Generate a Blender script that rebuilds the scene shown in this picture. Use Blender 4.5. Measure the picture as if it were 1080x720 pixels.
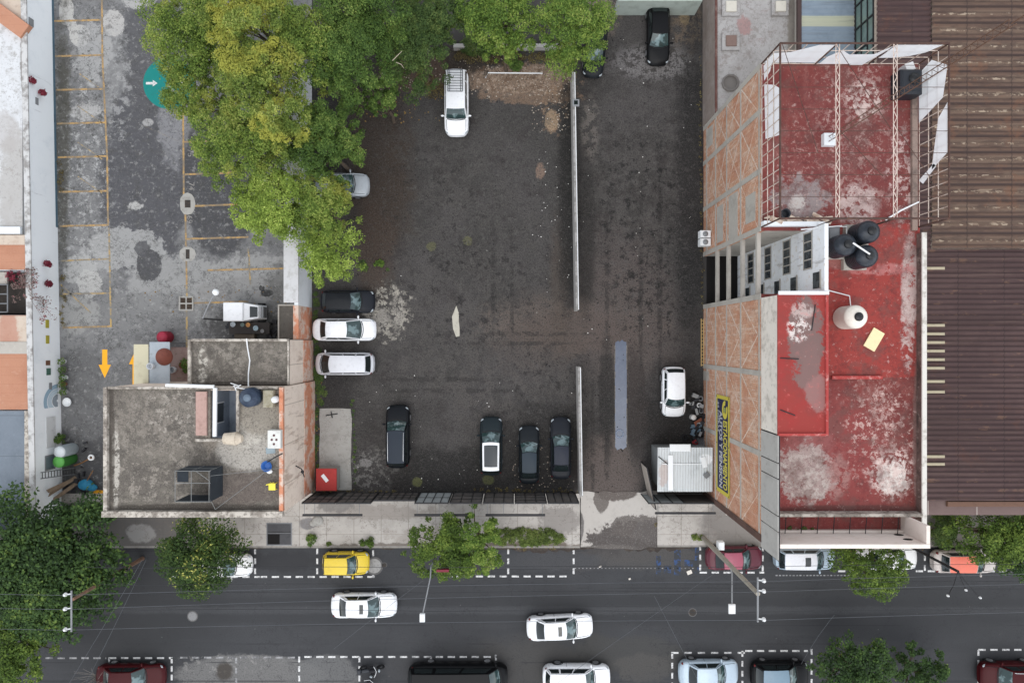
import bpy, math, random
import numpy as np
from mathutils import Vector, Matrix
random.seed(7); rng = np.random.default_rng(11)
scene = bpy.context.scene
for o in list(bpy.data.objects): bpy.data.objects.remove(o)
COL = scene.collection
PI = math.pi; R = math.radians

# ------------------------------------------------------------------ camera
H = 51.43                     # drone height (m); 14 photo pixels to a metre on the ground
def P(u, v, z=0.0):           # point of the surveyed photo plan, at its own height
    k = (H - z) / H / 14.0
    return Vector(((u - 540) * k, (360 - v) * k, z))
cam = bpy.data.cameras.new('camera'); camo = bpy.data.objects.new('camera', cam); COL.objects.link(camo)
camo.location = (0, 0, H); camo.rotation_euler = (0, 0, 0)
cam.sensor_fit = 'HORIZONTAL'; cam.sensor_width = 36; cam.lens = 24; cam.clip_end = 1000
scene.camera = camo
# ------------------------------------------------------------------ world, sun, exposure (overcast noon)
w = bpy.data.worlds.new('World'); scene.world = w; w.use_nodes = True
nt = w.node_tree; nt.nodes.clear()
sky = nt.nodes.new('ShaderNodeTexSky'); sky.sky_type = 'NISHITA'; sky.sun_disc = False
sky.sun_elevation = R(66); sky.sun_rotation = R(150); sky.air_density = 1.0; sky.dust_density = 4.0; sky.altitude = 2200
bg = nt.nodes.new('ShaderNodeBackground'); bg.inputs['Strength'].default_value = 0.15
out = nt.nodes.new('ShaderNodeOutputWorld')
hs = nt.nodes.new('ShaderNodeHueSaturation'); hs.inputs['Saturation'].default_value = 0.22; nt.links.new(sky.outputs[0], hs.inputs['Color']); nt.links.new(hs.outputs[0], bg.inputs[0]); nt.links.new(bg.outputs[0], out.inputs[0])
sl = bpy.data.lights.new('sun', 'SUN'); sl.energy = 0.5; sl.angle = R(55); sl.color = (1.0, 0.975, 0.94)
so = bpy.data.objects.new('sun', sl); COL.objects.link(so); so.location = (10, -20, 80)
so.rotation_euler = (R(24), 0, R(150 - 180))
vs = scene.view_settings; vs.view_transform = 'Standard'; vs.look = 'None'; vs.gamma = 1; vs.use_curve_mapping = False
vs.exposure = 1.27

# ------------------------------------------------------------------ materials
def C(r, g=None, b=None):
    if g is None: g = b = r
    f = lambda c: (c/255/12.92) if c/255 <= 0.04045 else ((c/255+0.055)/1.055)**2.4
    return (f(r), f(g), f(b), 1)
class NT:
    def __init__(s, name):
        s.m = bpy.data.materials.new(name); s.m.use_nodes = True
        s.t = s.m.node_tree; s.t.nodes.clear()
        s.out = s.n('ShaderNodeOutputMaterial'); s.b = s.n('ShaderNodeBsdfPrincipled')
        s.l(s.b.outputs[0], s.out.inputs[0]); s.cache = {}
    def n(s, t, **kw):
        x = s.t.nodes.new(t)
        for k, v in kw.items(): setattr(x, k, v)
        return x
    def l(s, a, b): s.t.links.new(a, b)
    def math(s, op, a, b=None, clamp=False):
        x = s.n('ShaderNodeMath', operation=op, use_clamp=clamp)
        for i, v in enumerate((a, b)):
            if v is None: continue
            if hasattr(v, 'type'): s.l(v, x.inputs[i])
            else: x.inputs[i].default_value = v
        return x.outputs[0]
    def coord(s, kind):
        if kind not in s.cache:
            if kind == 'pos': s.cache[kind] = s.n('ShaderNodeNewGeometry').outputs['Position']
            else: s.cache[kind] = s.n('ShaderNodeTexCoord').outputs['Object']
        return s.cache[kind]
    def noise(s, vec, scale, detail=4, rough=0.6, stretch=None):
        key = ('n', scale, detail, rough, stretch)
        if key not in s.cache:
            x = s.n('ShaderNodeTexNoise'); x.inputs['Scale'].default_value = scale
            x.inputs['Detail'].default_value = detail; x.inputs['Roughness'].default_value = rough
            if stretch:
                mp = s.n('ShaderNodeMapping'); mp.inputs['Scale'].default_value = stretch
                s.l(vec, mp.inputs[0]); s.l(mp.outputs[0], x.inputs['Vector'])
            else: s.l(vec, x.inputs['Vector'])
            s.cache[key] = x.outputs['Fac']
        return s.cache[key]
    def ramp(s, f, lo, hi):
        x = s.n('ShaderNodeMapRange', interpolation_type='SMOOTHSTEP')
        x.inputs['From Min'].default_value = lo; x.inputs['From Max'].default_value = hi
        if lo > hi:
            x.inputs['From Min'].default_value = hi; x.inputs['From Max'].default_value = lo
            x.inputs['To Min'].default_value = 1; x.inputs['To Max'].default_value = 0
        s.l(f, x.inputs['Value']); return x.outputs['Result']
    def mix(s, f, a, b):
        x = s.n('ShaderNodeMix', data_type='RGBA')
        if hasattr(f, 'type'): s.l(f, x.inputs[0])
        else: x.inputs[0].default_value = f
        for i, v in ((6, a), (7, b)):
            if hasattr(v, 'type'): s.l(v, x.inputs[i])
            else: x.inputs[i].default_value = v
        return x.outputs[2]
def M(name, base, rough=0.85, layers=(), bump=None, metallic=0.0, coat=0.0, coord='pos', spec=0.35):
    """layers: ('n',scale,lo,hi,color,strength[,detail,stretch]) noise, ('s',scale,size,color,strength) specks,
    ('b',u,v,ru,rv,z,color,strength[,noise scale,noise amount,softness]) a stain with its own place,
    ('box',u0,v0,u1,v1,z,color,strength[,ns,na]) a rectangular patch, ('w',axis,period,duty,color,strength) lines"""
    t = NT(name); vec = t.coord(coord); col = base
    for L in layers:
        k = L[0]
        if k == 'n':
            sc, lo, hi, c, st = L[1:6]; det = L[6] if len(L) > 6 else 9; stt = L[7] if len(L) > 7 else None
            f = t.ramp(t.noise(vec, sc, det, 0.70, stt), lo, hi)
        elif k == 's':
            sc, size, c, st = L[1:5]
            v = t.n('ShaderNodeTexVoronoi'); v.inputs['Scale'].default_value = sc; t.l(vec, v.inputs['Vector'])
            f = t.ramp(v.outputs['Distance'], size, size*0.6)
            sep = t.n('ShaderNodeSeparateColor'); t.l(v.outputs['Color'], sep.inputs[0])
            f = t.math('MULTIPLY', f, t.ramp(sep.outputs[0], 0.55, 0.75))
        elif k == 'b':
            u, vv, ru, rv, z, c, st = L[1:8]
            ns = L[8] if len(L) > 8 else 0.8; na = L[9] if len(L) > 9 else 0.5; so_ = L[10] if len(L) > 10 else 0.35
            p = P(u, vv, z); q = (H - z)/H/14
            a = t.n('ShaderNodeVectorMath', operation='SUBTRACT'); t.l(vec, a.inputs[0]); a.inputs[1].default_value = p
            m = t.n('ShaderNodeVectorMath', operation='MULTIPLY'); t.l(a.outputs[0], m.inputs[0])
            m.inputs[1].default_value = (1/(ru*q), 1/(rv*q), 0)
            ln = t.n('ShaderNodeVectorMath', operation='LENGTH'); t.l(m.outputs[0], ln.inputs[0])
            d = t.math('ADD', ln.outputs['Value'], t.math('MULTIPLY', t.math('SUBTRACT', t.noise(vec, ns, 10, 0.74), 0.5), na*4))
            f = t.ramp(d, 1+so_*.5, 1-so_*.5)
            if len(L) > 11:      # broken into flecks
                f = t.math('MULTIPLY', f, t.ramp(t.noise(vec, L[11], 9, 0.74), L[12], L[12]+.05))
        elif k == 'box':
            u0, v0, u1, v1, z, c, st = L[1:8]
            ns = L[8] if len(L) > 8 else 1.5; na = L[9] if len(L) > 9 else 0.1
            a = P(u0, v0, z); b_ = P(u1, v1, z); cx = (a+b_)/2; hx = abs(b_.x-a.x)/2; hy = abs(b_.y-a.y)/2
            sub = t.n('ShaderNodeVectorMath', operation='SUBTRACT'); t.l(vec, sub.inputs[0]); sub.inputs[1].default_value = cx
            sp = t.n('ShaderNodeSeparateXYZ'); t.l(sub.outputs[0], sp.inputs[0])
            dx = t.math('SUBTRACT', t.math('ABSOLUTE', sp.outputs[0]), hx); dy = t.math('SUBTRACT', t.math('ABSOLUTE', sp.outputs[1]), hy)
            d = t.math('ADD', t.math('MAXIMUM', dx, dy), t.math('MULTIPLY', t.math('SUBTRACT', t.noise(vec, ns, 5, 0.65), 0.5), na*4))
            f = t.ramp(d, 0.05, -0.05)
        elif k == 'w':
            ax, per, duty, c, st = L[1:6]
            sp = t.n('ShaderNodeSeparateXYZ'); t.l(vec, sp.inputs[0])
            fr = t.math('FRACT', t.math('DIVIDE', t.math('ADD', sp.outputs[ax], 1000.0), per))
            f = t.math('LESS_THAN', fr, duty)
        elif k == 'wn':                    # rows broken into dashes
            ax, per, lo_, hi_, sc, th, stt, c, st = L[1:10]
            sp = t.n('ShaderNodeSeparateXYZ'); t.l(vec, sp.inputs[0])
            fr = t.math('FRACT', t.math('DIVIDE', t.math('ADD', sp.outputs[ax], 1000.0), per))
            f = t.math('MULTIPLY', t.math('GREATER_THAN', fr, lo_), t.math('LESS_THAN', fr, hi_))
            f = t.math('MULTIPLY', f, t.ramp(t.noise(vec, sc, 6, .66, stt), th, th+.06))
        elif k == 'c':                     # hairline cracks
            f = t.ramp(t.math('ABSOLUTE', t.math('SUBTRACT', t.noise(vec, L[1], 7, 0.66), 0.5)), L[2], L[2]*.3); c, st = L[3:5]
        elif k == 'z':                     # above a height (a paint edge)
            z0, c, st, na = L[1:5]
            sp = t.n('ShaderNodeSeparateXYZ'); t.l(vec, sp.inputs[0])
            d = t.math('ADD', sp.outputs[2], t.math('MULTIPLY', t.math('SUBTRACT', t.noise(vec, 1.1, 6, 0.65), 0.5), na*4))
            f = t.ramp(d, z0-.05, z0+.05)
        if st != 1: f = t.math('MULTIPLY', f, st)
        col = t.mix(f, col, c)
    if hasattr(col, 'type'): t.l(col, t.b.inputs['Base Color'])
    else: t.b.inputs['Base Color'].default_value = col
    t.b.inputs['Roughness'].default_value = rough; t.b.inputs['Metallic'].default_value = metallic
    t.b.inputs['Specular IOR Level'].default_value = spec
    if coat: t.b.inputs['Coat Weight'].default_value = coat; t.b.inputs['Coat Roughness'].default_value = 0.06
    if bump:
        bn = t.n('ShaderNodeBump'); bn.inputs['Strength'].default_value = bump[1]; bn.inputs['Distance'].default_value = bump[2] if len(bump) > 2 else 0.05
        t.l(t.noise(vec, bump[0], 6, 0.7), bn.inputs['Height']); t.l(bn.outputs[0], t.b.inputs['Normal'])
    return t.m
def simple(name, col, rough=0.6, metallic=0.0, dirt=0.15, scale=3.0):
    d = tuple(x*0.55 for x in col[:3]) + (1,)
    return M(name, col, rough, [('n', scale, 0.45, 0.75, d, dirt*2)], metallic=metallic, coord='obj')
def brick_mat(name, axis='x', base=C(198,142,106), alt=C(178,120,88), mortar=C(200,184,168)):
    t = NT(name); vec = t.coord('pos')
    sp = t.n('ShaderNodeSeparateXYZ'); t.l(vec, sp.inputs[0]); cb = t.n('ShaderNodeCombineXYZ')
    t.l(sp.outputs[1 if axis == 'x' else 0], cb.inputs[0]); t.l(sp.outputs[2], cb.inputs[1])
    b = t.n('ShaderNodeTexBrick'); t.l(cb.outputs[0], b.inputs['Vector'])
    b.inputs['Color1'].default_value = base; b.inputs['Color2'].default_value = alt; b.inputs['Mortar'].default_value = mortar
    b.inputs['Scale'].default_value = 1.0; b.inputs['Brick Width'].default_value = 0.26; b.inputs['Row Height'].default_value = 0.135
    b.inputs['Mortar Size'].default_value = 0.014
    c = t.mix(t.math('MULTIPLY', t.ramp(t.noise(vec, 0.9, 6), 0.44, 0.72), 0.75), b.outputs['Color'], C(202,180,162))
    c = t.mix(t.math('MULTIPLY', t.ramp(t.noise(vec, 2.2, 6, .7), 0.52, 0.75), 0.6), c, C(172,110,80))
    c = t.mix(t.math('MULTIPLY', t.ramp(t.noise(vec, 1.3, 6, .7, (1, 3, .35)), 0.55, 0.75), 0.5), c, C(150,136,124))
    c = t.mix(t.math('MULTIPLY', t.ramp(t.noise(vec, 2.6, 8, .72, (1,2.6,.22)), 0.50, 0.62), 0.55), c, C(216,200,184))
    c = t.mix(t.math('MULTIPLY', t.ramp(t.noise(vec, .5, 5, .6), 0.48, 0.60), 0.45), c, C(176,112,82))
    c = t.mix(t.math('MULTIPLY', t.ramp(t.noise(vec, 6, 6, .7), 0.54, 0.62), 0.5), c, C(128,88,68))
    t.l(c, t.b.inputs['Base Color']); t.b.inputs['Roughness'].default_value = 0.9
    t.b.inputs['Specular IOR Level'].default_value = .2
    bn = t.n('ShaderNodeBump'); bn.inputs['Strength'].default_value = .5; bn.inputs['Distance'].default_value = .02
    t.l(b.outputs['Fac'], bn.inputs['Height']); bn.invert = True; t.l(bn.outputs[0], t.b.inputs['Normal'])
    return t.m

# ------------------------------------------------------------------ mesh builder
class MB:
    def __init__(s): s.v = []; s.f = []; s.sm = []
    def add(s, vs, fs, smooth=False):
        o = len(s.v); s.v += [tuple(x) for x in vs]; s.f += [tuple(i+o for i in f) for f in fs]; s.sm += [smooth]*len(fs); return s
    def box(s, x0, x1, y0, y1, z0, z1):
        if x0 > x1: x0, x1 = x1, x0
        if y0 > y1: y0, y1 = y1, y0
        return s.add([(x0,y0,z0),(x1,y0,z0),(x1,y1,z0),(x0,y1,z0),(x0,y0,z1),(x1,y0,z1),(x1,y1,z1),(x0,y1,z1)],
              [(3,2,1,0),(4,5,6,7),(0,1,5,4),(1,2,6,5),(2,3,7,6),(3,0,4,7)])
    def bev(s, x0, x1, y0, y1, z0, z1, b=0.02):     # box with chamfered top edges
        if x0 > x1: x0, x1 = x1, x0
        if y0 > y1: y0, y1 = y1, y0
        r = lambda d, z: [(x0+d,y0+d,z),(x1-d,y0+d,z),(x1-d,y1-d,z),(x0+d,y1-d,z)]
        vs = r(0,z0)+r(0,z1-b)+r(b,z1)
        fs = [(3,2,1,0),(8,9,10,11)]
        for k in (0,4):
            for i in range(4): j = (i+1)%4; fs.append((k+i,k+j,k+4+j,k+4+i))
        return s.add(vs, fs)
    def obox(s, c, sx, sy, sz, rz=0.0, rx=0.0, ry=0.0):
        m = Matrix.Rotation(rz,3,'Z') @ Matrix.Rotation(ry,3,'Y') @ Matrix.Rotation(rx,3,'X'); c = Vector(c)
        vs = [c + m @ Vector((a*sx/2, b*sy/2, d*sz/2)) for d in (-1,1) for a,b in ((-1,-1),(1,-1),(1,1),(-1,1))]
        return s.add(vs, [(3,2,1,0),(4,5,6,7),(0,1,5,4),(1,2,6,5),(2,3,7,6),(3,0,4,7)])
    def prism(s, pts, z0, z1):
        n = len(pts); a = sum(pts[i][0]*pts[(i+1)%n][1]-pts[(i+1)%n][0]*pts[i][1] for i in range(n))
        if a < 0: pts = pts[::-1]
        vs = [(p[0],p[1],z0) for p in pts]+[(p[0],p[1],z1) for p in pts]
        return s.add(vs, [tuple(range(n-1,-1,-1)), tuple(range(n,2*n))]+[(i,(i+1)%n,n+(i+1)%n,n+i) for i in range(n)])
    def sheet(s, pts, z):
        n = len(pts); a = sum(pts[i][0]*pts[(i+1)%n][1]-pts[(i+1)%n][0]*pts[i][1] for i in range(n))
        if a < 0: pts = pts[::-1]
        return s.add([(p[0],p[1],z) for p in pts], [tuple(range(n))])
    def rings(s, rs, cap=True, smooth=True, close=True):
        n = len(rs[0]); vs = [p for r in rs for p in r]; fs = []
        for k in range(len(rs)-1):
            for i in range(n if close else n-1):
                j = (i+1)%n; fs.append((k*n+i,k*n+j,(k+1)*n+j,(k+1)*n+i))
        s.add(vs, fs, smooth)
        if cap: s.add(list(rs[0])+list(rs[-1]), [tuple(range(n-1,-1,-1)), tuple(range(n,2*n))])
        return s
    def lathe(s, c, prof, n=20, smooth=True):        # prof [(r,z)...]
        c = Vector(c)
        return s.rings([[c+Vector((r*math.cos(2*PI*i/n), r*math.sin(2*PI*i/n), z)) for i in range(n)] for r,z in prof], True, smooth)
    def cyl(s, c, r, z0, z1, n=16): return s.lathe((c[0],c[1],0), [(r,z0),(r,z1)], n, False if n < 9 else True)
    def tube(s, pts, r, n=6, r2=None):
        pts = [Vector(p) for p in pts]; rs = []; m = len(pts)
        for k, p in enumerate(pts):
            d = (pts[min(k+1,m-1)]-pts[max(k-1,0)]).normalized()
            a = Vector((0,0,1)) if abs(d.z) < .9 else Vector((1,0,0))
            x = d.cross(a).normalized(); y = d.cross(x)
            q = r if r2 is None else r+(r2-r)*k/(m-1)
            rs.append([p+(x*math.cos(2*PI*i/n)+y*math.sin(2*PI*i/n))*q for i in range(n)])
        return s.rings(rs, True, n > 4)
    def grid(s, fn, nu, nv, smooth=True, flip=False):
        vs = [fn(i/nu, j/nv) for j in range(nv+1) for i in range(nu+1)]; w_ = nu+1
        fs = [(j*w_+i, j*w_+i+1, (j+1)*w_+i+1, (j+1)*w_+i) for j in range(nv) for i in range(nu)]
        if flip: fs = [f[::-1] for f in fs]
        return s.add(vs, fs, smooth)
    def ell(s, c, rx, ry, rz, n=10, m=6, rot=0.0):
        c = Vector(c); mt = Matrix.Rotation(rot,3,'Z'); rs = []
        for k in range(m+1):
            a = -PI/2+PI*k/m; a = max(-1.5, min(1.5, a))
            rs.append([c+mt @ Vector((rx*math.cos(a)*math.cos(2*PI*i/n), ry*math.cos(a)*math.sin(2*PI*i/n), rz*math.sin(a))) for i in range(n)])
        return s.rings(rs, True, True)
    def build(s, name, mat, parent=None, local=False, loc=None):
        """world-space shapes; moved into the parent's (or own) base point. local=True: shapes already local"""
        me = bpy.data.meshes.new(name); off = Vector((0,0,0))
        if not local:
            p = parent
            while p is not None: off += p.location; p = p.parent
            if parent is None and loc is not None: off = Vector(loc)
        me.from_pydata([tuple(Vector(v)-off) for v in s.v], [], s.f)
        me.polygons.foreach_set('use_smooth', s.sm)
        me.materials.append(mat); me.update()
        o = bpy.data.objects.new(name, me); COL.objects.link(o)
        if parent is not None: o.parent = parent
        elif loc is not None: o.location = loc
        return o
def tag(o, label=None, cat=None, group=None, kind=None):
    if label: o['label'] = label
    if cat: o['category'] = cat
    if group: o['group'] = group
    if kind: o['kind'] = kind
    return o
def thing(name, loc, label, cat, group=None, rz=0.0):
    o = bpy.data.objects.new(name, None); o.empty_display_size = .3; COL.objects.link(o)
    o.location = loc; o.rotation_euler = (0,0,rz); return tag(o, label, cat, group)
def solid(name, mb, mat, loc, label, cat, group=None): return tag(mb.build(name, mat, None, False, loc), label, cat, group)
def struct(name, mb, mat): return tag(mb.build(name, mat), kind='structure')
def copy_tree(o, parent=None):
    c = o.copy(); COL.objects.link(c)
    if parent is not None: c.parent = parent
    for ch in list(o.children): copy_tree(ch, c)
    return c
def PX(pts, z=0): return [P(u, v, z) for u, v in pts]
def wobble(pts, amp, step=0.5, seed=1):          # ragged outline of a patch
    r = random.Random(seed); out_ = []
    n = len(pts)
    for i in range(n):
        a, b = Vector(pts[i][:2]), Vector(pts[(i+1)%n][:2]); m = max(1, int((b-a).length/step))
        for k in range(m):
            p = a.lerp(b, k/m); out_.append((p.x+r.uniform(-amp,amp), p.y+r.uniform(-amp,amp)))
    return out_
def text_mesh(body, size, mb_matrix, name, mat, parent, bold=0.0, extr=0.006, sx=1.0, space=1.0):
    cu = bpy.data.curves.new(name, 'FONT'); cu.body = body; cu.size = size; cu.extrude = extr; cu.offset = bold
    cu.space_character = space; cu.resolution_u = 3
    to = bpy.data.objects.new(name+'_curve', cu); COL.objects.link(to)
    dg = bpy.context.evaluated_depsgraph_get(); me = bpy.data.meshes.new_from_object(to.evaluated_get(dg))
    bpy.data.objects.remove(to); bpy.data.curves.remove(cu)
    xs = [v.co.x for v in me.vertices]; x0, x1 = min(xs), max(xs)
    me.transform(Matrix.Diagonal((sx,1,1,1))); me.transform(mb_matrix); me.name = name
    me.materials.clear(); me.materials.append(mat)
    o = bpy.data.objects.new(name, me); COL.objects.link(o); o.parent = parent
    off = Vector((0,0,0)); p = parent
    while p is not None: off += p.location; p = p.parent
    me.transform(Matrix.Translation(-off)); return o
# ================================================================== SETTING: ground, lots, street
def rect(u0, v0, u1, v1): return PX([(u0,v0),(u1,v0),(u1,v1),(u0,v1)])
dark = C(38,36,35)
m_ground = M('ground', C(70,68,66), .95, [('n',.3,.4,.7,C(52,50,48),.8)])
struct('ground', MB().sheet([(-250,-250),(250,-250),(250,250),(-250,250)], -0.06), m_ground)

# west parking court: patched concrete and old asphalt
m_west = M('west_court', C(110,110,110), .92, [
    ('n',.22,.40,.62,C(126,126,125),.8), ('n',.9,.48,.62,C(140,140,139),.5), ('n',2.5,.5,.64,C(84,84,85),.5),
    ('b',152,190,46,108,0,C(78,78,81),.95,.45,0.23,.25), ('b',232,190,40,82,0,C(70,70,72),.95,.4,0.14,.15), ('b',160,60,32,70,0,C(82,82,84),.9,.5,0.34,.5),
    ('b',95,490,36,66,0,C(70,70,71),.9,.5,0.23,.5), ('b',88,395,26,30,0,C(92,92,92),.8,.6,0.34,.5), ('b',90,445,26,20,0,C(112,112,112),.6,.7,0.46,.5),
    ('b',130,262,44,22,0,C(152,152,150),.9,.8,0.51,.10), ('b',185,300,50,34,0,C(146,146,144),.85,.7,0.46,.12), ('b',155,330,60,22,0,C(118,118,117),.8,.6,0.46,.2),
    ('b',84,285,18,16,0,C(164,164,161),.85,.9,0.37,.12), ('b',94,300,14,14,0,C(172,171,167),.8,1.0,0.37,.1), ('b',80,330,26,20,0,C(146,146,143),.8,.7,0.46,.2), ('b',272,286,46,18,0,C(148,148,146),.9,.9,0.51,.12), ('b',262,306,56,14,0,C(134,133,131),.8,.7,0.46,.15),
    ('b',70,12,8,15,0,C(178,176,171),.95,.8,0.18,.08), ('b',76,27,5,8,0,C(176,174,169),.95,.8,0.14,.08), ('b',84,38,11,12,0,C(180,178,173),.95,.9,0.14,.08), ('b',120,25,12,14,0,C(172,170,166),.95,.9,0.23,.1),
    ('b',98,55,20,30,0,C(158,158,156),.75,.8,0.57,.3), ('b',145,0,18,9,0,C(168,167,164),.85,.9,0.46,.15), ('b',90,118,16,9,0,C(164,163,160),.85,1.2,0.57,.15),
    ('b',86,190,30,110,0,C(172,172,170),.75,.8,0.46,.6,1.9,.53), ('b',86,120,30,110,0,C(62,62,60),.75,.8,0.46,.6,1.7,.55), ('b',126,90,12,60,0,C(150,150,149),.7,.9,0.57,.4,1.5,.5),
    ('b',156,129,6,4,0,C(164,163,161),.8,1.4,.2), ('b',142,217,8,4,0,C(176,175,171),.85,3.4,.8,.3), ('b',181,130,14,44,0,C(140,140,142),.7,.8,0.57,.6), ('b',235,195,30,60,0,C(110,110,112),.8,.9,0.46,.6,1.4,.56),
    ('b',157,279,14,16,0,C(72,72,74),.95,.9,0.32,.08), ('b',150,262,9,8,0,C(80,80,82),.9,.9,0.46,.1), ('b',281,309,7,4,0,C(46,46,46),.95,1.2,0.46,.2), ('b',276,304,3,3,0,C(46,46,46),.9,1.2,0.46,.2), ('b',66,150,8,130,0,C(66,64,54),.75,.8,0.69,.7),
    ('b',160,400,40,20,0,C(98,98,98),.6,.6,.3), ('b',270,345,55,20,0,C(66,65,64),.8,.9,0.57,.4), ('b',300,300,20,24,0,C(96,95,93),.7,.9,0.69,.5),
    ('n',1.3,.54,.62,C(78,77,75),.5), ('n',2.2,.56,.62,C(160,159,156),.45), ('n',4,.52,.64,C(150,150,148),.25), ('n',8,.5,.62,C(80,80,80),.2), ('c',.55,.006,C(56,56,55),.8), ('c',.22,.003,C(60,60,59),.8)],
    bump=(9,.25,.03))
struct('parking_court', MB().sheet(rect(40,-140,329,547), 0), m_west)

m_lot = M('dark_gravel_lot', C(59,57,55), .9, [
    ('b',500,250,100,90,0,C(75,72,69),.6,.5,.6,.9,.6,.47), ('b',450,420,90,70,0,C(73,70,68),.6,.5,.6,.9,.6,.47), ('b',680,180,50,120,0,C(77,74,72),.6,.5,.6,.9,.7,.46), ('n',.13,.42,.6,C(73,70,69),.8), ('n',.5,.5,.64,C(48,44,43),.7), ('n',1.4,.52,.66,C(80,77,74),.4),
    ('b',400,170,34,120,0,C(60,49,40),.8,.5,0.45,.7), ('b',394,260,20,50,0,C(70,57,48),.6,.7,0.54,.6), ('b',548,84,60,16,0,C(128,108,91),.95,.9,0.40,.15), ('b',560,100,50,10,0,C(116,97,81),.9,.9,0.60,.2), ('b',440,76,40,20,0,C(82,64,51),.85,.8,0.54,.4),
    ('b',500,62,34,16,0,C(50,42,34),.85,.9,0.54,.4), ('b',548,84,56,16,0,C(155,137,120),.8,.9,.2,.4,2.6,.5), ('b',548,80,56,20,0,C(96,75,59),.8,.9,.2,.4,1.6,.54),
    ('b',586,116,16,30,0,C(135,112,91),.9,1.1,.3,.4,1.4,.52), ('b',582,128,7,12,0,C(155,133,108),.85,1.4,0.54,.2), ('b',570,181,5,8,0,C(129,108,94),.8,1.4,0.54,.4),
    ('b',410,330,23,28,0,C(159,154,143),.95,1.3,.6,.3,2.0,.485), ('b',396,338,16,13,0,C(161,156,147),.9,1.1,.25,.3,1.4,.44), ('b',420,332,6,22,0,C(155,150,141),.9,1.3,.3,.2,1.6,.46),
    ('b',600,345,90,26,0,C(118,106,96),.85,.5,.5,.7,.9,.44), ('b',660,345,40,60,0,C(93,85,79),.6,.5,.5,.8,1.0,.46), ('b',540,400,80,60,0,C(79,75,72),.6,.5,.5,.9,.7,.48), ('b',450,350,60,60,0,C(75,72,69),.55,.5,.5,.9,.7,.48), ('b',500,150,90,40,0,C(69,67,65),.5,.5,.5,.9,.8,.48), ('b',610,350,64,22,0,C(95,80,70),.85,.5,0.45,.7), ('b',660,330,50,80,0,C(85,77,74),.75,.4,0.36,.9), ('b',640,500,34,40,0,C(96,86,81),.8,.6,0.36,.6), ('b',570,350,50,40,0,C(77,70,66),.7,.5,0.54,.8), ('b',590,290,10,60,0,C(75,66,59),.6,.6,0.54,.8),
    ('b',622,135,9,34,0,C(108,102,96),.75,1.0,.3,.8,1.8,.47), ('b',632,14,22,24,0,C(127,115,103),.8,.9,.25,.6,1.6,.46), ('b',724,25,16,32,0,C(108,95,81),.8,.9,.3,.6,1.6,.48), ('b',690,66,44,18,0,C(125,122,121),.8,.7,.25,.8,1.8,.46), ('b',722,18,5,9,0,C(137,120,93),.8,1.3,0.54,.3),
    ('b',395,495,28,22,0,C(124,122,118),.75,1.2,.25,.5,2.0,.5), ('b',386,488,6,5,0,C(133,131,128),.8,1.5,0.54,.3),
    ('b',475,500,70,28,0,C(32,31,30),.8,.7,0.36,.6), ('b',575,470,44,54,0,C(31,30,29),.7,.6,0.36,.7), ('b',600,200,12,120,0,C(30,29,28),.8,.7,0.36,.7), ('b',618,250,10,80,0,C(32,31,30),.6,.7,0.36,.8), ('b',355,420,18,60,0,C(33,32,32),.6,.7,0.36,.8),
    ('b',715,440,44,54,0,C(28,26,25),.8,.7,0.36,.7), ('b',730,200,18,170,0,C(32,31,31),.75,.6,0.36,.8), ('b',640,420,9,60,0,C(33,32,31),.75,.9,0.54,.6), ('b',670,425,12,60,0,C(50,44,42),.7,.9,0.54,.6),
    ('b',440,508,5,5,0,C(98,101,64),.8,1.5,.3), ('b',515,506,6,5,0,C(92,95,59),.7,1.5,.3), ('b',455,260,5,5,0,C(96,96,64),.6,1.5,.3), ('b',493,254,5,5,0,C(96,96,64),.6,1.5,.3),
    ('b',675,230,50,100,0,C(24,24,24),.8,.9,.2,.7,1.3,.53), ('b',500,310,70,60,0,C(26,24,24),.8,.8,.2,.7,1.1,.54), ('b',690,310,44,60,0,C(24,24,23),.8,1.0,.2,.7,1.5,.53), ('b',570,420,70,60,0,C(32,30,29),.7,1.0,.2,.7,1.1,.54), ('b',470,220,70,70,0,C(32,31,30),.7,.8,.2,.8,1.2,.55),
    ('b',500,200,110,120,0,C(82,80,77),.55,.8,.2,.9,1.7,.55), ('b',500,420,130,80,0,C(77,75,73),.55,.8,.2,.9,2.0,.55), ('b',680,200,60,200,0,C(82,79,77),.6,.8,.2,.9,1.8,.54),
    ('b',560,352,60,2.2,0,C(38,36,35),.6,.35,.55,.9,.9,.46), ('b',548,362,70,2.2,0,C(38,36,35),.6,.35,.55,.9,.9,.46), ('b',520,300,2.2,60,0,C(38,36,35),.6,.35,.55,.9,.9,.46), ('b',540,310,2.2,70,0,C(38,36,35),.6,.35,.55,.9,.9,.46), ('b',676,300,2.6,120,0,C(38,36,35),.6,.35,.55,.9,.9,.46), ('b',696,290,2.6,130,0,C(38,36,35),.6,.35,.55,.9,.9,.46), ('b',640,300,2.4,60,0,C(38,36,35),.6,.35,.55,.9,.9,.46), ('b',625,470,2.4,60,0,C(38,36,35),.6,.35,.55,.9,.9,.46), ('b',640,480,2.4,60,0,C(38,36,35),.6,.35,.55,.9,.9,.46), ('b',460,400,60,2.4,0,C(38,36,35),.6,.35,.55,.9,.9,.46), ('b',470,412,70,2.4,0,C(38,36,35),.6,.35,.55,.9,.9,.46), ('c',.3,.003,C(30,29,28),.6), ('n',5,.52,.62,C(86,84,80),.3), ('n',9,.5,.6,C(24,24,23),.55), ('n',14,.54,.62,C(108,104,99),.4)],
    bump=(16,.5,.04))
struct('parking_lot', MB().sheet(rect(329.6,-140,741.5,523), 0), m_lot)

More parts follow.
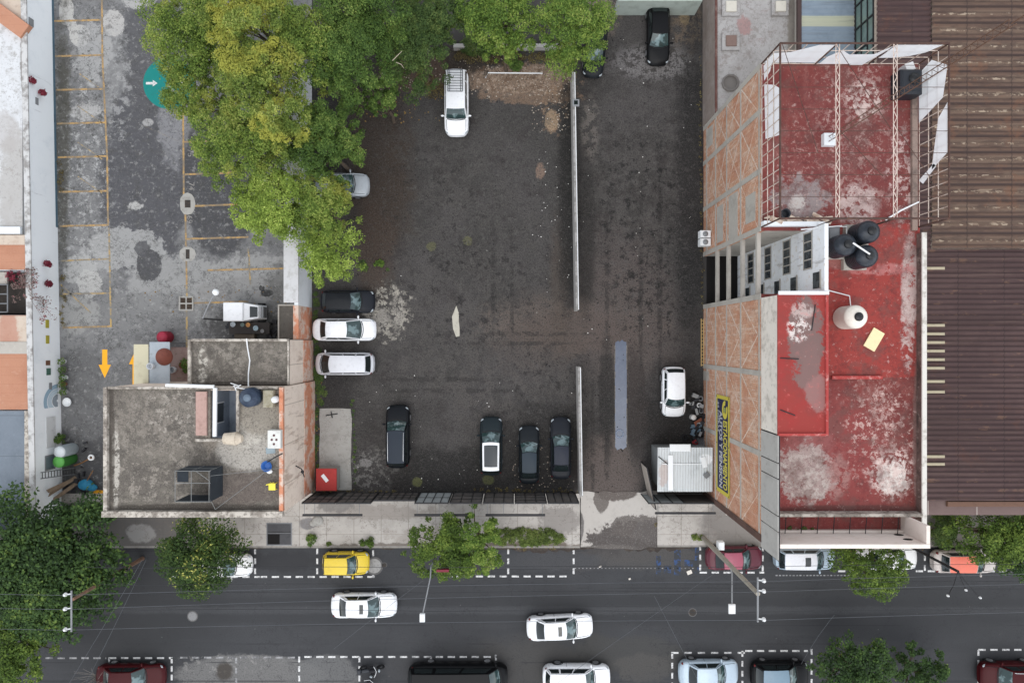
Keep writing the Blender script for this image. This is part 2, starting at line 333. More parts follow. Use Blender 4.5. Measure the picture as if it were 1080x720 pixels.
m_walk = M('pavement_concrete', C(176,171,164), .92, [
    ('n',.5,.42,.66,C(158,153,146),.8), ('n',2.2,.5,.74,C(140,135,128),.5), ('n',9,.52,.7,C(192,188,182),.4), ('n',1.2,.6,.72,C(112,106,100),.55,7),
    ('w',0,2.05,.018,C(128,122,114),.9), ('w',1,1.35,.025,C(128,122,114),.8),
    ('b',90,560,130,30,.13,C(92,89,86),.92,.4,.12,.3), ('b',790,552,50,34,.13,C(120,116,112),.85,.4,.3), ('b',1040,560,110,50,.13,C(100,96,92),.8,.4,.4),
    ('b',148,562,14,10,.13,C(150,148,144),.9,.8,.4), ('b',325,552,10,6,.13,C(118,116,116),.9,.8,.3),
    ('b',560,578,60,7,.13,C(98,86,76),.8,.8,.6), ('b',400,540,60,8,.13,C(140,133,126),.7,.9,.6,.4), ('b',460,566,50,10,.13,C(150,143,135),.7,.9,.6,.4), ('b',590,548,22,14,.13,C(132,127,122),.8,1.1,.6,.3), ('b',355,532,20,8,.13,C(120,116,112),.8,1.1,.6,.3), ('b',480,575,140,3,.13,C(96,88,80),.8,1.4,.7,.5), ('c',.45,.006,C(108,101,94),.8), ('n',3,.58,.66,C(120,113,106),.5)], bump=(12,.2,.02))
kerb = 0.13
struct('pavement', MB().prism([(-90,P(0,520).y),(P(611.5,0).x,P(0,520).y),(P(611.5,0).x,P(0,575).y),(-90,P(0,575).y)], -.05, kerb), m_walk)
struct('pavement', MB().prism([(P(693,0).x,P(0,524).y),(90,P(0,524).y),(90,P(0,574).y),(P(693,0).x,P(0,574).y)], -.05, kerb), m_walk)
m_kerb = M('kerbstone', C(140,136,130), .9, [('n',1.5,.45,.7,C(92,88,84),.8), ('n',8,.5,.7,C(160,156,150),.4)])
struct('kerb', MB().box(-90, P(611.5,0).x, P(0,575).y-.15, P(0,575).y, -.05, kerb-.012).box(P(693,0).x, 90, P(0,574).y-.15, P(0,574).y, -.05, kerb-.012), m_kerb)
m_apron = M('driveway_concrete', C(176,171,164), .92, [
    ('n',.6,.5,.72,C(156,151,144),.7), ('n',3,.54,.74,C(140,135,128),.4), ('n',2.2,.6,.68,C(110,104,98),.5),
    ('b',666,570,44,20,.03,C(80,75,72),1,1.1,.45,.10), ('b',672,555,30,12,.03,C(88,82,78),.9,1.3,.6,.2), ('b',690,560,22,12,.03,C(88,83,80),.9,1.2,.5,.15), ('b',607,556,9,20,.03,C(100,97,95),.95,.6,.15,.15), ('b',650,514,24,14,.03,C(88,80,75),.95,.9,.22,.15), ('b',634,525,8,16,.03,C(92,85,80),.9,1,.25,.15),
    ('b',640,580,30,6,.03,C(96,91,87),.9,.7,.3), ('n',14,.5,.7,C(190,186,180),.3)], bump=(10,.4,.03))
struct('driveway', MB().sheet(wobble(rect(611.6,518,692.9,578), .12, .6, 3), 0.03), m_apron)

m_road = M('asphalt', C(58,59,61), .88, [
    ('n',.14,.42,.66,C(65,66,68),.7), ('n',.7,.5,.72,C(51,52,54),.6,5,(.12,1,1)), ('n',2.2,.52,.72,C(71,71,73),.35,6,(.06,1,1)),
    ('b',262,712,78,22,0,C(112,111,109),.9,.7,.14,.15), ('b',345,712,34,22,0,C(104,104,103),.85,.7,.2,.2), ('b',240,700,60,12,0,C(140,138,134),.7,.8,.3,.5,1.6,.54), ('b',610,590,60,12,0,C(73,71,71),.6,.5,.5), ('b',665,578,46,14,0,C(71,68,66),.9,.6,.4,.4),
    ('b',560,700,70,26,0,C(70,68,65),.7,.4,.5,.9), ('b',660,690,60,20,0,C(66,65,62),.6,.4,.5), ('b',237,707,9,10,0,C(55,48,40),.8,.8,.3,.6),
    ('b',860,640,300,26,0,C(50,51,52),.6,.3,.3,.9), ('b',150,640,80,60,0,C(45,46,47),.6,.3,.3,.9),
    ('b',540,634,700,5,0,C(50,51,53),.55,.5,.35,.9), ('b',540,652,700,5,0,C(50,51,53),.5,.5,.35,.9), ('b',540,643,700,4,0,C(72,73,75),.5,.6,.5,.8), ('b',700,590,70,12,0,C(80,78,76),.7,.9,.6,.5), ('b',560,592,70,10,0,C(70,71,73),.7,.6,.5,.4), ('b',300,592,34,12,0,C(46,46,48),.6,.9,.6,.5), ('b',365,593,14,6,0,C(38,38,39),.6,1.2,.5,.5), ('b',440,704,40,14,0,C(66,66,67),.7,.7,.5,.4), ('b',680,704,30,16,0,C(76,74,71),.7,.8,.5,.4), ('b',960,660,60,20,0,C(54,55,57),.6,.5,.4,.5), ('wn',1,1.4,0,.06,.4,.5,(.2,1,1),C(46,47,49),.7), ('c',.16,.003,C(40,40,42),.7), ('s',.9,.05,C(40,40,41),.6), ('n',10,.5,.62,C(48,49,51),.45), ('n',22,.5,.7,C(46,46,48),.5), ('n',40,.55,.7,C(81,81,83),.35), ('s',1.3,.05,C(124,123,120),.6), ('s',2.6,.1,C(37,37,37),.6)], bump=(30,.4,.02))
struct('road', MB().sheet([(-90,P(0,575).y-.15),(90,P(0,575).y-.15),(90,P(0,724).y),(-90,P(0,724).y)], -0.01), m_road)
struct('pavement', MB().box(-90, 90, P(0,724).y, P(0,775).y, -.05, .13), m_walk)
m_mud = M('gutter_dirt', C(60,54,50), .95, [('n',2,.45,.7,C(92,84,76),.8), ('n',9,.5,.7,C(40,36,33),.7)])
gut = MB()
for i,(a,b,d) in enumerate([(505,640,5),(640,735,5),(395,430,2.5),(330,392,2),(150,300,3),(430,510,3)]):
    n = int((b-a)/4); r = random.Random(i)
    top = [(a+(b-a)*k/n, 575.5) for k in range(n+1)]; bot = [(a+(b-a)*k/n, 577+d*(.3+r.random())*math.sin(PI*k/n)) for k in range(n, -1, -1)]
    gut.sheet(PX(top+bot), -0.005)
tag(gut.build('gutter_dirt', m_mud), 'dark line of dirt and leaf litter lying along the kerb', 'dirt', kind='stuff')

# ------------------------------------------------------------------ painted markings
m_white = M('road_paint_white', C(212,212,210), .8, [('n',3,.50,.60,C(120,120,121),.75), ('n',9,.52,.6,C(96,96,98),.6)])
m_white_old = M('worn_white_paint', C(150,150,150), .85, [('n',3,.42,.6,C(86,86,87),.9,6)])
m_yellow = M('road_paint_yellow', C(184,148,92), .85, [('n',1.6,.42,.58,C(110,106,100),.8), ('n',7,.46,.6,C(128,116,94),.7)])
m_arrow = M('arrow_paint_yellow', C(236,170,40), .8, [('n',6,.56,.7,C(150,120,70),.6)])
m_blue = M('faded_blue_paint', C(54,78,120), .9, [('n',2.2,.40,.52,C(58,60,63),1,6)])
zr = -0.006
def dashes_h(mb, u0, u1, v, per=12.6, dash=7.6, wd=1.9):
    u = u0
    while u < u1-1: mb.box(P(u,0).x, P(min(u+dash,u1),0).x, P(0,v-wd/2).y, P(0,v+wd/2).y, zr-.003, zr); u += per
def dashes_v(mb, u, v0, v1, per=10.5, dash=6, wd=2.0):
    v = v0
    while v < v1-1: mb.box(P(u-wd/2,0).x, P(u+wd/2,0).x, P(0,v).y, P(0,min(v+dash,v1)).y, zr-.003, zr); v += per
a = MB(); dashes_h(a,274,398,608); dashes_v(a,334.5,578,607); dashes_v(a,393.5,580,607)
dashes_h(a,464,598,607.5); dashes_v(a,464,601,607); dashes_v(a,536,578,607); dashes_v(a,605,578,607)
dashes_h(a,738,806,603.5); dashes_v(a,738.5,574,603); dashes_v(a,804.5,575,603); dashes_v(a,899,590,602)
dashes_h(a,884,902,602); dashes_h(a,966,1100,602); dashes_v(a,975.5,585,602)
dashes_h(a,180,275,608); dashes_v(a,269,578,607)
struct('parking_bay_marking', a, m_white)
a = MB(); dashes_h(a,115,182,693.5); dashes_v(a,181,693,724,per=9); dashes_v(a,115,693,700)
dashes_h(a,321,524,692.3); dashes_v(a,315.5,692,724,per=10); dashes_v(a,379,692,724,per=10); dashes_v(a,454.5,692,698); dashes_v(a,523,690,698)
dashes_h(a,708,786,688,per=14); dashes_h(a,786,852,686,per=12.4); dashes_v(a,709,688,724); dashes_v(a,783,686,724); dashes_v(a,856,684,720)
dashes_h(a,1032,1100,684.8); dashes_v(a,1032,685,724)
struct('parking_bay_marking', a, m_white)
a = MB(); dashes_h(a,48,112,693.5); dashes_h(a,190,312,693); dashes_v(a,249,693,724,per=11)
dashes_h(a,818,900,606.5,per=3.6,dash=2.2,wd=1.2); dashes_h(a,606,735,599,per=4,dash=1.5,wd=.9)
struct('worn_bay_marking', a, m_white_old)
a = MB()
for u0,v0,u1,v1 in [(692,586,697,606),(711,574,718,606),(722,590,733,597),(733,574,737,606),(700,596,708,604)]: a.box(P(u0,0).x,P(u1,0).x,P(0,v0).y,P(0,v1).y,zr-.003,zr)
struct('faded_blue_marking', a, m_blue)
z4 = 0.004
a = MB()
def yl(u0,v0,u1,v1,wd=1.9):
    p,q = P(u0,v0),P(u1,v1); d=(q-p).normalized(); n=Vector((-d.y,d.x,0))*wd/28
    zz = z4 if abs(d.x) > abs(d.y) else z4*2
    a.sheet([p+n,q+n,q-n,p-n], zz)
yl(107,-60,108,60); yl(108,60,113,165); yl(113,165,114,238)
for v,u0,u1 in [(22.5,56,108),(59.5,58,110),(95,59,110),(130.5,60,111),(166,61,112),(202.5,62,113),(238.5,63,114)]: yl(u0,v,u1,v-1.2)
yl(193,110,194,216); yl(195.5,222,197,300)
for v,u0,u1 in [(150,194,250),(184,195,250),(217.5,200,250),(252,196,262)]: yl(u0,v,u1,v-2)
yl(219,285,300,283); yl(204,319.5,262,318); yl(66,345.5,118,344)
struct('bay_line_yellow', a, m_yellow)
a = MB(); m_yellow_old = M('worn_yellow_paint', C(178,150,96), .9, [('n',2.6,.40,.56,C(120,118,112),.95,6)])
yl(115,240,117,345,1.8); yl(197,300,197,392,2); yl(64,275,115,273,1.6); yl(66,310,116,309,1.6); yl(262,262,264,300,1.8); yl(64,300,96,330,1.4)
yl(150,132,188,149,.1)
for v in (112,150,186): yl(82,v,108,v+18,.9)
yl(84,78,104,92,.9); yl(64,-12,108,-13); yl(64,-47,108,-48)
struct('worn_bay_line', a, m_yellow_old)
def arrow(u, v, L, dirn, wd=5.5, hw=13, hl=14):
    pts = [(-wd/2,-L/2),(wd/2,-L/2),(wd/2,L/2-hl),(hw/2,L/2-hl),(0,L/2),(-hw/2,L/2-hl),(-wd/2,L/2-hl)]
    q = [(u+x*dirn, v+y*dirn) for x,y in pts]
    return MB().sheet(PX(q), z4)
struct('arrow_marking', arrow(110.5,383.5,30,1), m_arrow)
struct('arrow_marking', arrow(142.5,388,36,-1), m_arrow)
struct('arrow_marking', arrow(116,496,42,1), m_arrow)
struct('yellow_ground_patch', MB().sheet(wobble(rect(97,517,116,524),.05,.5,8), z4), m_arrow)
# stall numbers painted in the bays
m_num = M('number_paint', C(150,146,140), .9, [('n',3,.42,.6,C(90,90,91),.8)])
nums = bpy.data.objects.new('bay_number', None); COL.objects.link(nums); tag(nums, kind='structure')
for s, u, v in (('75',202,163),('74',203,198),('69',201,233)):
    p = P(u, v); text_mesh(s, .62, Matrix.Translation((p.x-.28,p.y+.42,z4)) @ Matrix.Rotation(-PI/2,4,'Z'), 'bay_number_digits', m_num, nums, extr=0.0)
# assembly point circle
m_teal = M('teal_paint', C(20,122,116), .85, [('n',2,.5,.72,C(34,108,104),.7), ('n',9,.58,.72,C(90,130,128),.5)])
cc = P(178,88); r_ = 27/14
struct('assembly_point_circle', MB().sheet([(cc.x+r_*math.cos(2*PI*i/64), cc.y+r_*math.sin(2*PI*i/64)) for i in range(64)], z4), m_teal)
a = MB()
for k in range(4):
    an = k*PI/2; rot = Matrix.Rotation(an,3,'Z'); pts = [(-1.72,-.09),(-1.2,-.09),(-1.2,-.24),(-.85,0),(-1.2,.24),(-1.2,.09),(-1.72,.09)]
    a.sheet([(cc.x+(rot@Vector((x,y,0))).x, cc.y+(rot@Vector((x,y,0))).y) for x,y in pts], z4*2)
n = 40
ro = [(cc.x+.6+.72*math.cos(2*PI*i/n), cc.y+.72*math.sin(2*PI*i/n)) for i in range(n)]
ri = [(cc.x+.6+.55*math.cos(2*PI*i/n), cc.y+.55*math.sin(2*PI*i/n)) for i in range(n)]
a.add([(x,y,z4*2) for x,y in ro+ri], [(i,(i+1)%n,n+(i+1)%n,n+i) for i in range(n)])
struct('assembly_point_symbol', a, m_white)

# concrete slabs, patches, drains set in the ground
m_slab = M('worn_concrete', C(158,156,150), .92, [('n',.9,.45,.7,C(132,129,122),.8), ('n',4,.5,.72,C(172,170,165),.5), ('c',.7,.005,C(104,100,94),.8), ('s',1.6,.1,C(90,86,80),.7)])
struct('concrete_slab', MB().prism(wobble(rect(337,431,370.5,516),.05,.7,5), -.02, .03), m_slab)
struct('concrete_patch', MB().sheet(wobble(PX([(481.5,322),(484,330),(484.5,354),(481,355),(478,346),(477,334)]),.03,.5,4), .004), M('pale_patch', C(178,174,160), .9, [('n',3,.5,.7,C(150,146,134),.7)]))
m_drainc = M('drain_collar', C(160,158,152), .92, [('n',2,.45,.7,C(128,126,120),.8), ('n',9,.5,.7,C(180,178,172),.4)])
m_iron = M('cast_iron', C(50,46,42), .7, [('n',6,.5,.7,C(92,72,54),.6)])
for u,v,ru,rv,hole in ((198,215,8.5,12,(3,4)),(198,268,9,8,(2,5)),):
    p = P(u,v); pts = [(p.x+ru/14*math.cos(2*PI*i/12), p.y+rv/14*math.sin(2*PI*i/12)) for i in range(12)]
    struct('drain_collar', MB().sheet(wobble(pts,.03,.4,int(u)), .012), m_drainc)
    struct('drain_opening', MB().box(p.x-hole[0]/14,p.x+hole[0]/14,p.y-hole[1]/14,p.y+hole[1]/14,.012,.02), m_iron)
g = MB(); p = P(196.5,320); g.box(p.x-.42,p.x+.42,p.y-.42,p.y+.42,0,.012)
struct('drain_opening', g, M('drain_dark', C(56,46,38), .9, [('n',5,.5,.7,C(96,86,74),.6)]))
g = MB()
for i in range(3):
    x = p.x-.5+i*.5; g.box(x-.05,x+.05,p.y-.55,p.y+.55,.006,.04); y = p.y-.5+i*.5; g.box(p.x-.55,p.x+.55,y-.05,y+.05,.006,.036)
tag(g.build('drain_grate', m_drainc, None, False, p), 'square steel drain grate set in the grey court by the white cart', 'drain')
def disc(u,v,r,z,n=24): p = P(u,v); return [(p.x+r*math.cos(2*PI*i/n), p.y+r*math.sin(2*PI*i/n)) for i in range(n)]
m_mh = M('manhole_steel', C(128,128,128), .75, [('n',8,.5,.7,C(92,90,88),.8)])
def manhole(u, v, r, label, mat):
    t = thing('manhole_cover', P(u,v,-.01), label, 'manhole cover', 'round covers in the street')
    MB().prism(disc(u,v,r*1.25,0), -.009, -.004).build('frame', m_mh2, t); MB().prism(disc(u,v,r,0), -.008, .002).build('lid', mat, t)
m_mh2 = M('manhole_frame', C(92,91,90), .85, [('n',8,.5,.7,C(70,70,70),.8)])
manhole(203,649.5,.33,'round grey manhole cover in the street below the yellow-flecked tree', m_mh)
manhole(394.5,596.5,.55,'large pale manhole cover at the corner of the yellow car bay', M('manhole_pale', C(150,149,146), .8, [('n',5,.45,.7,C(112,110,108),.8)]))
manhole(405.5,595.5,.16,'small dark valve cover in the asphalt beside the pale manhole', m_iron)
manhole(730.5,645.5,.26,'dark cover in the lane right of the moving white saloon', m_iron)
# water pit
wp = thing('flooded_trench', P(654,418,0), 'long narrow flooded trench of still blue grey water in the dark lot', 'trench')
pit = PX([(649,361),(652,359),(653.5,360.5),(656,358),(658,360),(660.6,360.5),(661,372),(661,455),(660.8,471),(657,474),(655,472.5),(651,474.5),(648.8,471),(648.5,460),(648.5,366)])
MB().sheet(pit, .008).build('water', M('pit_water', C(82,91,108), .12, [('n',.8,.45,.6,C(94,102,118),.7)], spec=.5), wp)
rimm = MB(); r9 = random.Random(4)
for u in (648.6,661.2):
    v = 364
    while v < 468:
        l = r9.uniform(3,9)
        if r9.random() < .75: p,q = P(u-.4,v),P(u+.4,min(v+l,468)); rimm.bev(p.x+r9.uniform(-.02,.02),q.x,p.y,q.y,0,.016+r9.random()*.01,.006)
        v += l
rimm.build('edge', M('trench_edge', C(120,116,110), .92, [('n',2,.45,.6,C(84,80,76),.8)]), wp)
e = MB(); p = P(653.5,457)
e.rings([[(p.x+(.28+rr*math.cos(b))*math.cos(a_), p.y+(.28+rr*math.cos(b))*math.sin(a_), .03+rr*math.sin(b)) for b in [2*PI*j/6 for j in range(6)]] for rr in (.05,) for a_ in [2*PI*i/20 for i in range(21)]], cap=False)
solid('half_sunk_ring', e, M('ring_grey', C(122,132,150), .6), P(653.5,457), 'pale ring lying half sunk at the bottom end of the flooded trench', 'ring')

# scattered rubble and litter in the dark lot (uncountable)
def scatter(name, n, regions, mat, smin, smax, label, z=0.0):
    mb = MB(); r = random.Random(name)
    for _ in range(n):
        u0,v0,u1,v1 = r.choice(regions); p = P(r.uniform(u0,u1), r.uniform(v0,v1)); s_ = r.uniform(smin,smax)
        k = r.randint(4,6); ph = r.uniform(0,6.28)
        base = [(p.x+s_*(.6+.4*r.random())*math.cos(ph+2*PI*i/k), p.y+s_*(.6+.4*r.random())*math.sin(ph+2*PI*i/k), z+.002) for i in range(k)]
        mb.add(base+[(p.x,p.y,z+s_*.7)], [(i,(i+1)%k,k) for i in range(k)])
    return tag(mb.build(name, mat), label, 'rubble', kind='stuff')
scatter('rubble', 620, [(480,58,602,104),(480,58,602,104),(560,90,603,140),(380,60,470,100),(540,470,605,515)], M('rubble_stone', C(176,166,152), .9, [('n',2,.4,.7,C(120,100,84),.8)]), .02,.08, 'small pale stones and rubble scattered over the bare earth edges')
scatter('litter', 120, [(335,100,605,520),(570,100,606,320),(615,30,740,360),(380,400,605,518),(560,160,605,260)], M('litter_white', C(226,224,218), .8, coord='obj'), 0.02,.06, 'tiny white scraps of litter dotted over the dark lot')
scatter('grit', 1100, [(335,100,605,520),(615,0,740,520)], M('grit_dark', C(34,33,32), .9, coord='obj'), .02,.075, 'dark crumbs of grit lying over the lot')
scatter('fallen_leaves', 260, [(150,300,330,330),(120,545,300,575),(330,380,340,500),(505,570,610,579),(380,95,470,130),(820,574,1060,582)], M('leaf_brown', C(128,104,60), .9, coord='obj'), .04,.09, 'dry fallen leaves lying along the edges of court and street', .004)
# ================================================================== BUILDINGS
def X(u, z): return P(u, 0, z).x
def Y(v, z): return P(0, v, z).y
m_metal_dark = simple('dark_steel', C(44,44,46), .55, .3); m_metal_grey = simple('grey_steel', C(120,122,124), .5, .4)
m_rust = simple('rusty_steel', C(104,78,64), .8, 0, .3); m_black = simple('black_plastic', C(36,40,46), .45, 0, .2)
m_whitep = simple('white_plastic', C(226,228,228), .45, 0, .06); m_whitew = M('white_wall_paint', C(218,222,224), .85, [('n',.8,.52,.74,C(180,182,182),.6), ('n',3,.58,.75,C(150,148,144),.5)])
m_concrete = M('bare_concrete', C(172,167,158), .92, [('n',.8,.45,.7,C(146,141,133),.8), ('n',4,.5,.72,C(194,189,180),.5), ('n',2,.56,.74,C(112,107,100),.5)], bump=(8,.3,.02))
m_cap = M('parapet_cap', C(188,181,170), .9, [('n',.9,.44,.58,C(120,112,103),.85), ('n',4,.5,.6,C(92,85,78),.65)])
m_glassd = M('window_glass', C(34,40,44), .15, spec=.5); m_void = M('dark_interior', C(22,20,19), .95)

# ---- grey-roofed house in the middle left
zA, zB = 6.85, 5.5
m_roofA = M('grey_roof_screed', C(96,91,84), .93, [
    ('n',.35,.42,.6,C(111,106,97),.85), ('n',1.1,.5,.62,C(79,75,70),.7), ('n',1.6,.53,.6,C(145,138,128),.55), ('n',3.5,.52,.62,C(130,123,115),.5),
    ('b',262,470,34,26,zA,C(166,161,152),.95,.8,.2,.3), ('b',255,455,24,16,zA,C(185,180,169),.8,.9,.25,.4,1.4,.47), ('b',275,440,24,20,zA,C(141,134,122),.9,.8,.2,.4), ('b',222,450,9,30,zA,C(130,122,111),.8,.9,.25,.3),
    ('b',122,490,4,44,zA,C(187,182,172),.85,1.4,.3,.4,1.6,.46), ('b',255,515,40,18,zA,C(96,86,80),.7,.9,.3,.4), ('b',165,445,55,34,zA,C(127,120,111),.75,.8,.25,.7,1.3,.48), ('b',185,440,40,30,zA,C(164,157,147),.7,.8,.25,.7,1.8,.54), ('b',160,500,40,30,zA,C(141,134,124),.6,.8,.25,.7,1.6,.53),
    ('b',205,535,100,4,zA,C(60,55,50),.8,1,.3,.5), ('b',118,470,3,70,zA,C(65,59,53),.7,1,.3,.6), ('b',236,376,24,20,zB,C(143,137,127),.7,.9,.25,.7,1.3,.5), ('b',214,385,5,22,zB,C(194,189,177),.85,1.4,.3,.4,2,.48), ('b',285,385,14,22,zB,C(127,120,111),.7,.9,.3,.6,1.6,.5), ('b',252,405,56,3,zB,C(56,51,46),.8,1,.3,.5),
    ('c',.5,.005,C(53,50,46),.8), ('n',8,.5,.62,C(67,61,57),.5), ('n',13,.53,.63,C(158,151,141),.3)], bump=(10,.35,.02))
m_plaster = M('cream_plaster', C(224,209,194), .9, [('n',.7,.46,.7,C(206,188,171),.7), ('n',3,.54,.66,C(180,158,140),.5), ('n',.9,.54,.64,C(160,136,120),.6,7,(1,2,.4)), ('w',1,2.6,.02,C(150,132,118),.7)])
m_orange = M('flaking_orange_render', C(196,132,102), .92, [('n',.9,.44,.56,C(204,190,176),.85,7), ('n',2.4,.52,.66,C(168,102,74),.7,6), ('n',5,.55,.7,C(150,128,112),.6)])
h = thing('grey_roof_house', P(215,470,0), 'low house with stained grey flat roof and a light well, beside the dark lot', 'house')
hx0, hx1 = X(112,zA), X(300,zA); hy0, hy1 = Y(540,zA), Y(408,zA)
wx0, wx1, wy0, wy1 = X(222,zA), X(250,zA), Y(462,zA), Y(411,zA)      # light well
th = .22
MB().box(hx0+.02,hx1-.35,hy0+.02,hy0+th,0,zA-.02).box(hx0+.02,hx0+th,hy0+th,hy1-th,0,zA-.02).box(hx0+.02,hx1-.35,hy1-th,hy1-.02,0,zA-.02).build('wall', m_plaster, h)
MB().box(hx1-.35,hx1,hy0,hy1,2.6,zA-.02).build('wall', m_plaster, h)
MB().box(hx1-.35,hx1+.03,hy0,hy1,0,2.6).build('lower_wall', m_orange, h)
MB().box(hx0,wx0,hy0,hy1,zA-.25,zA).box(wx1,hx1-.05,hy0,hy1,zA-.25,zA).box(wx0,wx1,hy0,wy0,zA-.25,zA).box(wx0,wx1,wy1,hy1,zA-.25,zA).build('roof', m_roofA, h)
pb = MB(); pt = .2
pb.bev(hx0-.06,hx0+.2,hy0,hy1,zA,zA+.26).bev(hx0+.2,hx1-.35,hy1-.12,hy1+.04,zA,zA+.2)
pb.build('parapet', m_cap, h)
MB().bev(hx0-.1,hx1-.02,hy0-.24,hy0+.14,zA-.1,zA+.38).build('front_parapet', m_cap, h)
MB().bev(hx1-.26,hx1,hy0+.15,hy1,zA,zA+.30).build('side_parapet', m_orange, h)
# light well interior
mwell = M('well_blue_grey', C(150,160,172), .9, [('n',1.5,.5,.7,C(110,118,128),.7)])
MB().box(wx0-.12,wx0,wy0,wy1,.2,zA-.26).box(wx0,wx1,wy1,wy1+.12,.2,zA-.26).box(wx1,wx1+.12,wy0,wy1,.2,zA-.26).box(wx0,wx1,wy0-.12,wy0,.2,zA-.26).build('light_well_wall', mwell, h)
MB().box(wx0,wx1,wy0,wy1,3.7,3.85).build('light_well_floor', mwell, h)
wn = MB().box(wx0+.004,wx0+.03,wy0+.9,wy1-1.0,4.9,6.3).build('window', m_glassd, h)
MB().box(wx0+.004,wx0+.05,wy0+.82,wy0+.895,4.8,6.4).box(wx0+.004,wx0+.05,wy1-.995,wy1-.92,4.8,6.4).box(wx0+.004,wx0+.05,wy0+.9,wy1-1.0,6.305,6.4).build('frame', m_whitep, wn)
MB().box(wx1-.5,wx1-.02,wy0+.02,wy0+.8,3.86,4.5).build('ledge', m_void, h)
MB().bev(wx0-.9,wx0-.18,wy0+.2,wy1-.1,zA,zA+.16).build('well_lip', M('pink_screed', C(176,146,136), .9, [('n',2,.45,.7,C(140,112,102),.7)]), h)
MB().bev(wx0-.95,wx1+.1,wy0-.2,wy0-.02,zA,zA+.2).bev(wx1+.02,wx1+.2,wy0-.02,wy1,zA,zA+.24).build('well_kerb', m_cap, h)
# annex
ax0, ax1, ay0, ay1 = X(200,zB), X(305,zB), hy1+.05, Y(358,zB)
MB().box(ax0+.02,ax1-.2,ay0,ay1-.02,0,zB-.2).build('annex_wall', m_plaster, h)
MB().box(ax1-.2,ax1,ay0,ay1-.02,2.4,zB-.2).build('annex_wall', m_plaster, h)
MB().box(ax1-.2,ax1+.03,ay0,ay1-.02,0,2.4).build('lower_wall', m_orange, h)
MB().box(ax0,ax1-.02,ay0,ay1,zB-.2,zB).build('annex_roof', m_roofA, h)
MB().bev(ax0-.05,ax0+.16,ay0,ay1,zB,zB+.2).bev(ax0+.16,ax1,ay1-.13,ay1+.05,zB,zB+.2).bev(ax1-.1,ax1+.02,ay0,ay1-.14,zB,zB+.12).build('annex_parapet', m_cap, h)
# painted shop wall patch on the west side is only a dark edge: skirting gutter
MB().tube([(hx0-.09,hy1,zA-.3),(hx0-.09,hy0+.3,zA-.3)],.06).build('gutter', m_metal_dark, h)
# outbuilding slab and boundary wall
o = thing('lean_to_shed', P(302,340,0), 'small grey-roofed lean-to against the orange boundary wall behind the white cart', 'shed')
sx0,sx1,sy0,sy1 = X(293.5,2.6),X(312,2.6),Y(357,2.6),Y(321,2.6)
MB().box(sx0+.05,sx1-.05,sy0+.05,sy1-.05,0,2.48).build('wall', m_concrete, o)
MB().bev(sx0,sx1,sy0,sy1,2.48,2.6).build('roof', M('lean_to_roof', C(92,88,82), .93, [('n',1.2,.44,.68,C(120,114,106),.8), ('n',5,.5,.7,C(70,66,62),.7)]), o)
MB().bev(sx0,sx0+.1,sy0,sy1,2.6,2.72).bev(sx0+.1,sx1,sy1-.1,sy1,2.6,2.72).build('edge', m_concrete, o)
bwx = X(329,0)
b1 = MB().box(bwx-.28,bwx,Y(357,3.2),Y(281,3.2)+1.2,0,3.2)
bw = thing('boundary_wall', (bwx-.15,Y(300,0),0), 'flaking orange and white boundary wall between the two parking lots', 'wall')
MB().box(bwx-.28,bwx,ay1+.02,Y(322,3.3),0,3.3).build('wall', m_orange, bw)
MB().box(bwx-.28,bwx,Y(322,3.3),Y(60,3.3),0,3.3).build('wall', m_whitew, bw)
MB().bev(bwx-1.0,bwx+.04,Y(319,3.4),Y(60,3.4),3.3,3.42).build('coping', M('pale_coping', C(196,196,196), .9, [('n',2,.45,.7,C(160,158,154),.7)]), bw)
MB().bev(bwx-.34,bwx+.04,ay1+.02,Y(322,3.4),3.3,3.38).build('coping', m_orange, bw)

# ---- buildings along the left edge
zW = 2.9
wl = thing('white_boundary_wall', P(61,260,0), 'long white painted wall with small plaques along the left parking court', 'wall')
def wallx(v): return P(56.5+(v)/525*9.5, 0).x
def wline(v, z, d=0.0): return Vector((wallx(v)+d, (360-v)/14, z))
pts = [(-140),(535)]
a = MB(); q0, q1 = wline(-140,0), wline(535,0)
a.add([q0,q1,q1+Vector((-.25,0,0)),q0+Vector((-.25,0,0)),q0+Vector((0,0,zW)),q1+Vector((0,0,zW)),q1+Vector((-.25,0,zW)),q0+Vector((-.25,0,zW))],[(3,2,1,0),(4,5,6,7),(0,1,5,4),(1,2,6,5),(2,3,7,6),(3,0,4,7)])
a.build('wall', M('white_limewash', C(240,244,246), .88, [('n',.5,.5,.74,C(222,228,232),.7), ('n',2.5,.6,.76,C(196,200,204),.5), ('n',1.0,.62,.74,C(160,160,160),.5,7,(1,2.5,.3)), ('z',-5,C(222,227,230),0,0)]), wl)
q0, q1 = wline(-140,0,.015), wline(240,0,.015)
MB().add([q0,q1,q1+Vector((0,0,.22)),q0+Vector((0,0,.22)),q0+Vector((-.02,0,.22)),q1+Vector((-.02,0,.22))],[(0,1,2,3),(3,2,5,4)]).build('skirting', M('skirting_blue', C(84,108,122), .85, [('n',2,.5,.7,C(60,72,80),.7)]), wl)
cp = MB(); q0, q1 = wline(-140,zW+.002,.04), wline(535,zW+.002,.04)
cp.add([q0,q1,q1+Vector((-.4,0,0)),q0+Vector((-.4,0,0)),q0+Vector((0,0,.1)),q1+Vector((0,0,.1)),q1+Vector((-.4,0,.1)),q0+Vector((-.4,0,.1))],[(3,2,1,0),(4,5,6,7),(0,1,5,4),(1,2,6,5),(2,3,7,6),(3,0,4,7)])
cp.build('coping', M('grey_coping', C(190,190,188), .9, [('n',1.4,.44,.62,C(120,116,112),.8,6)]), wl)
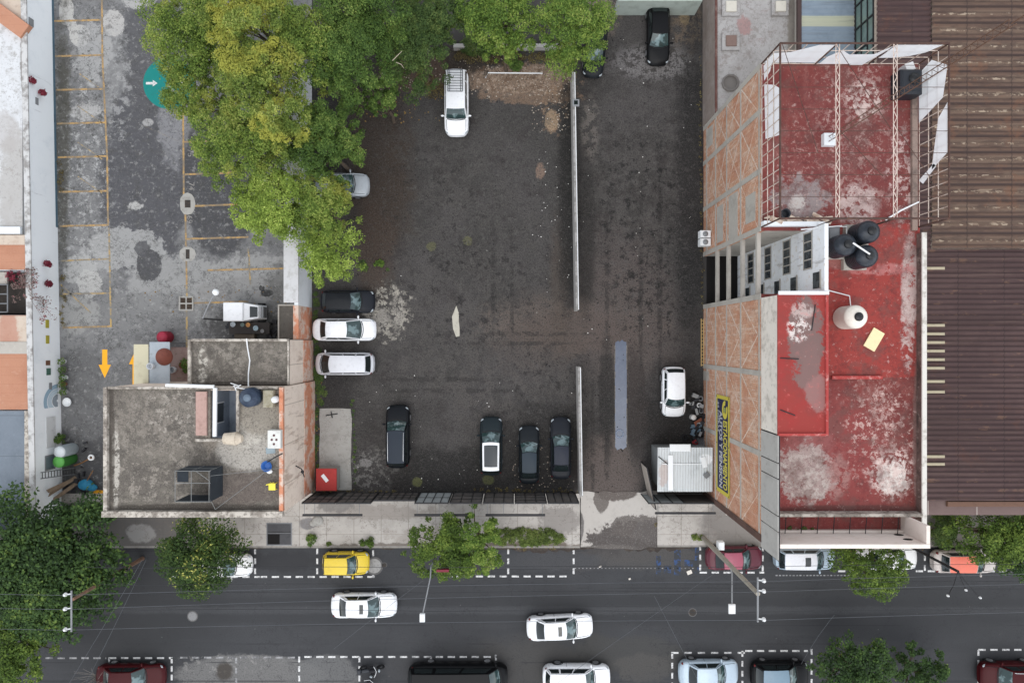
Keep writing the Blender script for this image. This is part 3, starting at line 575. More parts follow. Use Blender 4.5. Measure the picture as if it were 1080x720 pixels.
m_wroof = M('white_roof_paint', C(200,202,203), .9, [('n',.4,.48,.7,C(176,176,175),.8), ('n',1.5,.52,.64,C(158,156,152),.6), ('n',6,.55,.66,C(140,136,130),.5), ('b',15,200,20,60,zW,C(158,154,148),.7,.9,.6,.5), ('c',.4,.004,C(120,116,110),.7),
    ('b',25,60,5,34,zW,C(112,106,98),.85,.8,.4), ('b',5,140,14,22,zW,C(164,160,156),.6,.8,.5)])
m_terra = M('terracotta_roof', C(176,128,103), .9, [('n',.6,.44,.68,C(162,112,88),.8), ('n',2.4,.52,.7,C(185,144,121),.6), ('n',9,.55,.72,C(135,94,76),.6), ('w',1,.62,.03,C(153,101,79),.6)])
m_beige = M('beige_roof', C(192,178,162), .9, [('n',.8,.46,.68,C(168,144,126),.8), ('n',4,.52,.7,C(150,130,116),.6), ('b',8,350,10,30,zW,C(170,118,98),.7,1.0,.6)])
m_bluegrey = M('blue_grey_roof', C(115,124,133), .9, [('n',.4,.44,.7,C(101,110,119),.8), ('n',2.5,.54,.74,C(133,140,148),.5), ('n',8,.56,.74,C(81,88,95),.5), ('w',1,2.9,.02,C(90,97,104),.6)])
LX = -62
def flat(name, v0, v1, mat, label, cat='house', z=zW-.12, extra=None):
    xr = wallx((v0+v1)/2)-.42; y0, y1 = Y(v1,z), Y(v0,z); t = thing(name, ((LX+xr)/2,(y0+y1)/2,0), label, cat)
    MB().box(LX,xr,y0,y1,0,z-.15).build('wall', m_whitew, t); MB().box(LX,xr,y0+.02,y1-.02,z-.15,z).build('roof', mat, t)
    return t, xr, y0, y1, z
t, xr, y0, y1, z = flat('white_roof_house', -140, 247, m_wroof, 'white roofed house behind the white wall, upper left edge')
pa, pb_ = P(-12,5,z), P(30,36,z)
dv = (pb_-pa).normalized(); nn = Vector((-dv.y,dv.x,0))*.55
MB().add([pa-nn,pb_-nn,pb_+nn,pa+nn]+[q+Vector((0,0,.4)) for q in (pa-nn,pb_-nn,pb_+nn,pa+nn)],[(4,5,6,7),(0,1,5,4),(1,2,6,5),(2,3,7,6),(3,0,4,7)]).build('parapet', m_terra, t)
MB().sheet(PX([(-80,-130),(29,-130),(29,26),(-14,-4),(-80,-50)],z+.012), z+.012).build('upper_terrace', m_beige, t)
MB().bev(LX,xr,y0,y0+.5,z,z+.25).build('parapet', m_whitew, t)
t, xr, y0, y1, z = flat('terracotta_house', 248, 284.5, m_terra, 'narrow terracotta roof just above the dark planted yard, left edge')
MB().bev(LX,xr,y1-.7,y1,z,z+.15).build('roof_edge', m_beige, t)
t, xr, y0, y1, z = flat('terracotta_roof_house', 332, 432, m_terra, 'house with beige and terracotta roof below the dark planted yard, left edge')
MB().box(LX,xr,Y(360,z),Y(333,z),z+.002,z+.1).build('beige_roof', m_beige, t)
MB().box(LX,xr,Y(373,z),Y(360.2,z),z+.002,z+.14).build('grey_roof_edge', m_concrete, t)
t, xr, y0, y1, z = flat('blue_grey_roof_house', 433, 560, m_bluegrey, 'house with smooth blue grey roof in the lower left, by the large tree')
MB().bev(xr-.35,xr,y0,y1,z,z+.14).build('roof_edge', m_cap, t)
# the sunken planted yard
yd = thing('yard_balcony', P(10,312,0), 'rusty framed balcony in the dark planted yard at the left edge', 'balcony')
MB().box(LX,wallx(305)-.42,Y(330,1.2),Y(286,1.2),0,.9).build('floor', M('yard_floor', C(63,58,54), .95, [('n',1,.45,.7,C(41,38,36),.8), ('n',4,.5,.7,C(94,88,81),.5)]), yd)
a = MB()
for v in (302,312,322,331): a.tube([P(-40,v-2,2.4),P(8,v-2,2.4)],.05)
for u in (-20,-6,8): a.tube([P(u,300,2.4),P(u,329,2.4)],.05); a.tube([P(u,300,.9),P(u,300,2.4)],.04)
a.build('railing', m_metal_grey, yd)
MB().box(LX,X(12,1.8),Y(300,2.2),Y(287,2.2),2.1,2.25).build('ledge', m_concrete, yd)

# things fixed to or standing by the white wall
def wallthing(name, v, z0, z1, wv, mat, label, cat, grp=None, th=.03):
    p = wline(v,(z0+z1)/2); mb = MB().box(p.x+.006,p.x+.006+th,p.y-wv/2,p.y+wv/2,z0,z1)
    return solid(name, mb, mat, Vector((p.x,p.y,z0)), label, cat, grp)
m_grn = simple('plaque_green', C(70,104,92), .6); m_yel = simple('plaque_yellow', C(170,160,60), .6); m_brn = simple('plaque_brown', C(110,78,60), .7); m_gry = simple('plaque_grey', C(132,134,136), .6)
G='small plaques on the white wall'
for nm,v,z0,z1,wv,mt,lb in [('vent_grille',40,2.25,2.75,.55,m_gry,'grey vent grille on the white wall near the top left corner'),
    ('wall_plaque',117,1.9,2.2,.5,m_gry,'small grey plaque on the white wall below the red hanging plant'),
    ('wall_plaque',342,1.2,1.55,.6,m_yel,'yellow-green plaque on the white wall, upper of a pair'),('wall_plaque',358,1.2,1.55,.6,m_yel,'yellow-green plaque on the white wall, lower of a pair'),
    ('wall_plaque',382,1.15,1.6,.35,m_brn,'brown plaque on the white wall, above a dark green one'),('wall_plaque',391,1.1,1.55,.5,m_grn,'dark green plaque on the white wall by the pot plants'),
    ('wall_plaque',406,1.0,1.3,.5,m_gry,'pale grey plaque on the white wall above the arched mural')]:
    wallthing(nm,v,z0,z1,wv,mt,lb,'plaque' if 'plaque' in nm else 'vent',G if 'plaque' in nm else None)
mu = thing('wall_mural', wline(422,.3), 'pale blue arched mural on the white wall beside the pot plants', 'mural')
p = wline(422,0); x = p.x+.008
def arch(r0,r1,x,n=14):
    vs = [(x,p.y+r*math.cos(PI*i/n),.35+r*1.25*math.sin(PI*i/n)) for r in (r0,r1) for i in range(n+1)]
    return MB().add(vs,[(i,i+1,n+2+i,n+1+i) for i in range(n)])
arch(.95,1.25,x).build('outer_arch', simple('mural_blue', C(150,176,194), .8), mu); arch(.55,.9,x).build('inner_arch', simple('mural_pale', C(188,204,214), .8), mu); arch(.1,.5,x).build('centre', simple('mural_grey', C(140,150,158), .8), mu)
for v,wv in ((446,1.2),(460,1.3)):
    wallthing('wall_panel',v,.7,1.7,wv,M('panel_pale',C(206,208,208),.7,[('n',2,.5,.7,C(176,178,180),.8)],coord='obj'),'pale framed panel on the white wall, %s under the mural' % ('first' if v<450 else 'second'),'panel')
wb = thing('wall_window', wline(484,.9), 'small dark square window low in the white wall by the barrels', 'window'); p = wline(484,0)
MB().box(p.x+.006,p.x+.03,p.y-.45,p.y+.45,.9,1.8).build('pane', simple('mirror_pane', C(110,124,128), .3), wb)
MB().box(p.x+.006,p.x+.05,p.y-.55,p.y-.46,.8,1.9).box(p.x+.006,p.x+.05,p.y+.46,p.y+.55,.8,1.9).box(p.x+.006,p.x+.05,p.y-.46,p.y+.46,1.81,1.9).box(p.x+.006,p.x+.05,p.y-.46,p.y+.46,.8,.89).build('frame', m_gry, wb)

# ---- tall apartment building on the right
zR, zT = 11.9, 14.4
BX0, BX1, BY0, BY1 = 14.43, 23.62, -11.57, 16.1
RY0, RY1, RXB = 2.75, 6.4, 16.96           # open recess in the west side
m_brick = brick_mat('red_brick')
red = C(150,58,56)
m_red = M('red_roof_coating', C(114,55,50), .88, [
    ('n',.3,.44,.62,C(104,47,45),.8), ('n',.45,.50,.62,C(128,74,68),.6), ('n',1.1,.52,.62,C(100,58,54),.5), ('n',.8,.55,.62,C(134,92,86),.45,9,(1,.35,1)), ('n',1.6,.5,.74,C(138,70,66),.6), ('box',874,236,970,398,zR,C(142,58,52),1,1.2,.06),
    ('b',852,470,26,26,zR,C(132,108,104),.85,.8,.35,.4), ('b',930,445,14,34,zR,C(186,158,150),.5,1.3,.6,.5,5.5,.5), ('b',862,500,80,90,zR,C(134,64,62),.7,.4,.3,.6), ('b',848,425,24,34,zR,C(136,108,104),.8,.6,.4,.6), ('b',905,150,70,80,zR,C(112,58,56),.6,.5,.3,.8),
    ('b',850,500,27,30,zR,C(158,144,138),.85,1.4,.8,.25), ('b',850,500,27,30,zR,C(178,168,160),.8,.8,.4,.3,2.6,0.465), ('b',884,500,12,22,zR,C(156,120,114),.7,.9,.5,.5,2.5,0.425),
    ('b',941,503,15,18,zR,C(214,206,198),.95,1.8,.6,.2), ('b',941,500,24,26,zR,C(206,186,178),.9,1.2,.4,.6,3.5,0.485),
    ('b',960,298,9,54,zR,C(176,158,152),.9,1.5,.4,.4,3.0,0.405), ('b',957,345,7,44,zR,C(186,166,160),.85,1.6,.5,.4,3.4,0.465), ('b',928,284,38,6,zR,C(172,112,108),.75,1.3,.4,.4,1.6,0.425), ('b',885,275,18,10,zR,C(150,104,98),.7,1.1,.5,.5),
    ('b',905,215,20,22,zR,C(186,168,162),.85,1.0,.4,.5,2.2,0.425), ('b',900,130,36,100,zR,C(180,154,146),.6,1.1,.4,.8,2.6,0.520), ('b',845,212,28,22,zR,C(134,124,122),.95,1.1,.8,.35), ('b',840,214,8,8,zR,C(180,174,168),.8,2.2,.8,.3),
    ('b',912,105,20,20,zR,C(200,182,174),.85,1.3,.5,.5,3.0,0.485), ('b',950,190,16,50,zR,C(190,168,162),.8,1.2,.5,.6,2.8,0.495), ('b',930,455,36,50,zR,C(206,180,170),.72,1.4,.5,.7,2.6,0.525), ('b',855,170,40,50,zR,C(172,140,132),.5,1.3,.5,.7,3.2,0.540),
    ('b',968,460,5,90,zR,C(120,100,94),.7,1.1,.3,.5), ('b',900,537,80,5,zR,C(86,54,50),.8,.7,.3,.5),
    ('n',3.1,.60,.65,C(196,170,162),.5), ('n',7,.61,.66,C(186,150,142),.45), ('n',1.3,.5,.64,C(96,42,42),.45), ('n',.7,.50,.62,C(98,72,67),.5), ('n',2.4,.53,.63,C(84,52,49),.4), ('n',14,.56,.72,C(92,40,40),.5), ('c',.55,.005,C(92,40,40),.8), ('s',5,.10,C(200,176,168),.4)], bump=(8,.25,.02))
bld = thing('apartment_building', (19,2,0), 'tall brick apartment block with worn red flat roof and open recess in its side', 'building')
MB().box(BX0,BX0+.2,RY1,BY1,0,zR-.02).build('wall', m_brick, bld); MB().box(BX0,BX0+.2,BY0,RY0,0,zR-.02).build('wall', m_brick, bld)
MB().box(BX0+.2,BX1,BY1-.2,BY1,0,zR-.02).box(BX1-.2,BX1,BY0+.2,BY1-.2,0,zR-.02).box(BX0+.2,BX1,BY0,BY0+.2,0,zR-.02).build('wall', m_plaster, bld)
# concrete frame on the west face
fr = MB()
for yc in (13.35,9.9,RY1+.14,RY0-.14,-1.85,-6.5,BY0+.16,BY1-.12): fr.box(BX0-.04,BX0-.003,yc-.16,yc+.16,0,zR)
ys = sorted([13.35,9.9,RY1+.14,RY0-.14,-1.85,-6.5,BY0+.16,BY1-.12])
for zz in (0.9,3.1,5.6,8.4,zR-.28):
    for i in range(len(ys)-1):
        y0_, y1_ = ys[i]+.16, ys[i+1]-.16
        if abs(ys[i]-(RY0-.14)) < .01: continue
        fr.box(BX0-.034,BX0-.003,y0_,y1_,zz-.09,zz+.09)
fr.build('concrete_frame', m_concrete, bld)
zs = [.9,3.1,5.6,8.4,11.5]
m_mortar = M('mortar', C(214,200,186), .92, [('n',2,.47,.56,C(200,150,120),.7)])
for part_ in (0,1):
    dg_ = MB()
    for i in range(len(ys)-1):
        if abs(ys[i]-(RY0-.14)) < .01 or (ys[i] > RY0) != bool(part_): continue
        y0_, y1_ = ys[i]+.16, ys[i+1]-.16; ym = (y0_+y1_)/2
        for k in range(4):
            segs = [((y0_,zs[k]+.1),(y1_,zs[k+1]-.1)),((y1_,zs[k]+.1),(y0_,zs[k+1]-.1))] if y1_-y0_ < 3.6 else [((y0_,zs[k]+.1),(ym,zs[k+1]-.1)),((y1_,zs[k]+.1),(ym,zs[k+1]-.1))]
            for j,(p0,p1) in enumerate(segs):
                d = Vector((0,p1[0]-p0[0],p1[1]-p0[1])).normalized(); n = Vector((0,-d.z,d.y))*.045; xx = BX0-.012-.006*j
                dg_.add([(xx,p0[0]+n.y,p0[1]+n.z),(xx,p1[0]+n.y,p1[1]+n.z),(xx,p1[0]-n.y,p1[1]-n.z),(xx,p0[0]-n.y,p0[1]-n.z)],[(0,1,2,3)])
    dg_.build('mortar_stripes', m_mortar, bld)
for y0_,y1_,z0_,z1_ in ((7.2,8.9,9.3,11.0),(14.2,15.6,1.0,2.4),(6.9,9.4,3.4,4.8),(6.7,9.6,6.0,7.8),(3.0-5.9,-2.2,.0,1.4)): MB().box(BX0-.02,BX0-.002,y0_,y1_,z0_,z1_).build('grey_render_patch', m_concrete, bld)
# brown skirting at the street corner
MB().box(BX0-.05,BX0-.003-.04,BY0-.02,BY0+.42,0,zR+.1).build('corner_strip', M('dark_corner', C(92,70,62), .9, [('n',1.2,.45,.7,C(66,50,46),.8)]), bld)
# roof (around the recess)
MB().box(BX0,BX1,RY1,BY1,zR-.02,zR+.0).build('roof', m_red, bld)
MB().box(RXB+.2,BX1,BY0,RY1,zR-.02,zR).box(BX0,RXB+.2,BY0,RY0,zR-.02,zR).build('roof', m_red, bld)
# recess walls, floors and windows
m_recess = M('recess_white', C(234,238,240), .88, [('n',.9,.48,.7,C(214,218,222),.7), ('n',2.0,.54,.66,C(200,188,168),.6), ('n',1.2,.55,.66,C(140,134,126),.6,7,(1,2.5,.3))])
MB().box(RXB,RXB+.2,RY0,RY1,0,zT).build('recess_wall', m_recess, bld)
MB().box(BX0+.2,RXB,RY0-.2,RY0,0,zR-.03).box(BX0+.2,RXB,RY1,RY1+.2,0,zR-.03).build('recess_side_wall', m_concrete, bld)
MB().box(BX0+.22,RXB,RY0,RY1,.02,.1).build('recess_floor', m_void, bld)
for zz in (3.1,5.6,8.4,11.1): MB().box(BX0+.0,BX0+.22,RY0,RY1,zz-.14,zz+.14).build('floor_beam', m_concrete, bld)
MB().box(BX0-.02,BX0+.3,RY1+.21,RY1+.5,zR,zR+.5).box(BX0+.3,RXB+1.2,RY1+.22,RY1+.48,zR,zR+.35).build('roof_beam', m_whitew, bld)
MB().bev(BX0,RXB+.2,RY0-.22,RY0-.02,zT+.0,zT+.12).build('recess_coping', m_whitew, bld)
m_pane = M('recess_glass', C(48,54,58), .2, [('n',2,.45,.6,C(92,100,104),.6)], spec=.5)
for zc in (3.0,6.25,9.35,12.35):
    wdw = MB().box(RXB-.03,RXB-.004,4.15,6.2,zc-.5,zc+.5).build('window', m_pane, bld); f2 = MB()
    for k in range(5): yy = 4.15+2.05*k/4; f2.box(RXB-.05,RXB-.032,yy-.035,yy+.035,zc-.5,zc+.5)
    f2.box(RXB-.05,RXB-.032,4.1,6.25,zc+.502,zc+.58).box(RXB-.05,RXB-.032,4.1,6.25,zc-.58,zc-.502).build('frame', m_concrete, wdw)
for zc in (2.4,5.1,7.85,10.4,13.5):
    w2 = MB().box(RXB-.03,RXB-.004,2.95,3.85,zc-.5,zc+.4).build('window', m_pane, bld)
    MB().box(RXB-.06,RXB-.004,2.9,3.95,zc+.402,zc+.5).build('lintel', m_concrete, w2)
# penthouse over the south part
PY0, PY1, PX1 = -5.04, 2.52, 17.05
m_redp = M('penthouse_red', C(140,54,49), .85, [('n',.5,.48,.6,C(122,58,54),.5), ('n',.8,.46,.7,C(150,48,46),.8), ('b',850,360,17,44,zT,C(112,92,88),.95,1.3,.75,.25), ('b',855,395,11,28,zT,C(118,92,88),.95,1.3,.75,.25), ('b',842,348,12,12,zT,C(206,196,190),.9,1.4,.3,.4,3.2,.48), ('b',846,327,12,9,zT,C(176,160,154),.8,1.2,.3,.4,3,.47), ('b',862,415,12,20,zT,C(138,100,96),.9,.9,.5,.3), ('n',3,.56,.72,C(204,110,104),.5,6), ('s',3,.1,C(214,190,184),.5)], bump=(8,.2,.02))
MB().box(BX0-.0,BX0+.2,PY0,PY1,zR+.0,zT-.05).build('penthouse_wall', M('grey_cream_render', C(222,215,204), .9, [('n',1,.46,.7,C(172,164,152),.8), ('n',4,.54,.72,C(150,140,128),.5)]), bld)
MB().box(BX0+.2,PX1,PY1-.2,PY1,zR,zT-.05).box(BX0+.2,PX1,PY0,PY0+.2,zR,zT-.05).box(PX1-.2,PX1,PY0+.2,PY1-.2,zR,zT-.05).build('penthouse_wall', m_redp, bld)
MB().bev(BX0-.03,PX1+.05,PY0-.05,PY1+.05,zT-.05,zT+.03).build('penthouse_roof', m_redp, bld)
MB().bev(PX1-.08,PX1+.06,PY0-.05,PY1,zT+.03,zT+.16).bev(BX0,PX1-.08,PY0-.06,PY0+.08,zT+.03,zT+.16).build('roof_edge', M('red_edge', C(160,62,58), .85, [('n',3,.5,.7,C(216,180,172),.6)]), bld)
st = MB(); st.tube([(BX0+.1,-.9,zT+.06),(BX0+1.1,-.95,zT+.06)],.03); st.tube([(BX0+.1,-4.6+.9,zT+.06),(BX0+.9,-4.0,zT+.06)],.03); st.tube([(BX0+2,2.0,zT+.06),(BX0+1.8,.6,zT+.06)],.03)
st.build('roof_cable', m_metal_dark, bld)
# parapets
MB().bev(P(876,0,zR).x,P(929,0,zR).x,Y(399.5,zR),Y(396,zR),zR,zR+.22).build('roof_ridge', bpy.data.materials['red_edge'], bld)
MB().box(BX1-.2,BX1,BY0+.3,PY1+3.7,zR,zR+.55).build('parapet', M('stained_parapet', C(112,92,86), .92, [('n',1.2,.45,.62,C(70,60,56),.8), ('n',3,.53,.62,C(160,146,136),.6)]), bld); MB().bev(BX1-.25,BX1+.03,BY0+.3,PY1+3.7,zR+.55,zR+.64).build('parapet_cap', M('pale_cap', C(204,200,192), .9, [('n',1.5,.5,.66,C(150,142,132),.7)]), bld)
MB().bev(BX1-.55,BX1-.23,RY1,BY1-.3,zR,zR+.2).build('gutter_edge', M('grey_gutter', C(140,122,112), .9, [('n',2,.44,.66,C(96,84,78),.8)]), bld)
mY = -9.9
MB().bev(BX0+.3,BX1-.2,mY-.09,mY+.09,zR,zR+.66).build('parapet', m_cap, bld)
m_fr = M('cream_front', C(222,212,202), .88, [('n',.8,.5,.72,C(204,192,180),.7), ('n',3,.58,.74,C(176,160,148),.5)])
MB().bev(BX0+.06,22.7,-11.22,-10.99,zR,zT).build('front_parapet', m_fr, bld)
MB().box(22.5,22.7,-10.985,mY-.1,zR,zT-.03).build('return_wall', m_fr, bld)
MB().box(BX0+.2,22.5,-10.985,-10.86,zR,zR+.25).build('inner_ledge', m_fr, bld)
for zz in (12.6,13.5): MB().ell((22.0,-10.98,zz),.28,.03,.18,10,6).build('vent_hole', m_void, bld)
rods = MB()
for i in range(9):
    xx = BX0+1.2+i*.92; rods.tube([(xx,mY-.08,zR+.6),(xx,-10.98,zR+.45)],.025,6)
rods.build('awning_rods', m_metal_dark, bld)
db = MB(); rr = random.Random(3)
for i in range(16): db.ell((BX0+1+rr.random()*2.2,mY-.9-rr.random()*.4,zR+.05),.12+.1*rr.random(),.1,.08,7,4,rr.random()*3)
db.build('moss', M('moss', C(78,84,44), .95, [('n',4,.5,.7,C(50,52,30),.8)]), bld)
# grey board screen along the roof's west edge
scr = thing('board_screen', (BX0,-8.5,zR), 'row of grey boards standing on the roof edge above the wall sign', 'screen')
yy = PY0-.08; k = 0
m_board = M('weathered_board', C(172,170,165), .88, [('n',.9,.46,.7,C(150,147,142),.8), ('n',4,.54,.72,C(190,187,182),.5), ('n',1.2,.6,.72,C(116,112,107),.6)], coord='pos')
for wdt in (1.5,.85,2.0,.85,1.55):
    MB().box(BX0-.02,BX0+.03,yy-wdt+.05,yy,zR+.02,zT+.02).build('board', m_board, scr); yy -= wdt+.01
a = MB()
for q in (-5.1,-6.62,-7.5,-9.5,-10.4,-11.9): a.tube([(BX0+.06,q,zR),(BX0+.06,q,zT+.05)],.04)
a.tube([(BX0+.07,-5.1,zT),(BX0+.07,-11.95,zT)],.04); a.build('frame', m_metal_dark, scr)

# ---- steel billboard frame over the north half of the roof
bf = thing('billboard_frame', (19,11,zR), 'rusty open steel billboard frame with torn white sheets standing round the red roof', 'billboard frame')
zF = 14.65; fx0, fx1, fy0, fy1 = BX0+.02, 23.55, 6.62, BY1-.05
m_truss = M('pale_rusty_steel', C(196,182,170), .7, [('n',3,.5,.62,C(140,108,90),.7)])
a = MB()      # top ring and posts
for p0,p1 in (((fx0,fy0,zF),(fx0,fy1,zF)),((fx0,fy1,zF),(fx1,fy1,zF)),((fx1,fy1,zF),(fx1,fy0,zF)),((fx0,fy0,zF),(fx1,fy0,zF))): a.tube([p0,p1],.06)
for xx in (fx0,17.55,20.65,fx1):
    for yy2 in (fy0,fy1): a.tube([(xx,yy2,zR),(xx,yy2,zF)],.05)
a.build('main_frame', M('dark_rust', C(72,54,48), .8, [('n',3,.45,.65,C(104,72,58),.6)]), bf)
a = MB()      # lattice on the three sides
def ladder(mb, p0, p1, up, nrow, ncol, r=.027):
    p0, p1, up = Vector(p0), Vector(p1), Vector(up)
    for i in range(nrow+1): mb.tube([p0+up*i/nrow, p1+up*i/nrow], r, 5)
    for j in range(ncol+1): q = p0.lerp(p1,j/ncol); mb.tube([q,q+up], r, 5)
up = (0,0,zF-zR-.1)
ladder(a,(fx0,fy0,zR+.05),(fx0,fy1,zR+.05),up,3,14); ladder(a,(fx1,fy0,zR+.05),(fx1,fy1,zR+.05),up,3,14); ladder(a,(fx0,fy1,zR+.05),(fx1,fy1,zR+.05),up,3,12)
a.build('side_lattice', m_truss, bf)
for xx in (17.55,20.65):   # overhead zigzag trusses
    a = MB(); a.tube([(xx-.1,fy0,zF),(xx-.1,fy1,zF)],.022); a.tube([(xx+.1,fy0,zF),(xx+.1,fy1,zF)],.022)
    n = 26
    for i in range(n): s_ = -1 if i%2 else 1; a.tube([(xx-.09*s_,fy0+(fy1-fy0)*i/n,zF),(xx+.09*s_,fy0+(fy1-fy0)*(i+1)/n,zF)],.022,5)
    a.build('zigzag_truss', M('truss_pale', C(206,190,178), .7, [('n',3,.45,.7,C(150,120,104),.7)]) if xx < 18 else bpy.data.materials['truss_pale'], bf)
a = MB()
for i in range(1,8): yq = fy0+(fy1-fy0)*i/8; a.tube([(fx0,yq,zF-.02),(fx1,yq,zF-.02)],.016,4)
for p0,p1 in (((fx0+.1,fy1,zF),(17.5,10.8,zR+.5)),((17.6,fy1-.3,zF),(20.6,11.5,zF-.3)),((20.7,11.8,zF-.2),(23.4,8.2,zF-.6)),((17.6,11.4,zF),(20.2,9.0,zF-.4))): a.tube([p0,p1],.02,4)
a.build('tie_wires', bpy.data.materials['dark_rust'], bf)
m_sheet = M('torn_vinyl', C(244,246,247), .6, [('n',1,.58,.75,C(220,218,214),.5)], coord='obj')
_t = m_sheet.node_tree; _tr = _t.nodes.new('ShaderNodeBsdfTranslucent'); _tr.inputs[0].default_value = C(244,246,247); _mx = _t.nodes.new('ShaderNodeMixShader'); _mx.inputs[0].default_value = .45
_o = [n_ for n_ in _t.nodes if n_.type == 'OUTPUT_MATERIAL'][0]; _b = [n_ for n_ in _t.nodes if n_.type == 'BSDF_PRINCIPLED'][0]
_t.links.new(_b.outputs[0], _mx.inputs[1]); _t.links.new(_tr.outputs[0], _mx.inputs[2]); _t.links.new(_mx.outputs[0], _o.inputs[0])
def sheetpoly(pts, mat=m_sheet):
    n = len(pts); mb = MB(); c = Vector((0,0,0))
    for p in pts: c += Vector(p)
    c /= n
    mb.add(list(pts)+[tuple(c+Vector((.0,.0,.05)))], [(i,(i+1)%n,n) for i in range(n)])
    o = mb.build('torn_sheet', mat, bf); return o
yN = fy1-.06; L_ = zR+.05; T_ = zF-.05
sheetpoly([(fx0+.05,yN,L_+.3),(17.4,yN,L_+.3),(17.45,yN,T_),(16.6,yN,T_-.02),(15.4,yN,zR+1.75),(fx0+.1,yN,zR+1.6)])
sheetpoly([(17.7,yN,L_+.1),(20.2,yN,L_+.1),(20.35,yN,zR+1.5),(18.8,yN,zR+1.45),(18.2,yN,zR+2.0),(17.75,yN,zR+1.2)])
sheetpoly([(19.4,yN-.05,L_),(20.2,yN-.05,L_+.05),(20.6,yN-.05,zF-.5),(20.6,yN-.05,T_)])
sheetpoly([(20.7,yN,zR+1.0),(20.75,yN,T_),(23.3,yN,T_),(22.9,yN,zR+1.7),(22.3,yN,zR+1.25),(21.4,yN,zR+1.0)])
xw = fx0+.08
sheetpoly([(xw,14.8,zR+.2),(xw,11.6,zR+.4),(xw,11.2,zF-.3),(xw,11.7,zF-.1),(xw,13.6,zF-.05),(xw,14.2,zR+1.7)])
sheetpoly([(xw,15.9,zR+.1),(xw,15.0,zR+.2),(xw,15.2,zR+1.1),(xw,15.9,zR+1.6)])
xe = fx1-.05
sheetpoly([(xe,fy1-.6,zR+.1),(xe,12.6,zR+.1),(xe,13.3,T_-.4),(xe,14.9,T_),(xe,fy1-.3,zR+1.3)])
sheetpoly([(xe,12.9,T_),(xe,10.2,T_),(xe,9.6,zR+1.3),(xe,10.6,zR+1.5),(xe,12.3,zR+1.9)])
sheetpoly([(xe,9.3,zR+.1),(xe,9.0,zR+.5),(xe,9.7,zR+1.7),(xe,9.9,zR+1.5)])
# lattice mast with guys
mx, my = 18.25, 11.6; mh = 26.5
mast = thing('radio_mast', (mx,my,zR), 'tall thin lattice radio mast rising from the red roof', 'mast')
a = MB(); tri = [(.17*math.cos(2*PI*i/3),.17*math.sin(2*PI*i/3)) for i in range(3)]
for tx,ty in tri: a.tube([(mx+tx,my+ty,zR+.4),(mx+tx,my+ty,mh)],.022,5)
n = 34
for i in range(n):
    z0_, z1_ = zR+.4+(mh-zR-.4)*i/n, zR+.4+(mh-zR-.4)*(i+1)/n
    for k in range(3):
        p0, p1 = tri[k], tri[(k+1)%3]
        a.tube([(mx+p0[0],my+p0[1],z0_),(mx+p1[0],my+p1[1],z1_)],.012,4)
a.build('lattice', m_rust, mast)
MB().bev(mx-.35,mx+.35,my-.35,my+.35,zR,zR+.4).build('base', m_whitew, mast)
a = MB(); a.tube([(mx,my,mh),(mx,my,mh+1.3)],.03); a.build('antenna', m_rust, mast)
# rooftop tanks and oddments
def tank(x, y, z0, r, h_, body, lidm, label, ring=True, grp=None):
    t = thing('water_tank', (x,y,z0), label, 'water tank', grp)
    pr = [(r*.97,z0),(r,z0+.06)]
    for i in range(1,7): zz = z0+.06+(h_-.06)*i/7; pr += [(r,zz-.03),(r*.975,zz),(r,zz+.03)]
    pr += [(r,z0+h_),(r*.93,z0+h_+.12),(r*.7,z0+h_+.24),(r*.42,z0+h_+.33),(r*.38,z0+h_+.34)]
    MB().lathe((x,y,0), pr, 28).build('body', body, t)
    MB().lathe((x,y,0), [(r*.36,z0+h_+.34),(r*.38,z0+h_+.40),(r*.34,z0+h_+.45),(r*.1,z0+h_+.48)], 20).build('lid', lidm, t)
    return t
m_tank = M('black_tank_plastic', C(36,41,48), .35, [('n',2,.48,.6,C(58,64,72),.5)], coord='obj'); m_lid = simple('tank_lid', C(26,28,30), .4)
zt = zR+.35; gT = 'black water tanks on the red roof'
tanks = [(P(896,257,zt+1.75),'black water tank, leftmost of the three on the red roof'),(P(921,243,zt+1.75),'black water tank, upper right of the three on the red roof'),(P(919,269,zt+1.75),'black water tank with a pale pipe to its lid, lower right of three')]
for p,lb in tanks: tank(p.x,p.y,zt,.63,1.25,m_tank,m_lid,lb,grp=gT)
a = MB()
for p,lb in tanks: a.bev(p.x-.66,p.x+.66,p.y-.62,p.y+.62,zR,zt)
solid('tank_plinth', a, m_concrete, (P(910,258,zR).x,P(910,258,zR).y,zR), 'concrete plinth under the three black roof tanks', 'plinth')
p0, p1 = tanks[0][0], tanks[2][0]
solid('tank_pipe', MB().tube([(p0.x+.2,p0.y+.05,zt+1.72),(p1.x-.1,p1.y+.05,zt+1.78)],.05,8), m_whitep, p0, 'white pipe joining two black tanks on the red roof', 'pipe')
p = P(904,334,zR+1.55); tank(p.x,p.y,zR+.02,.66,1.35,M('cream_tank_plastic', C(222,218,206), .45, [('n',2,.5,.7,C(196,190,176),.6)], coord='obj'),m_lid,'cream white water tank with a dark lid alone on the red roof')
p = P(922,358,zR+.1); solid('foam_board', MB().obox((p.x,p.y,zR+.07),.72,1.2,.08,R(-30)), simple('cream_board', C(232,214,168), .8), p, 'pale yellow board lying flat on the red roof beside the white tank', 'board')
p = P(959,85,zR+.8); dt = thing('dark_tank', (p.x,p.y,zR), 'square black tank in the upper right corner of the red roof', 'tank')
MB().bev(p.x-.62,p.x+.62,p.y-.85,p.y+.55,zR,zR+1.1,.12).build('body', m_black, dt); MB().lathe((p.x+.1,p.y,0),[(.3,zR+1.1),(.3,zR+1.18),(.1,zR+1.22)],16).build('lid', m_lid, dt)
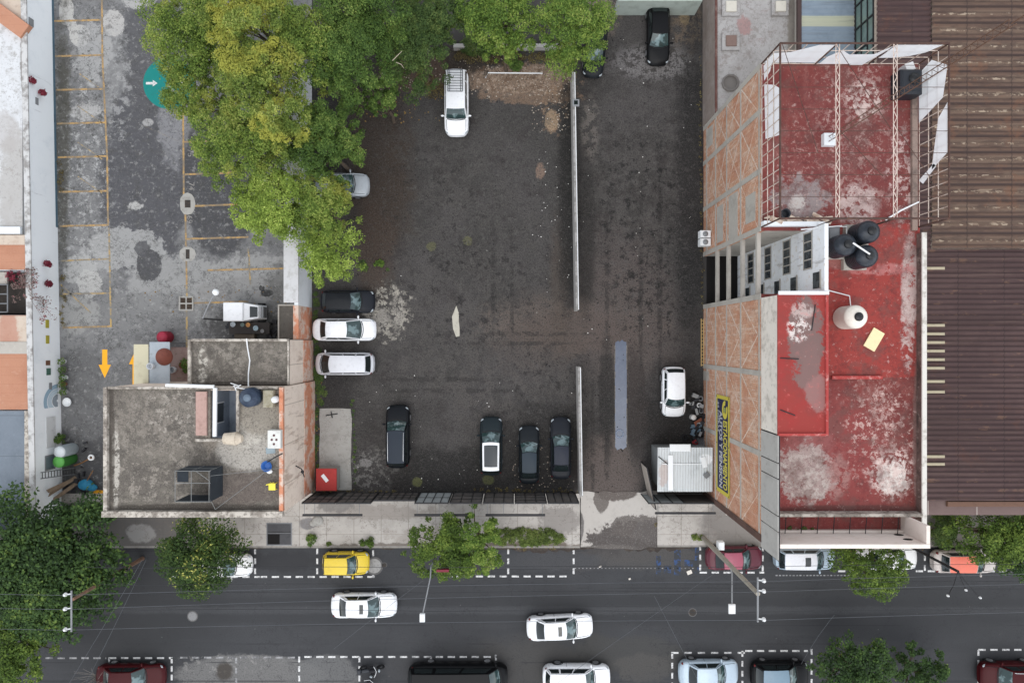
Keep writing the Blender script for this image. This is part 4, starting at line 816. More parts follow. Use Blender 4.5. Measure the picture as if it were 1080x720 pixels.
p = P(959,71,zR+.6); solid('white_cistern', MB().obox((p.x,p.y,zR+.35),.5,.45,.7,R(20)), simple('dull_white', C(206,206,206), .7), (p.x,p.y,zR), 'crumpled white bag behind the square black roof tank', 'bag')
p = P(827,226,zR+.2); solid('roof_bucket', MB().lathe((p.x,p.y,0),[(.22,zR),(.28,zR+.5),(.24,zR+.5),(.2,zR+.1)],16), m_black, (p.x,p.y,zR), 'black bucket on the grey stained corner of the red roof', 'bucket')
rr = random.Random(9); a = MB()
for i in range(26): p = P(rr.uniform(808,868),rr.uniform(229,237),zR+.3); a.obox((p.x,p.y,zR+.1+rr.random()*.25),rr.uniform(.2,1.2),rr.uniform(.06,.3),.05,rr.uniform(-.5,.5),rr.uniform(-.2,.2))
solid('timber_scrap', a, M('scrap_wood', C(190,176,160), .85, [('n',2,.45,.65,C(140,112,96),.8)], coord='obj'), P(836,233,zR), 'heap of timber scraps along the step of the red roof', 'timber')
p = P(868,250,zR); solid('roof_pump', MB().bev(p.x+.1,p.x+.7,p.y-.4,p.y+.5,zR,zR+.7,.1), m_metal_grey, (p.x+.4,p.y,zR), 'grey pump housing beside the leftmost black roof tank', 'pump')
a = MB(); q = [P(862,304,zT+.2),P(893,310,zR+.6),P(893,333,zR+1.7)]; a.tube([P(873,306,zR+.1),P(896,312,zR+.1),P(898,330,zR+.1)],.035); a.tube([P(845,242,zT),P(888,238,zR+.7)],.03); a.tube([P(874,239,zR+.5),P(893,239,zR+.5),P(893,250,zR+.5)],.03)
solid('roof_pipe', a, m_whitep, P(880,306,zR), 'thin white water pipes running over the red roof to the tanks', 'pipe')
p = P(942,226,zR); solid('fallen_pole', MB().tube([P(934,232,zR+.1),P(950,222,zR+.15),P(969,213,zR+.2)],.05), m_whitep, p, 'white pole lying bent on the lower right of the framed red roof', 'pole')
# ---- wall sign
sg = thing('wall_sign', (BX0-.08,-7.0,3.45), 'long yellow bordered blue sign painted ESTACIONAMIENTO on the brick wall', 'sign')
sy0, sy1, sz0, sz1 = -10.4, -3.7, 3.45, 6.3
xs_ = BX0-.045
MB().box(xs_-.03,xs_,sy0,sy1,sz0,sz1).build('border', M('sign_yellow', C(192,178,68), .7, [('n',1.5,.46,.6,C(170,158,84),.6)]), sg)
MB().box(xs_-.036,xs_-.031,sy0+.28,sy1-.25,sz0+.3,sz1-.25).build('panel', M('sign_navy', C(30,32,66), .7, [('n',1.2,.46,.6,C(62,66,92),.6)]), sg)
a = MB()
for q in (sy0+.1,(sy0+sy1)/2,sy1-.1):
    for zq in (sz0+.1,sz1-.1): a.box(xs_-.045,xs_-.031,q-.05,q+.05,zq-.05,zq+.05)
a.build('fixing_bolts', m_rust, sg)
m_sy = simple('sign_letter_yellow', C(202,190,74), .6, 0, .15); m_sw = simple('sign_letter_white', C(178,180,186), .6, 0, .15)
xl = xs_-.046
def sign_text(body, ystart, zbase, size, mat, width=None, bold=0.0):
    # x of text -> -Y, y of text -> +Z, facing -X
    cu = bpy.data.curves.new('t','FONT'); cu.body = body; cu.size = size; cu.offset = bold; cu.extrude = .004; cu.resolution_u = 3
    to = bpy.data.objects.new('t', cu); COL.objects.link(to); dg = bpy.context.evaluated_depsgraph_get()
    me = bpy.data.meshes.new_from_object(to.evaluated_get(dg)); bpy.data.objects.remove(to); bpy.data.curves.remove(cu)
    xs = [v.co.x for v in me.vertices]; sc = width/(max(xs)-min(xs)) if width else 1
    me.transform(Matrix.Translation((-min(xs),0,0))); me.transform(Matrix.Diagonal((sc,1,1,1)))
    me.transform(Matrix(((0,0,-1,xl),(-1,0,0,ystart),(0,1,0,zbase),(0,0,0,1))))
    me.transform(Matrix.Translation(-sg.location)); me.materials.clear(); me.materials.append(mat); me.name = 'lettering'
    o = bpy.data.objects.new('lettering', me); COL.objects.link(o); o.parent = sg; return o
sign_text('ESTACIONAMIENTO', -5.35, 5.12, 1.12, m_sy, 4.65, .03)
sign_text('AUTOS Y PENSION', -4.75, 4.25, .88, m_sw, 5.25, .025)
sign_text('24 HORAS', -4.15, 3.82, .44, m_sw, 2.1, .0)
cy, cz = -4.62, 5.42
a = MB(); n = 24; vs = []
for r_1 in (.62,.3): vs += [(xl,cy+r_1*math.cos(2*PI*i/n),cz+r_1*.95*math.sin(2*PI*i/n)) for i in range(n)]
a.add(vs,[(i,(i+1)%n,n+(i+1)%n,n+i) for i in range(4,n)]+[(i,(i+1)%n,n+(i+1)%n,n+i) for i in range(0,1)])
a.box(xl-.002,xl+.002,cy-.5,cy-.05,cz-.1,cz+.1); a.build('emblem', m_sy, sg)
MB().ell((xl,cy,cz),.004,.2,.18,12,6).build('emblem_centre', simple('sign_orange', C(150,160,90), .6), sg)

# ---- neighbour north of the tower and the corrugated sheds to the right
zN = 3.1
nb = thing('grey_roof_building', P(797,20,0), 'low building with weathered grey concrete roof behind the brick tower', 'building')
nx0, nx1, ny0, ny1 = 14.36, X(843,zN), BY1+.05, 36
m_nroof = M('pale_grey_roof', C(164,162,160), .92, [('n',.5,.45,.7,C(142,139,136),.8), ('n',2,.54,.74,C(186,184,182),.6), ('n',1.2,.6,.72,C(132,104,100),.5,7), ('b',785,28,8,10,zN,C(150,104,100),.6,1.2,.7), ('b',838,40,8,60,zN,C(120,112,100),.7,.8,.4), ('n',5,.52,.62,C(124,120,116),.5), ('n',1.8,.54,.62,C(122,112,106),.5), ('c',.7,.005,C(110,106,102),.8)])
MB().box(nx0,nx0+.7,6.6,ny1,0,zN-.2).build('side_wall', M('rough_pink_wall', C(128,114,106), .92, [('n',.8,.45,.7,C(150,140,132),.7), ('n',3,.5,.72,C(104,88,80),.6)]), nb) if False else None
MB().box(nx0,nx1,ny0,ny1,0,zN-.2).build('wall', M('rough_pink_wall', C(136,124,116), .92, [('n',.8,.45,.7,C(156,148,142),.7), ('n',3,.5,.72,C(108,94,86),.6)]), nb)
MB().box(nx0+.02,nx1,ny0,ny1,zN-.2,zN).build('roof', m_nroof, nb)
MB().bev(nx0-.02,nx0+.14,ny0,ny1,zN,zN+.18).build('parapet', M('dark_red_edge', C(92,62,56), .9, [('n',2,.45,.7,C(130,112,104),.7)]), nb)
for (u,v,s_) in ((770,9,.62),(822,9,.6),(770,45,.62)):
    p = P(u,v,zN); q = MB().bev(p.x-s_,p.x+s_,p.y-s_,p.y+s_,zN,zN+.22).build('skylight', m_nroof, nb)
    MB().bev(p.x-s_*.6,p.x+s_*.6,p.y-s_*.6,p.y+s_*.6,zN+.22,zN+.34).build('skylight_cap', simple('skylight_cream', C(196,192,180), .7) if v < 40 else simple('skylight_brown', C(120,100,92), .8), q)
p = P(770,88,zN); solid('roof_hatch_ring', MB().lathe((p.x,p.y,0),[(.62,zN),(.62,zN+.16),(.5,zN+.16),(.5,zN+.02)],10), M('ring_dark', C(110,106,102), .9), (p.x,p.y,zN), 'grey ring of old mortar on the grey roof beside the brick tower', 'ring')
def corrugated(name, x0, x1, y0, y1, z, period, amp, mat, parent, slope=0.0, axis='y'):
    # ridges run along x, wave along y
    mb = MB(); n = int((y1-y0)/period*4); vs = []
    for i in range(n+1):
        yy = y0+(y1-y0)*i/n; zz = z+amp*math.sin(2*PI*i/4)
        vs += [(x0,yy,zz),(x1,yy,zz+slope)]
    mb.add(vs,[(2*i,2*i+1,2*i+3,2*i+2) for i in range(n)], True); return mb.build(name, mat, parent)
zC = 4.2
cs = thing('blue_corrugated_shed', P(873,10,0), 'shed with blue grey corrugated roof and a translucent cream band, top of photo', 'shed')
MB().box(X(845,zC),X(900,zC),ny0+.1,ny1,0,zC-.15).build('wall', m_concrete, cs)
corrugated('roof', X(845,zC), X(901,zC), ny0+.05, ny1, zC, .3, .04, M('blue_grey_sheet', C(126,140,152), .6, [('n',.6,.45,.7,C(108,122,134),.7), ('box',800,17,920,28,zC,C(170,172,150),.95,1,.02), ('box',800,-3,920,1,zC,C(150,164,160),.8,1,.02), ('n',2,.55,.72,C(96,104,110),.5,6,(.1,1,1))]), cs)
MB().bev(X(841,zC),X(845,zC),ny0,ny1,zC-.2,zC+.1).bev(X(901,zC),X(904.5,zC),ny0,ny1,zC-.2,zC+.12).build('edge_beam', M('edge_brown', C(70,56,54), .8, [('n',2,.5,.7,C(96,80,74),.6)]), cs)
m_brown = M('rusty_brown_sheet', C(68,50,49), .75, [('n',.25,.44,.62,C(80,61,59),.7), ('w',1,.34,.42,C(50,36,36),.6), ('n',1.5,.5,.6,C(57,41,38),.5,6,(.05,1,1)), ('n',3,.53,.63,C(90,72,66),.45,6,(.05,1.5,1)), ('wn',1,.68,.1,.5,1.6,.575,(.5,1,1),C(116,88,68),.4), ('n',.3,.56,.66,C(88,56,44),.35,6), ('wn',0,3.0,0,.025,.3,.3,(1,1,1),C(46,34,33),.6)])  # rib-spaced dark stripes paint groove shade into the sheet colour
m_brownN = M('bleached_brown_sheet', C(92,72,60), .75, [('n',.3,.44,.62,C(90,72,62),.7), ('w',1,.35,.4,C(60,46,42),.55), ('wn',1,1.05,.40,.85,.5,.44,(.2,1,1),C(108,91,77),.5), ('w',1,1.05,.16,C(50,38,36),.65), ('n',3.2,.48,.58,C(64,50,44),.5,6,(.25,1.2,1)), ('wn',1,1.05,.54,.70,2.8,.53,(.8,1,1),C(182,166,144),.6), ('wn',1,2.1,.78,.9,2.0,.55,(.6,1,1),C(158,140,120),.5), ('n',.5,.55,.66,C(108,74,54),.5,6), ('wn',0,2.9,0,.03,.3,.3,(1,1,1),C(52,40,37),.6)])  # fine rib-wide stripes darken the grooves, painted ridge shading
zK = 7.0
sh = thing('brown_roof_warehouse', (33,8,0), 'large warehouse under a rusty brown corrugated roof right of the tower', 'warehouse')
kx1 = 48
MB().box(BX1+.15,kx1,-10.2,37,0,zK-.3).build('wall', m_plaster, sh)
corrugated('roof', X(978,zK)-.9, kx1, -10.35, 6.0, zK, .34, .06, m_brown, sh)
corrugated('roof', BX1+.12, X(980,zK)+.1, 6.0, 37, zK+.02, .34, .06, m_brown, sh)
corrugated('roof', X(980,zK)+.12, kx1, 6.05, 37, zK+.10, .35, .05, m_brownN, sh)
MB().box(BX1+.11,BX1+.148,ny0+.2,36.8,4.35,6.62).build('glazing', M('green_glass', C(120,140,134), .2, [('n',.7,.45,.6,C(92,112,106),.7)], spec=.5), sh)
a = MB()
for z_ in (4.32,5.1,5.9,6.64): a.box(BX1+.05,BX1+.105,ny0+.2,36.8,z_-.05,z_+.05)
for i in range(13): a.box(BX1+.04,BX1+.107,ny0+.5+i*1.6-.05,ny0+.5+i*1.6+.05,4.35,6.62)
a.build('glazing_bars', m_metal_dark, sh)
for i,v in enumerate((283,343,352,361,370,379,388,402,413,481,489,302,310)):
    if v in (302,310): continue
    y_ = Y(v,zK); MB().bev(BX1+.18,X(995.5,zK),y_-.09,y_+.09,zK+.05,zK+.13,.03).build('roof_strip', M('cream_strip', C(165,156,133), .8, [('n',3,.5,.7,C(134,123,101),.6)]) if i == 0 else bpy.data.materials['cream_strip'], sh)
a = MB(); a.bev(BX1+.15,kx1,-11.35,-10.4,zK-.7,zK-.25); a.build('gutter_wall', M('mauve_wall', C(108,91,87), .9, [('n',.8,.45,.7,C(91,74,71),.7), ('w',0,3.2,.02,C(160,151,144),.9)]), sh)
MB().bev(X(1000,zK),kx1,-10.75,-10.42,zK-.24,zK-.02).build('gutter', m_rust, sh)
MB().bev(X(1066,0.5),X(1100,.5),Y(562,.5),Y(552,.5),.1,1.2).build('green_panel', simple('green_panel', C(50,118,64), .6), sh)
# ================================================================== VEHICLES
m_glass = M('car_glass', C(44,62,62), .08, [('n',1.0,.46,.56,C(112,134,136),.75,3)], spec=.6, coord='obj')
m_glass_dark = M('dark_car_glass', C(28,36,37), .07, spec=.6)
m_tyre = M('tyre_rubber', C(32,32,33), .85); m_rim = M('wheel_rim', C(150,152,154), .4, metallic=.6)
m_head = M('headlight_glass', C(150,158,162), .12, spec=.6); m_tail = M('tail_light_red', C(96,24,24), .2)
m_trim = M('black_trim', C(24,25,26), .5); m_chrome = M('chrome', C(186,188,190), .25, metallic=.7); m_plate = M('plate_white', C(214,216,216), .5)
def paint(name, col, metallic=0.0):
    d = tuple(x*.72 for x in col[:3])+(1,)
    if max(col[:3]) < .06: return M('paint_'+name, col, .42, [('n',.8,.45,.75,d,.22)], coat=.06, coord='obj', spec=.14)
    return M('paint_'+name, col, .34, [('n',.8,.45,.66,d,.3), ('n',5,.52,.66,tuple(x*.6+.04 for x in col[:3])+(1,),.35)], metallic=metallic, coat=.25, coord='obj', spec=.28)
def lerp(a, b, t): return a+(b-a)*t
def sm(t): t = max(0,min(1,t)); return t*t*(3-2*t)
TYPES = dict(   # hood/cowl: xc windshield foot, xf/xr roof front/rear, xb rear glass foot  (fractions of L from centre, + = front)
  sedan = dict(xc=.235, xf=.075, xr=-.235, xb=-.375, zh=.88, zn=.66, zd=.98, zr=1.44, wr=.70, bulge=.16, sidewin=2),
  hatch = dict(xc=.245, xf=.08, xr=-.36, xb=-.465, zh=.96, zn=.72, zd=.98, zr=1.50, wr=.72, bulge=.15, sidewin=2),
  suv   = dict(xc=.25, xf=.11, xr=-.41, xb=-.475, zh=1.08, zn=.85, zd=1.08, zr=1.72, wr=.74, bulge=.12, sidewin=3),
  wagon = dict(xc=.27, xf=.15, xr=-.44, xb=-.49, zh=1.08, zn=.85, zd=1.1, zr=1.80, wr=.76, bulge=.10, sidewin=3),
  van   = dict(xc=.36, xf=.25, xr=-.46, xb=-.49, zh=1.16, zn=.95, zd=1.15, zr=1.95, wr=.78, bulge=.12, sidewin=3),
  mini  = dict(xc=.34, xf=.20, xr=-.42, xb=-.475, zh=1.04, zn=.80, zd=1.05, zr=1.66, wr=.74, bulge=.2, sidewin=3))
def car(u, v, Lp, Wp, head, typ, body, label, group, cat='car', roof=None, sunroof=False, rails=False, rack=False, glass=None, rear_glass=None, hood=None, zoff=.0, name='parked_car', over={}, darksides=False):
    T = dict(TYPES[typ]); T.update(over); L = Lp/14.4; W = Wp/14.4; hw = W/2
    t = thing(name, P(u,v,.75)*1, label, cat, group, R(head)); t.location.z = zoff
    glass = glass or m_glass; rear_glass = rear_glass or m_glass_dark
    xc,xf,xr,xb = (T[k]*L for k in ('xc','xf','xr','xb')); zh,zn,zd,zr = T['zh'],T['zn'],T['zd'],T['zr']
    def ztop(x):
        if x > xc: return lerp(zh, zn, sm((x-xc)/(L/2-xc))**1.4)
        if x < xb: return lerp(zd, zd-.16, sm((xb-x)/(L/2+xb+1e-6))) if L/2+xb > .12*L else zd-.02
        return lerp(zd, zh, (x-xb)/(xc-xb))
    def plan(tt):
        a_ = abs(tt); f = 1.0-0.30*max(0,(a_-.80)/.20)**2.6-.035*max(0,(a_-.35)/.65)**2
        return hw*f
    ts = [-1,-.992,-.97,-.93,-.85,-.7,-.5,-.25,0,.25,.5,.68,.82,.91,.96,.985,1]
    rs = []
    for tt in ts:
        x = tt*L/2; w_ = plan(tt); zt = ztop(x); e = max(0,(abs(tt)-.9)/.1)
        zt2 = zt-.14*e**2; zb_ = .24+.10*e**2; zm = (zb_+zt2)/2
        half = [(0,zb_),(.80*w_,zb_),(.955*w_,zb_+.05),(w_,lerp(zb_,zt2,.32)),(1.0*w_,lerp(zb_,zt2,.62)),(.975*w_,zt2-.10),(.92*w_,zt2-.035),(.80*w_,zt2-.004),(.45*w_,zt2+.018),(0,zt2+.026)]
        def xb_(y): return x + (math.copysign(.10*L/4.4,tt)*(1-(y/hw)**2)*sm((abs(tt)-.6)/.4))
        ring = [(xb_(y),y,z) for y,z in half]+[(xb_(y),-y,z) for y,z in half[-2:0:-1]]
        rs.append(ring)
    mb = MB(); mb.rings(rs, True, True); bo = mb.build('body', body, t, local=True)
    # ---- cabin
    wb, wr = hw*.90, hw*T['wr']; zb0 = lambda x: ztop(x)+.0
    crown = lambda s: .045*(1-s*s)
    bf, br = T['bulge'], .07
    zre = zr-.045
    def wind(s, q, off=0.0):
        y = s*lerp(wb*.98, wr, q); x = lerp(xc+bf*(1-s*s), xf+.55*bf*(1-s*s), q); z = lerp(zh-.02, zre, q)+crown(s)*q+.05*math.sin(PI*q)
        return Vector((x,y,z))
    def rear(s, q, off=0.0):
        y = s*lerp(wb*.96, wr*.97, q); x = lerp(xb-br*(1-s*s), xr-.5*br*(1-s*s), q); z = lerp(zd-.02, zre, q)+crown(s)*q+.03*math.sin(PI*q)
        return Vector((x,y,z))
    def roof_(s, q):
        y = s*lerp(wr*.97, wr, sm(q)); x = lerp(xr-.5*br*(1-s*s), xf+.55*bf*(1-s*s), q); z = zre+crown(s)+.05*(1-(2*q-1)**2)
        return Vector((x,y,z))
    def side(sg_):
        def f(p, q):
            x = lerp(lerp(xb,xc,p), lerp(xr,xf,p), q); y = sg_*(lerp(lerp(wb*.96,wb*.98,p), lerp(wr*.97,wr,p), q)+.035*math.sin(PI*q))
            z = lerp(lerp(zd,zh,p)-.02, zre+.05*(1-(2*p-1)**2)*0, q); return Vector((x,y,z))
        return f
    cb = MB()
    cb.grid(lambda a,b: wind(2*a-1,b),10,4); cb.grid(lambda a,b: rear(2*a-1,b),10,4,flip=True)
    for sg_ in (1,-1): cb.grid(side(sg_),10,4,flip=(sg_ > 0))
    # strips closing the small gap between side top and roof crown
    ro = MB(); ro.grid(lambda a,b: roof_(2*a-1,b),10,12)
    for sg_ in (1,-1):
        f = side(sg_); cb.add([f(i/12,1) for i in range(13)]+[roof_(sg_,i/12) for i in range(13)], [((i,i+1,14+i,13+i) if sg_ < 0 else (13+i,14+i,i+1,i)) for i in range(12)], True)
    cb.build('cabin', body if not darksides else m_trim, t, local=True); rf = ro.build('roof', roof or body, t, local=True)
    def panel(name, fn, a0, a1, b0, b1, mat, par, nu=8, nv=4, off=.012, flip=False):
        def g(a, b):
            aa, bb = lerp(a0,a1,a), lerp(b0,b1,b); e = 1e-3; p = fn(aa,bb)
            n = (fn(aa+e,bb)-fn(aa-e,bb)).cross(fn(aa,bb+e)-fn(aa,bb-e)).normalized()
            if n.dot(Vector((p.x-(xf+xr)/2, p.y, p.z-.8))) < 0: n = -n
            return p+n*off
        return MB().grid(g,nu,nv,flip=flip).build(name, mat, par, local=True)
    panel('windscreen', lambda a,b: wind(a,b), -.93,.93,.05,.95, glass, t)
    panel('rear_window', lambda a,b: rear(a,b), -.86,.86,.12,.93, rear_glass, t, flip=True)
    n = T['sidewin']
    cuts = {2:[(.10,.50),(.53,.93)],3:[(.04,.26),(.30,.60),(.63,.95)]}[n]
    for sg_ in (1,-1):
        for c0,c1 in cuts: panel('side_window', side(sg_), c0,c1,.14,.86, m_glass_dark, t, 6,3, flip=(sg_ > 0))
    if sunroof: panel('sunroof', lambda a,b: roof_(a,b), -.55,.55,.62,.80, m_glass_dark, rf, 6,3,.008)
    if sunroof == 'pano': panel('sunroof', lambda a,b: roof_(a,b), -.80,.80,.14,.90, M('panoramic_glass', C(36,44,50), .1), rf, 6,6,.012)
    # ---- lights, mirrors, trim
    for sg_ in (1,-1):
        MB().ell((L*.458,sg_*hw*.76,zn-.075),.17,.13,.075,12,6,-sg_*.6).build('headlight', m_head, t, local=True)
        MB().ell((-L*.468,sg_*hw*.78,zd-.22 if typ == 'sedan' else zd-.12),.09,.12,.10,10,6,sg_*.5).build('tail_light', m_tail, t, local=True)
        mi = MB().ell((xc-.16,sg_*(hw+.10),zh+.07),.075,.13,.085,10,6); mi.tube([(xc-.13,sg_*(wb-.05),zh+.03),(xc-.15,sg_*(hw+.04),zh+.05)],.03); mi.build('mirror', body, t, local=True)
    # seams and wipers
    s_ = MB()
    for sg_ in (1,-1):
        pts = []
        for i in range(9):
            x = lerp(xc+.10, L*.468, i/8); tt = x/(L/2); w_ = plan(tt)*.80; pts.append((x, sg_*w_, ztop(x)-.14*max(0,(abs(tt)-.9)/.1)**2+.003))
        s_.tube(pts,.015,4)
        for xx in ((xf+xr)/2-.02, xc-.06):
            s_.tube([(xx,sg_*(plan(xx/(L/2))+.002),.42),(xx,sg_*(plan(xx/(L/2))*.985+.004),ztop(xx)-.10)],.014,4)
    s_.build('panel_seam', m_trim, t, local=True)
    MB().tube([wind(-.85,.03)+Vector((.05,0,.02)), wind(-.4,.01)+Vector((.05,0,.02)), wind(0,.0)+Vector((.05,0,.02)), wind(.4,.01)+Vector((.05,0,.02)), wind(.85,.03)+Vector((.05,0,.02))],.03,5).tube([wind(-.1,.06)+Vector((.02,0,.03)), wind(-.75,.22)+Vector((.02,0,.03))],.012,4).tube([wind(.6,.06)+Vector((.02,0,.03)), wind(0,.22)+Vector((.02,0,.03))],.012,4).build('wiper', m_trim, t, local=True)
    MB().bev(L*.492,L*.492+.07,-hw*.45,hw*.45,.46,zn-.16,.02).build('grille', m_trim, t, local=True)
    MB().box(-L*.5-.035,-L*.5+.03-.10*0,-.2,.2,.52,.64).build('number_plate', m_plate, t, local=True)
    # wheels
    for xx in (L*.305,-L*.29):
        for sg_ in (1,-1):
            rw = .31 if typ in ('sedan','hatch') else .35
            yo = sg_*(plan(xx/(L/2))+.025); yi = sg_*(hw-.22)
            pr = lambda y0,y1,r0,r1,nn=20: [[(xx+r*math.cos(2*PI*i/nn), y, rw+r*math.sin(2*PI*i/nn)) for i in range(nn)] for y,r in ((y0,r0),(lerp(y0,y1,.85),r0),(y1,r1))]
            a_ = MB().rings(pr(yi,yo,rw,rw*.9)); wh = a_.build('wheel', m_tyre, t, local=True)
            MB().rings(pr(yo-.01*sg_,yo+sg_*.012,rw*.66,rw*.6)).build('rim', m_rim, wh, local=True)
            ar = MB(); nn = 14; vs = []
            for rr_ in (rw+.015,rw+.085): vs += [(xx+rr_*math.cos(PI*i/nn), sg_*(plan(xx/(L/2))+.006), rw+rr_*math.sin(PI*i/nn)) for i in range(nn+1)]
            ar.add(vs,[(i,i+1,nn+2+i,nn+1+i) for i in range(nn)]); ar.build('wheel_arch', m_trim, t, local=True)
    if rails:
        for sg_ in (1,-1):
            MB().tube([roof_(sg_*.90,.06)+Vector((0,0,.02)), roof_(sg_*.90,.12)+Vector((0,0,.07)), roof_(sg_*.90,.5)+Vector((0,0,.06)), roof_(sg_*.90,.9)+Vector((0,0,.07)), roof_(sg_*.90,.96)+Vector((0,0,.02))],.026,6).build('roof_rail', m_chrome, t, local=True)
    if rack:
        rk = MB(); x0_, x1_ = xr+.08, xr+1.62
        for sg_ in (1,-1): rk.tube([(x0_,sg_*wr*.78,zr+.14),(x1_,sg_*wr*.78,zr+.14)],.025); rk.tube([(x0_,sg_*wr*.58,zr+.13),(x1_,sg_*wr*.58,zr+.13)],.018)
        for i in range(9): q = lerp(x0_,x1_,i/8); rk.tube([(q,-wr*.78,zr+.13),(q,wr*.78,zr+.13)],.018 if 0<i<8 else .026,5)
        for q in (x0_+.1,x1_-.1):
            for sg_ in (1,-1): rk.tube([(q,sg_*wr*.78,zr-.02),(q,sg_*wr*.78,zr+.14)],.02)
        rk.build('roof_rack', M('rack_dark', C(60,66,74), .5, metallic=.4), t, local=True)
    return t
pw = paint('white', C(232,234,236)); pw2 = paint('warm_white', C(226,226,224)); psil = paint('silver', C(176,182,186), .25); psb = paint('silver_blue', C(170,186,198), .2)
pblk = paint('black', C(14,15,17)); pdk = paint('dark_grey', C(24,29,33)); pch = paint('charcoal', C(18,21,25)); pyel = paint('yellow', C(212,184,48)); pbur = paint('burgundy', C(84,28,42)); pred = paint('dark_red', C(62,10,15)); por = paint('salmon', C(226,118,96)); pgr = paint('grey_green', C(28,37,41)); pnav = paint('graphite', C(30,33,39))
GL='cars parked in the dark lot'; GK='cars parked along the kerb'; GM='cars driving along the street'
car(481.5,108.5,67,26,-90,'wagon',pw,'white estate wagon with a slatted roof rack, nose down beside the trees',GL,rack=True)
car(358,195,60,25,0,'hatch',psil,'silver car at the left of the lot, only its nose out from under the trees',GL)
car(628.5,49,62,22,-97,'sedan',pdk,'dark saloon half hidden by tree leaves at the top of the divider wall',GL,hood=pblk)
car(694.5,33.5,67,24,-90,'sedan',pblk,'shiny black saloon nose down at the top of the driveway',GL)
car(366.5,318,55,24,0,'hatch',pnav,'black hatchback just below the leaves, uppermost of three by the orange wall',GL,roof=paint('roof_black', C(24,27,31)))
car(363,347.5,64,24,0,'sedan',pw,'white saloon with black rear window, middle one of three by the orange wall',GL,over=dict(xb=-.385,xr=-.26,xf=.05,xc=.28))
car(363.5,383.5,60,24,180,'mini',paint('pale_silver', C(206,208,212)),'pale silver minivan, lowest of three side by side by the orange wall',GL,glass=m_glass_dark,over=dict(xc=.36,xf=.2,xr=-.40))
car(419.5,460,64,25,90,'suv',pch,'black sport utility car with silver roof rails standing alone in the lot',GL,rails=True,roof=paint('roof_blue_black', C(36,44,54)))  # roof colour lightened and blued to carry the sky's reflection
car(518,470,59,24,90,'suv',pgr,'dark car with a white roof round a big glass sunroof, nose up in the lot',GL,roof=paint('roof_white', C(224,226,228)),sunroof='pano',over=dict(zr=1.6,xc=.24,xf=.08))
car(558,479.5,59,22,90,'sedan',pdk,'dark grey hatchback between the white-roofed car and the graphite saloon',GL,roof=paint('roof_sheen_slate', C(46,56,64)),over=dict(xr=-.29,xb=-.41,xc=.21,xf=.05))  # sky sheen painted into the lighter, bluish roof colour
car(591.5,472.5,63,22,90,'sedan',pnav,'graphite saloon at the right end of its row, beside the low divider wall',GL,over=dict(xc=.2,xf=.04,xr=-.25,xb=-.38),roof=paint('roof_graphite', C(42,46,56)))  # blue-grey sky reflection is put into the roof colour
car(710.5,413,51,25,-90,'mini',pw,'small white hatchback alone in the dark driveway beside the trench',GL,over=dict(xc=.26,xf=.11,zr=1.6,xr=-.40))
car(233,596.5,62,24,0,'sedan',pw2,'white car with only its nose showing from under the yellow-flecked tree',GK)
car(364.5,594,47,24,0,'hatch',pyel,'small yellow hatchback parked in a dashed bay at the kerb',GK,over=dict(xc=.23,xf=.06,xr=-.42,xb=-.485))
car(383.5,638.5,67,26,0,'sedan',pw,'white saloon with sunroof driving in the lane below the yellow car',GM,sunroof=True,name='moving_car')
car(590.5,661.5,68,26,2.5,'sedan',pw,'white saloon with sunroof driving farther along, above the parked white off-roader',GM,sunroof=True,name='moving_car')
car(775,588.5,58,25,0,'sedan',pbur,'burgundy hatchback parked under the slanting concrete pole',GK,roof=paint('roof_pink', C(150,74,92)))
car(849,588.5,62,23,0,'suv',psb,'pale silver off-roader with sunroof parked below the cream roof front',GK,sunroof=True,over=dict(zr=1.62),roof=paint('roof_pale', C(214,216,220)))
car(937,589,62,24,0,'sedan',pw2,'white car almost hidden under the small kerbside tree near the tower',GK)
car(1018,592,66,24,0,'hatch',paint('salmon_body', C(190,182,176)),'salmon roofed car with a pale rear poking out from under the right-hand tree',GK,roof=por,over=dict(xr=-.34,xb=-.42))
car(137,714,70,27,0,'sedan',pred,'dark red car cut by the bottom edge, lower left of the street',GK)
car(483,715,102,32,0,'van',pblk,'long black van at the bottom edge beside the parked motorcycles',GK,cat='van',name='parked_van',over=dict(xc=.42,xf=.32,bulge=.2))
car(608,714.5,69,28,0,'suv',pw,'white off-roader at the bottom edge below the driving white saloon',GK)
car(748,710.5,61,29,0,'sedan',psb,'silver blue saloon in a dashed bay at the bottom edge',GK)
car(823,712,59,29,0,'hatch',pblk,'black car with pale blue roof panel at the bottom edge',GK,roof=paint('roof_blue', C(110,134,150)))
car(1066,712,62,28,180,'suv',pred,'dark red off-roader at the bottom right corner',GK,rails=True)
# white utility cart by the annex
ct = thing('utility_cart', P(260,329,0), 'white box-bodied utility cart with dark nose window behind the grey-roofed annex', 'cart')
p = P(260,329,1.4); x = p.x; y = p.y
MB().bev(x-1.5,x-.05,y-.68,y+.68,.45,1.95,.06).build('box_body', pw, ct)
cb = MB(); cb.add([(x-.05,y-.64,.45),(x+1.15,y-.5,.45),(x+1.15,y+.5,.45),(x-.05,y+.64,.45),(x-.05,y-.64,1.8),(x+.9,y-.46,1.5),(x+.9,y+.46,1.5),(x-.05,y+.64,1.8)],[(3,2,1,0),(4,5,6,7),(0,1,5,4),(1,2,6,5),(2,3,7,6),(3,0,4,7)]); cb.build('cab', pw, ct)
MB().add([(x+.35,y-.40,1.70),(x+.86,y-.36,1.54),(x+.86,y+.36,1.54),(x+.35,y+.40,1.70)],[(0,1,2,3)]).build('windscreen', m_glass_dark, ct)
MB().box(x+.9,x+1.16,y-.4,y+.4,.5,1.2).build('nose', m_metal_grey, ct)
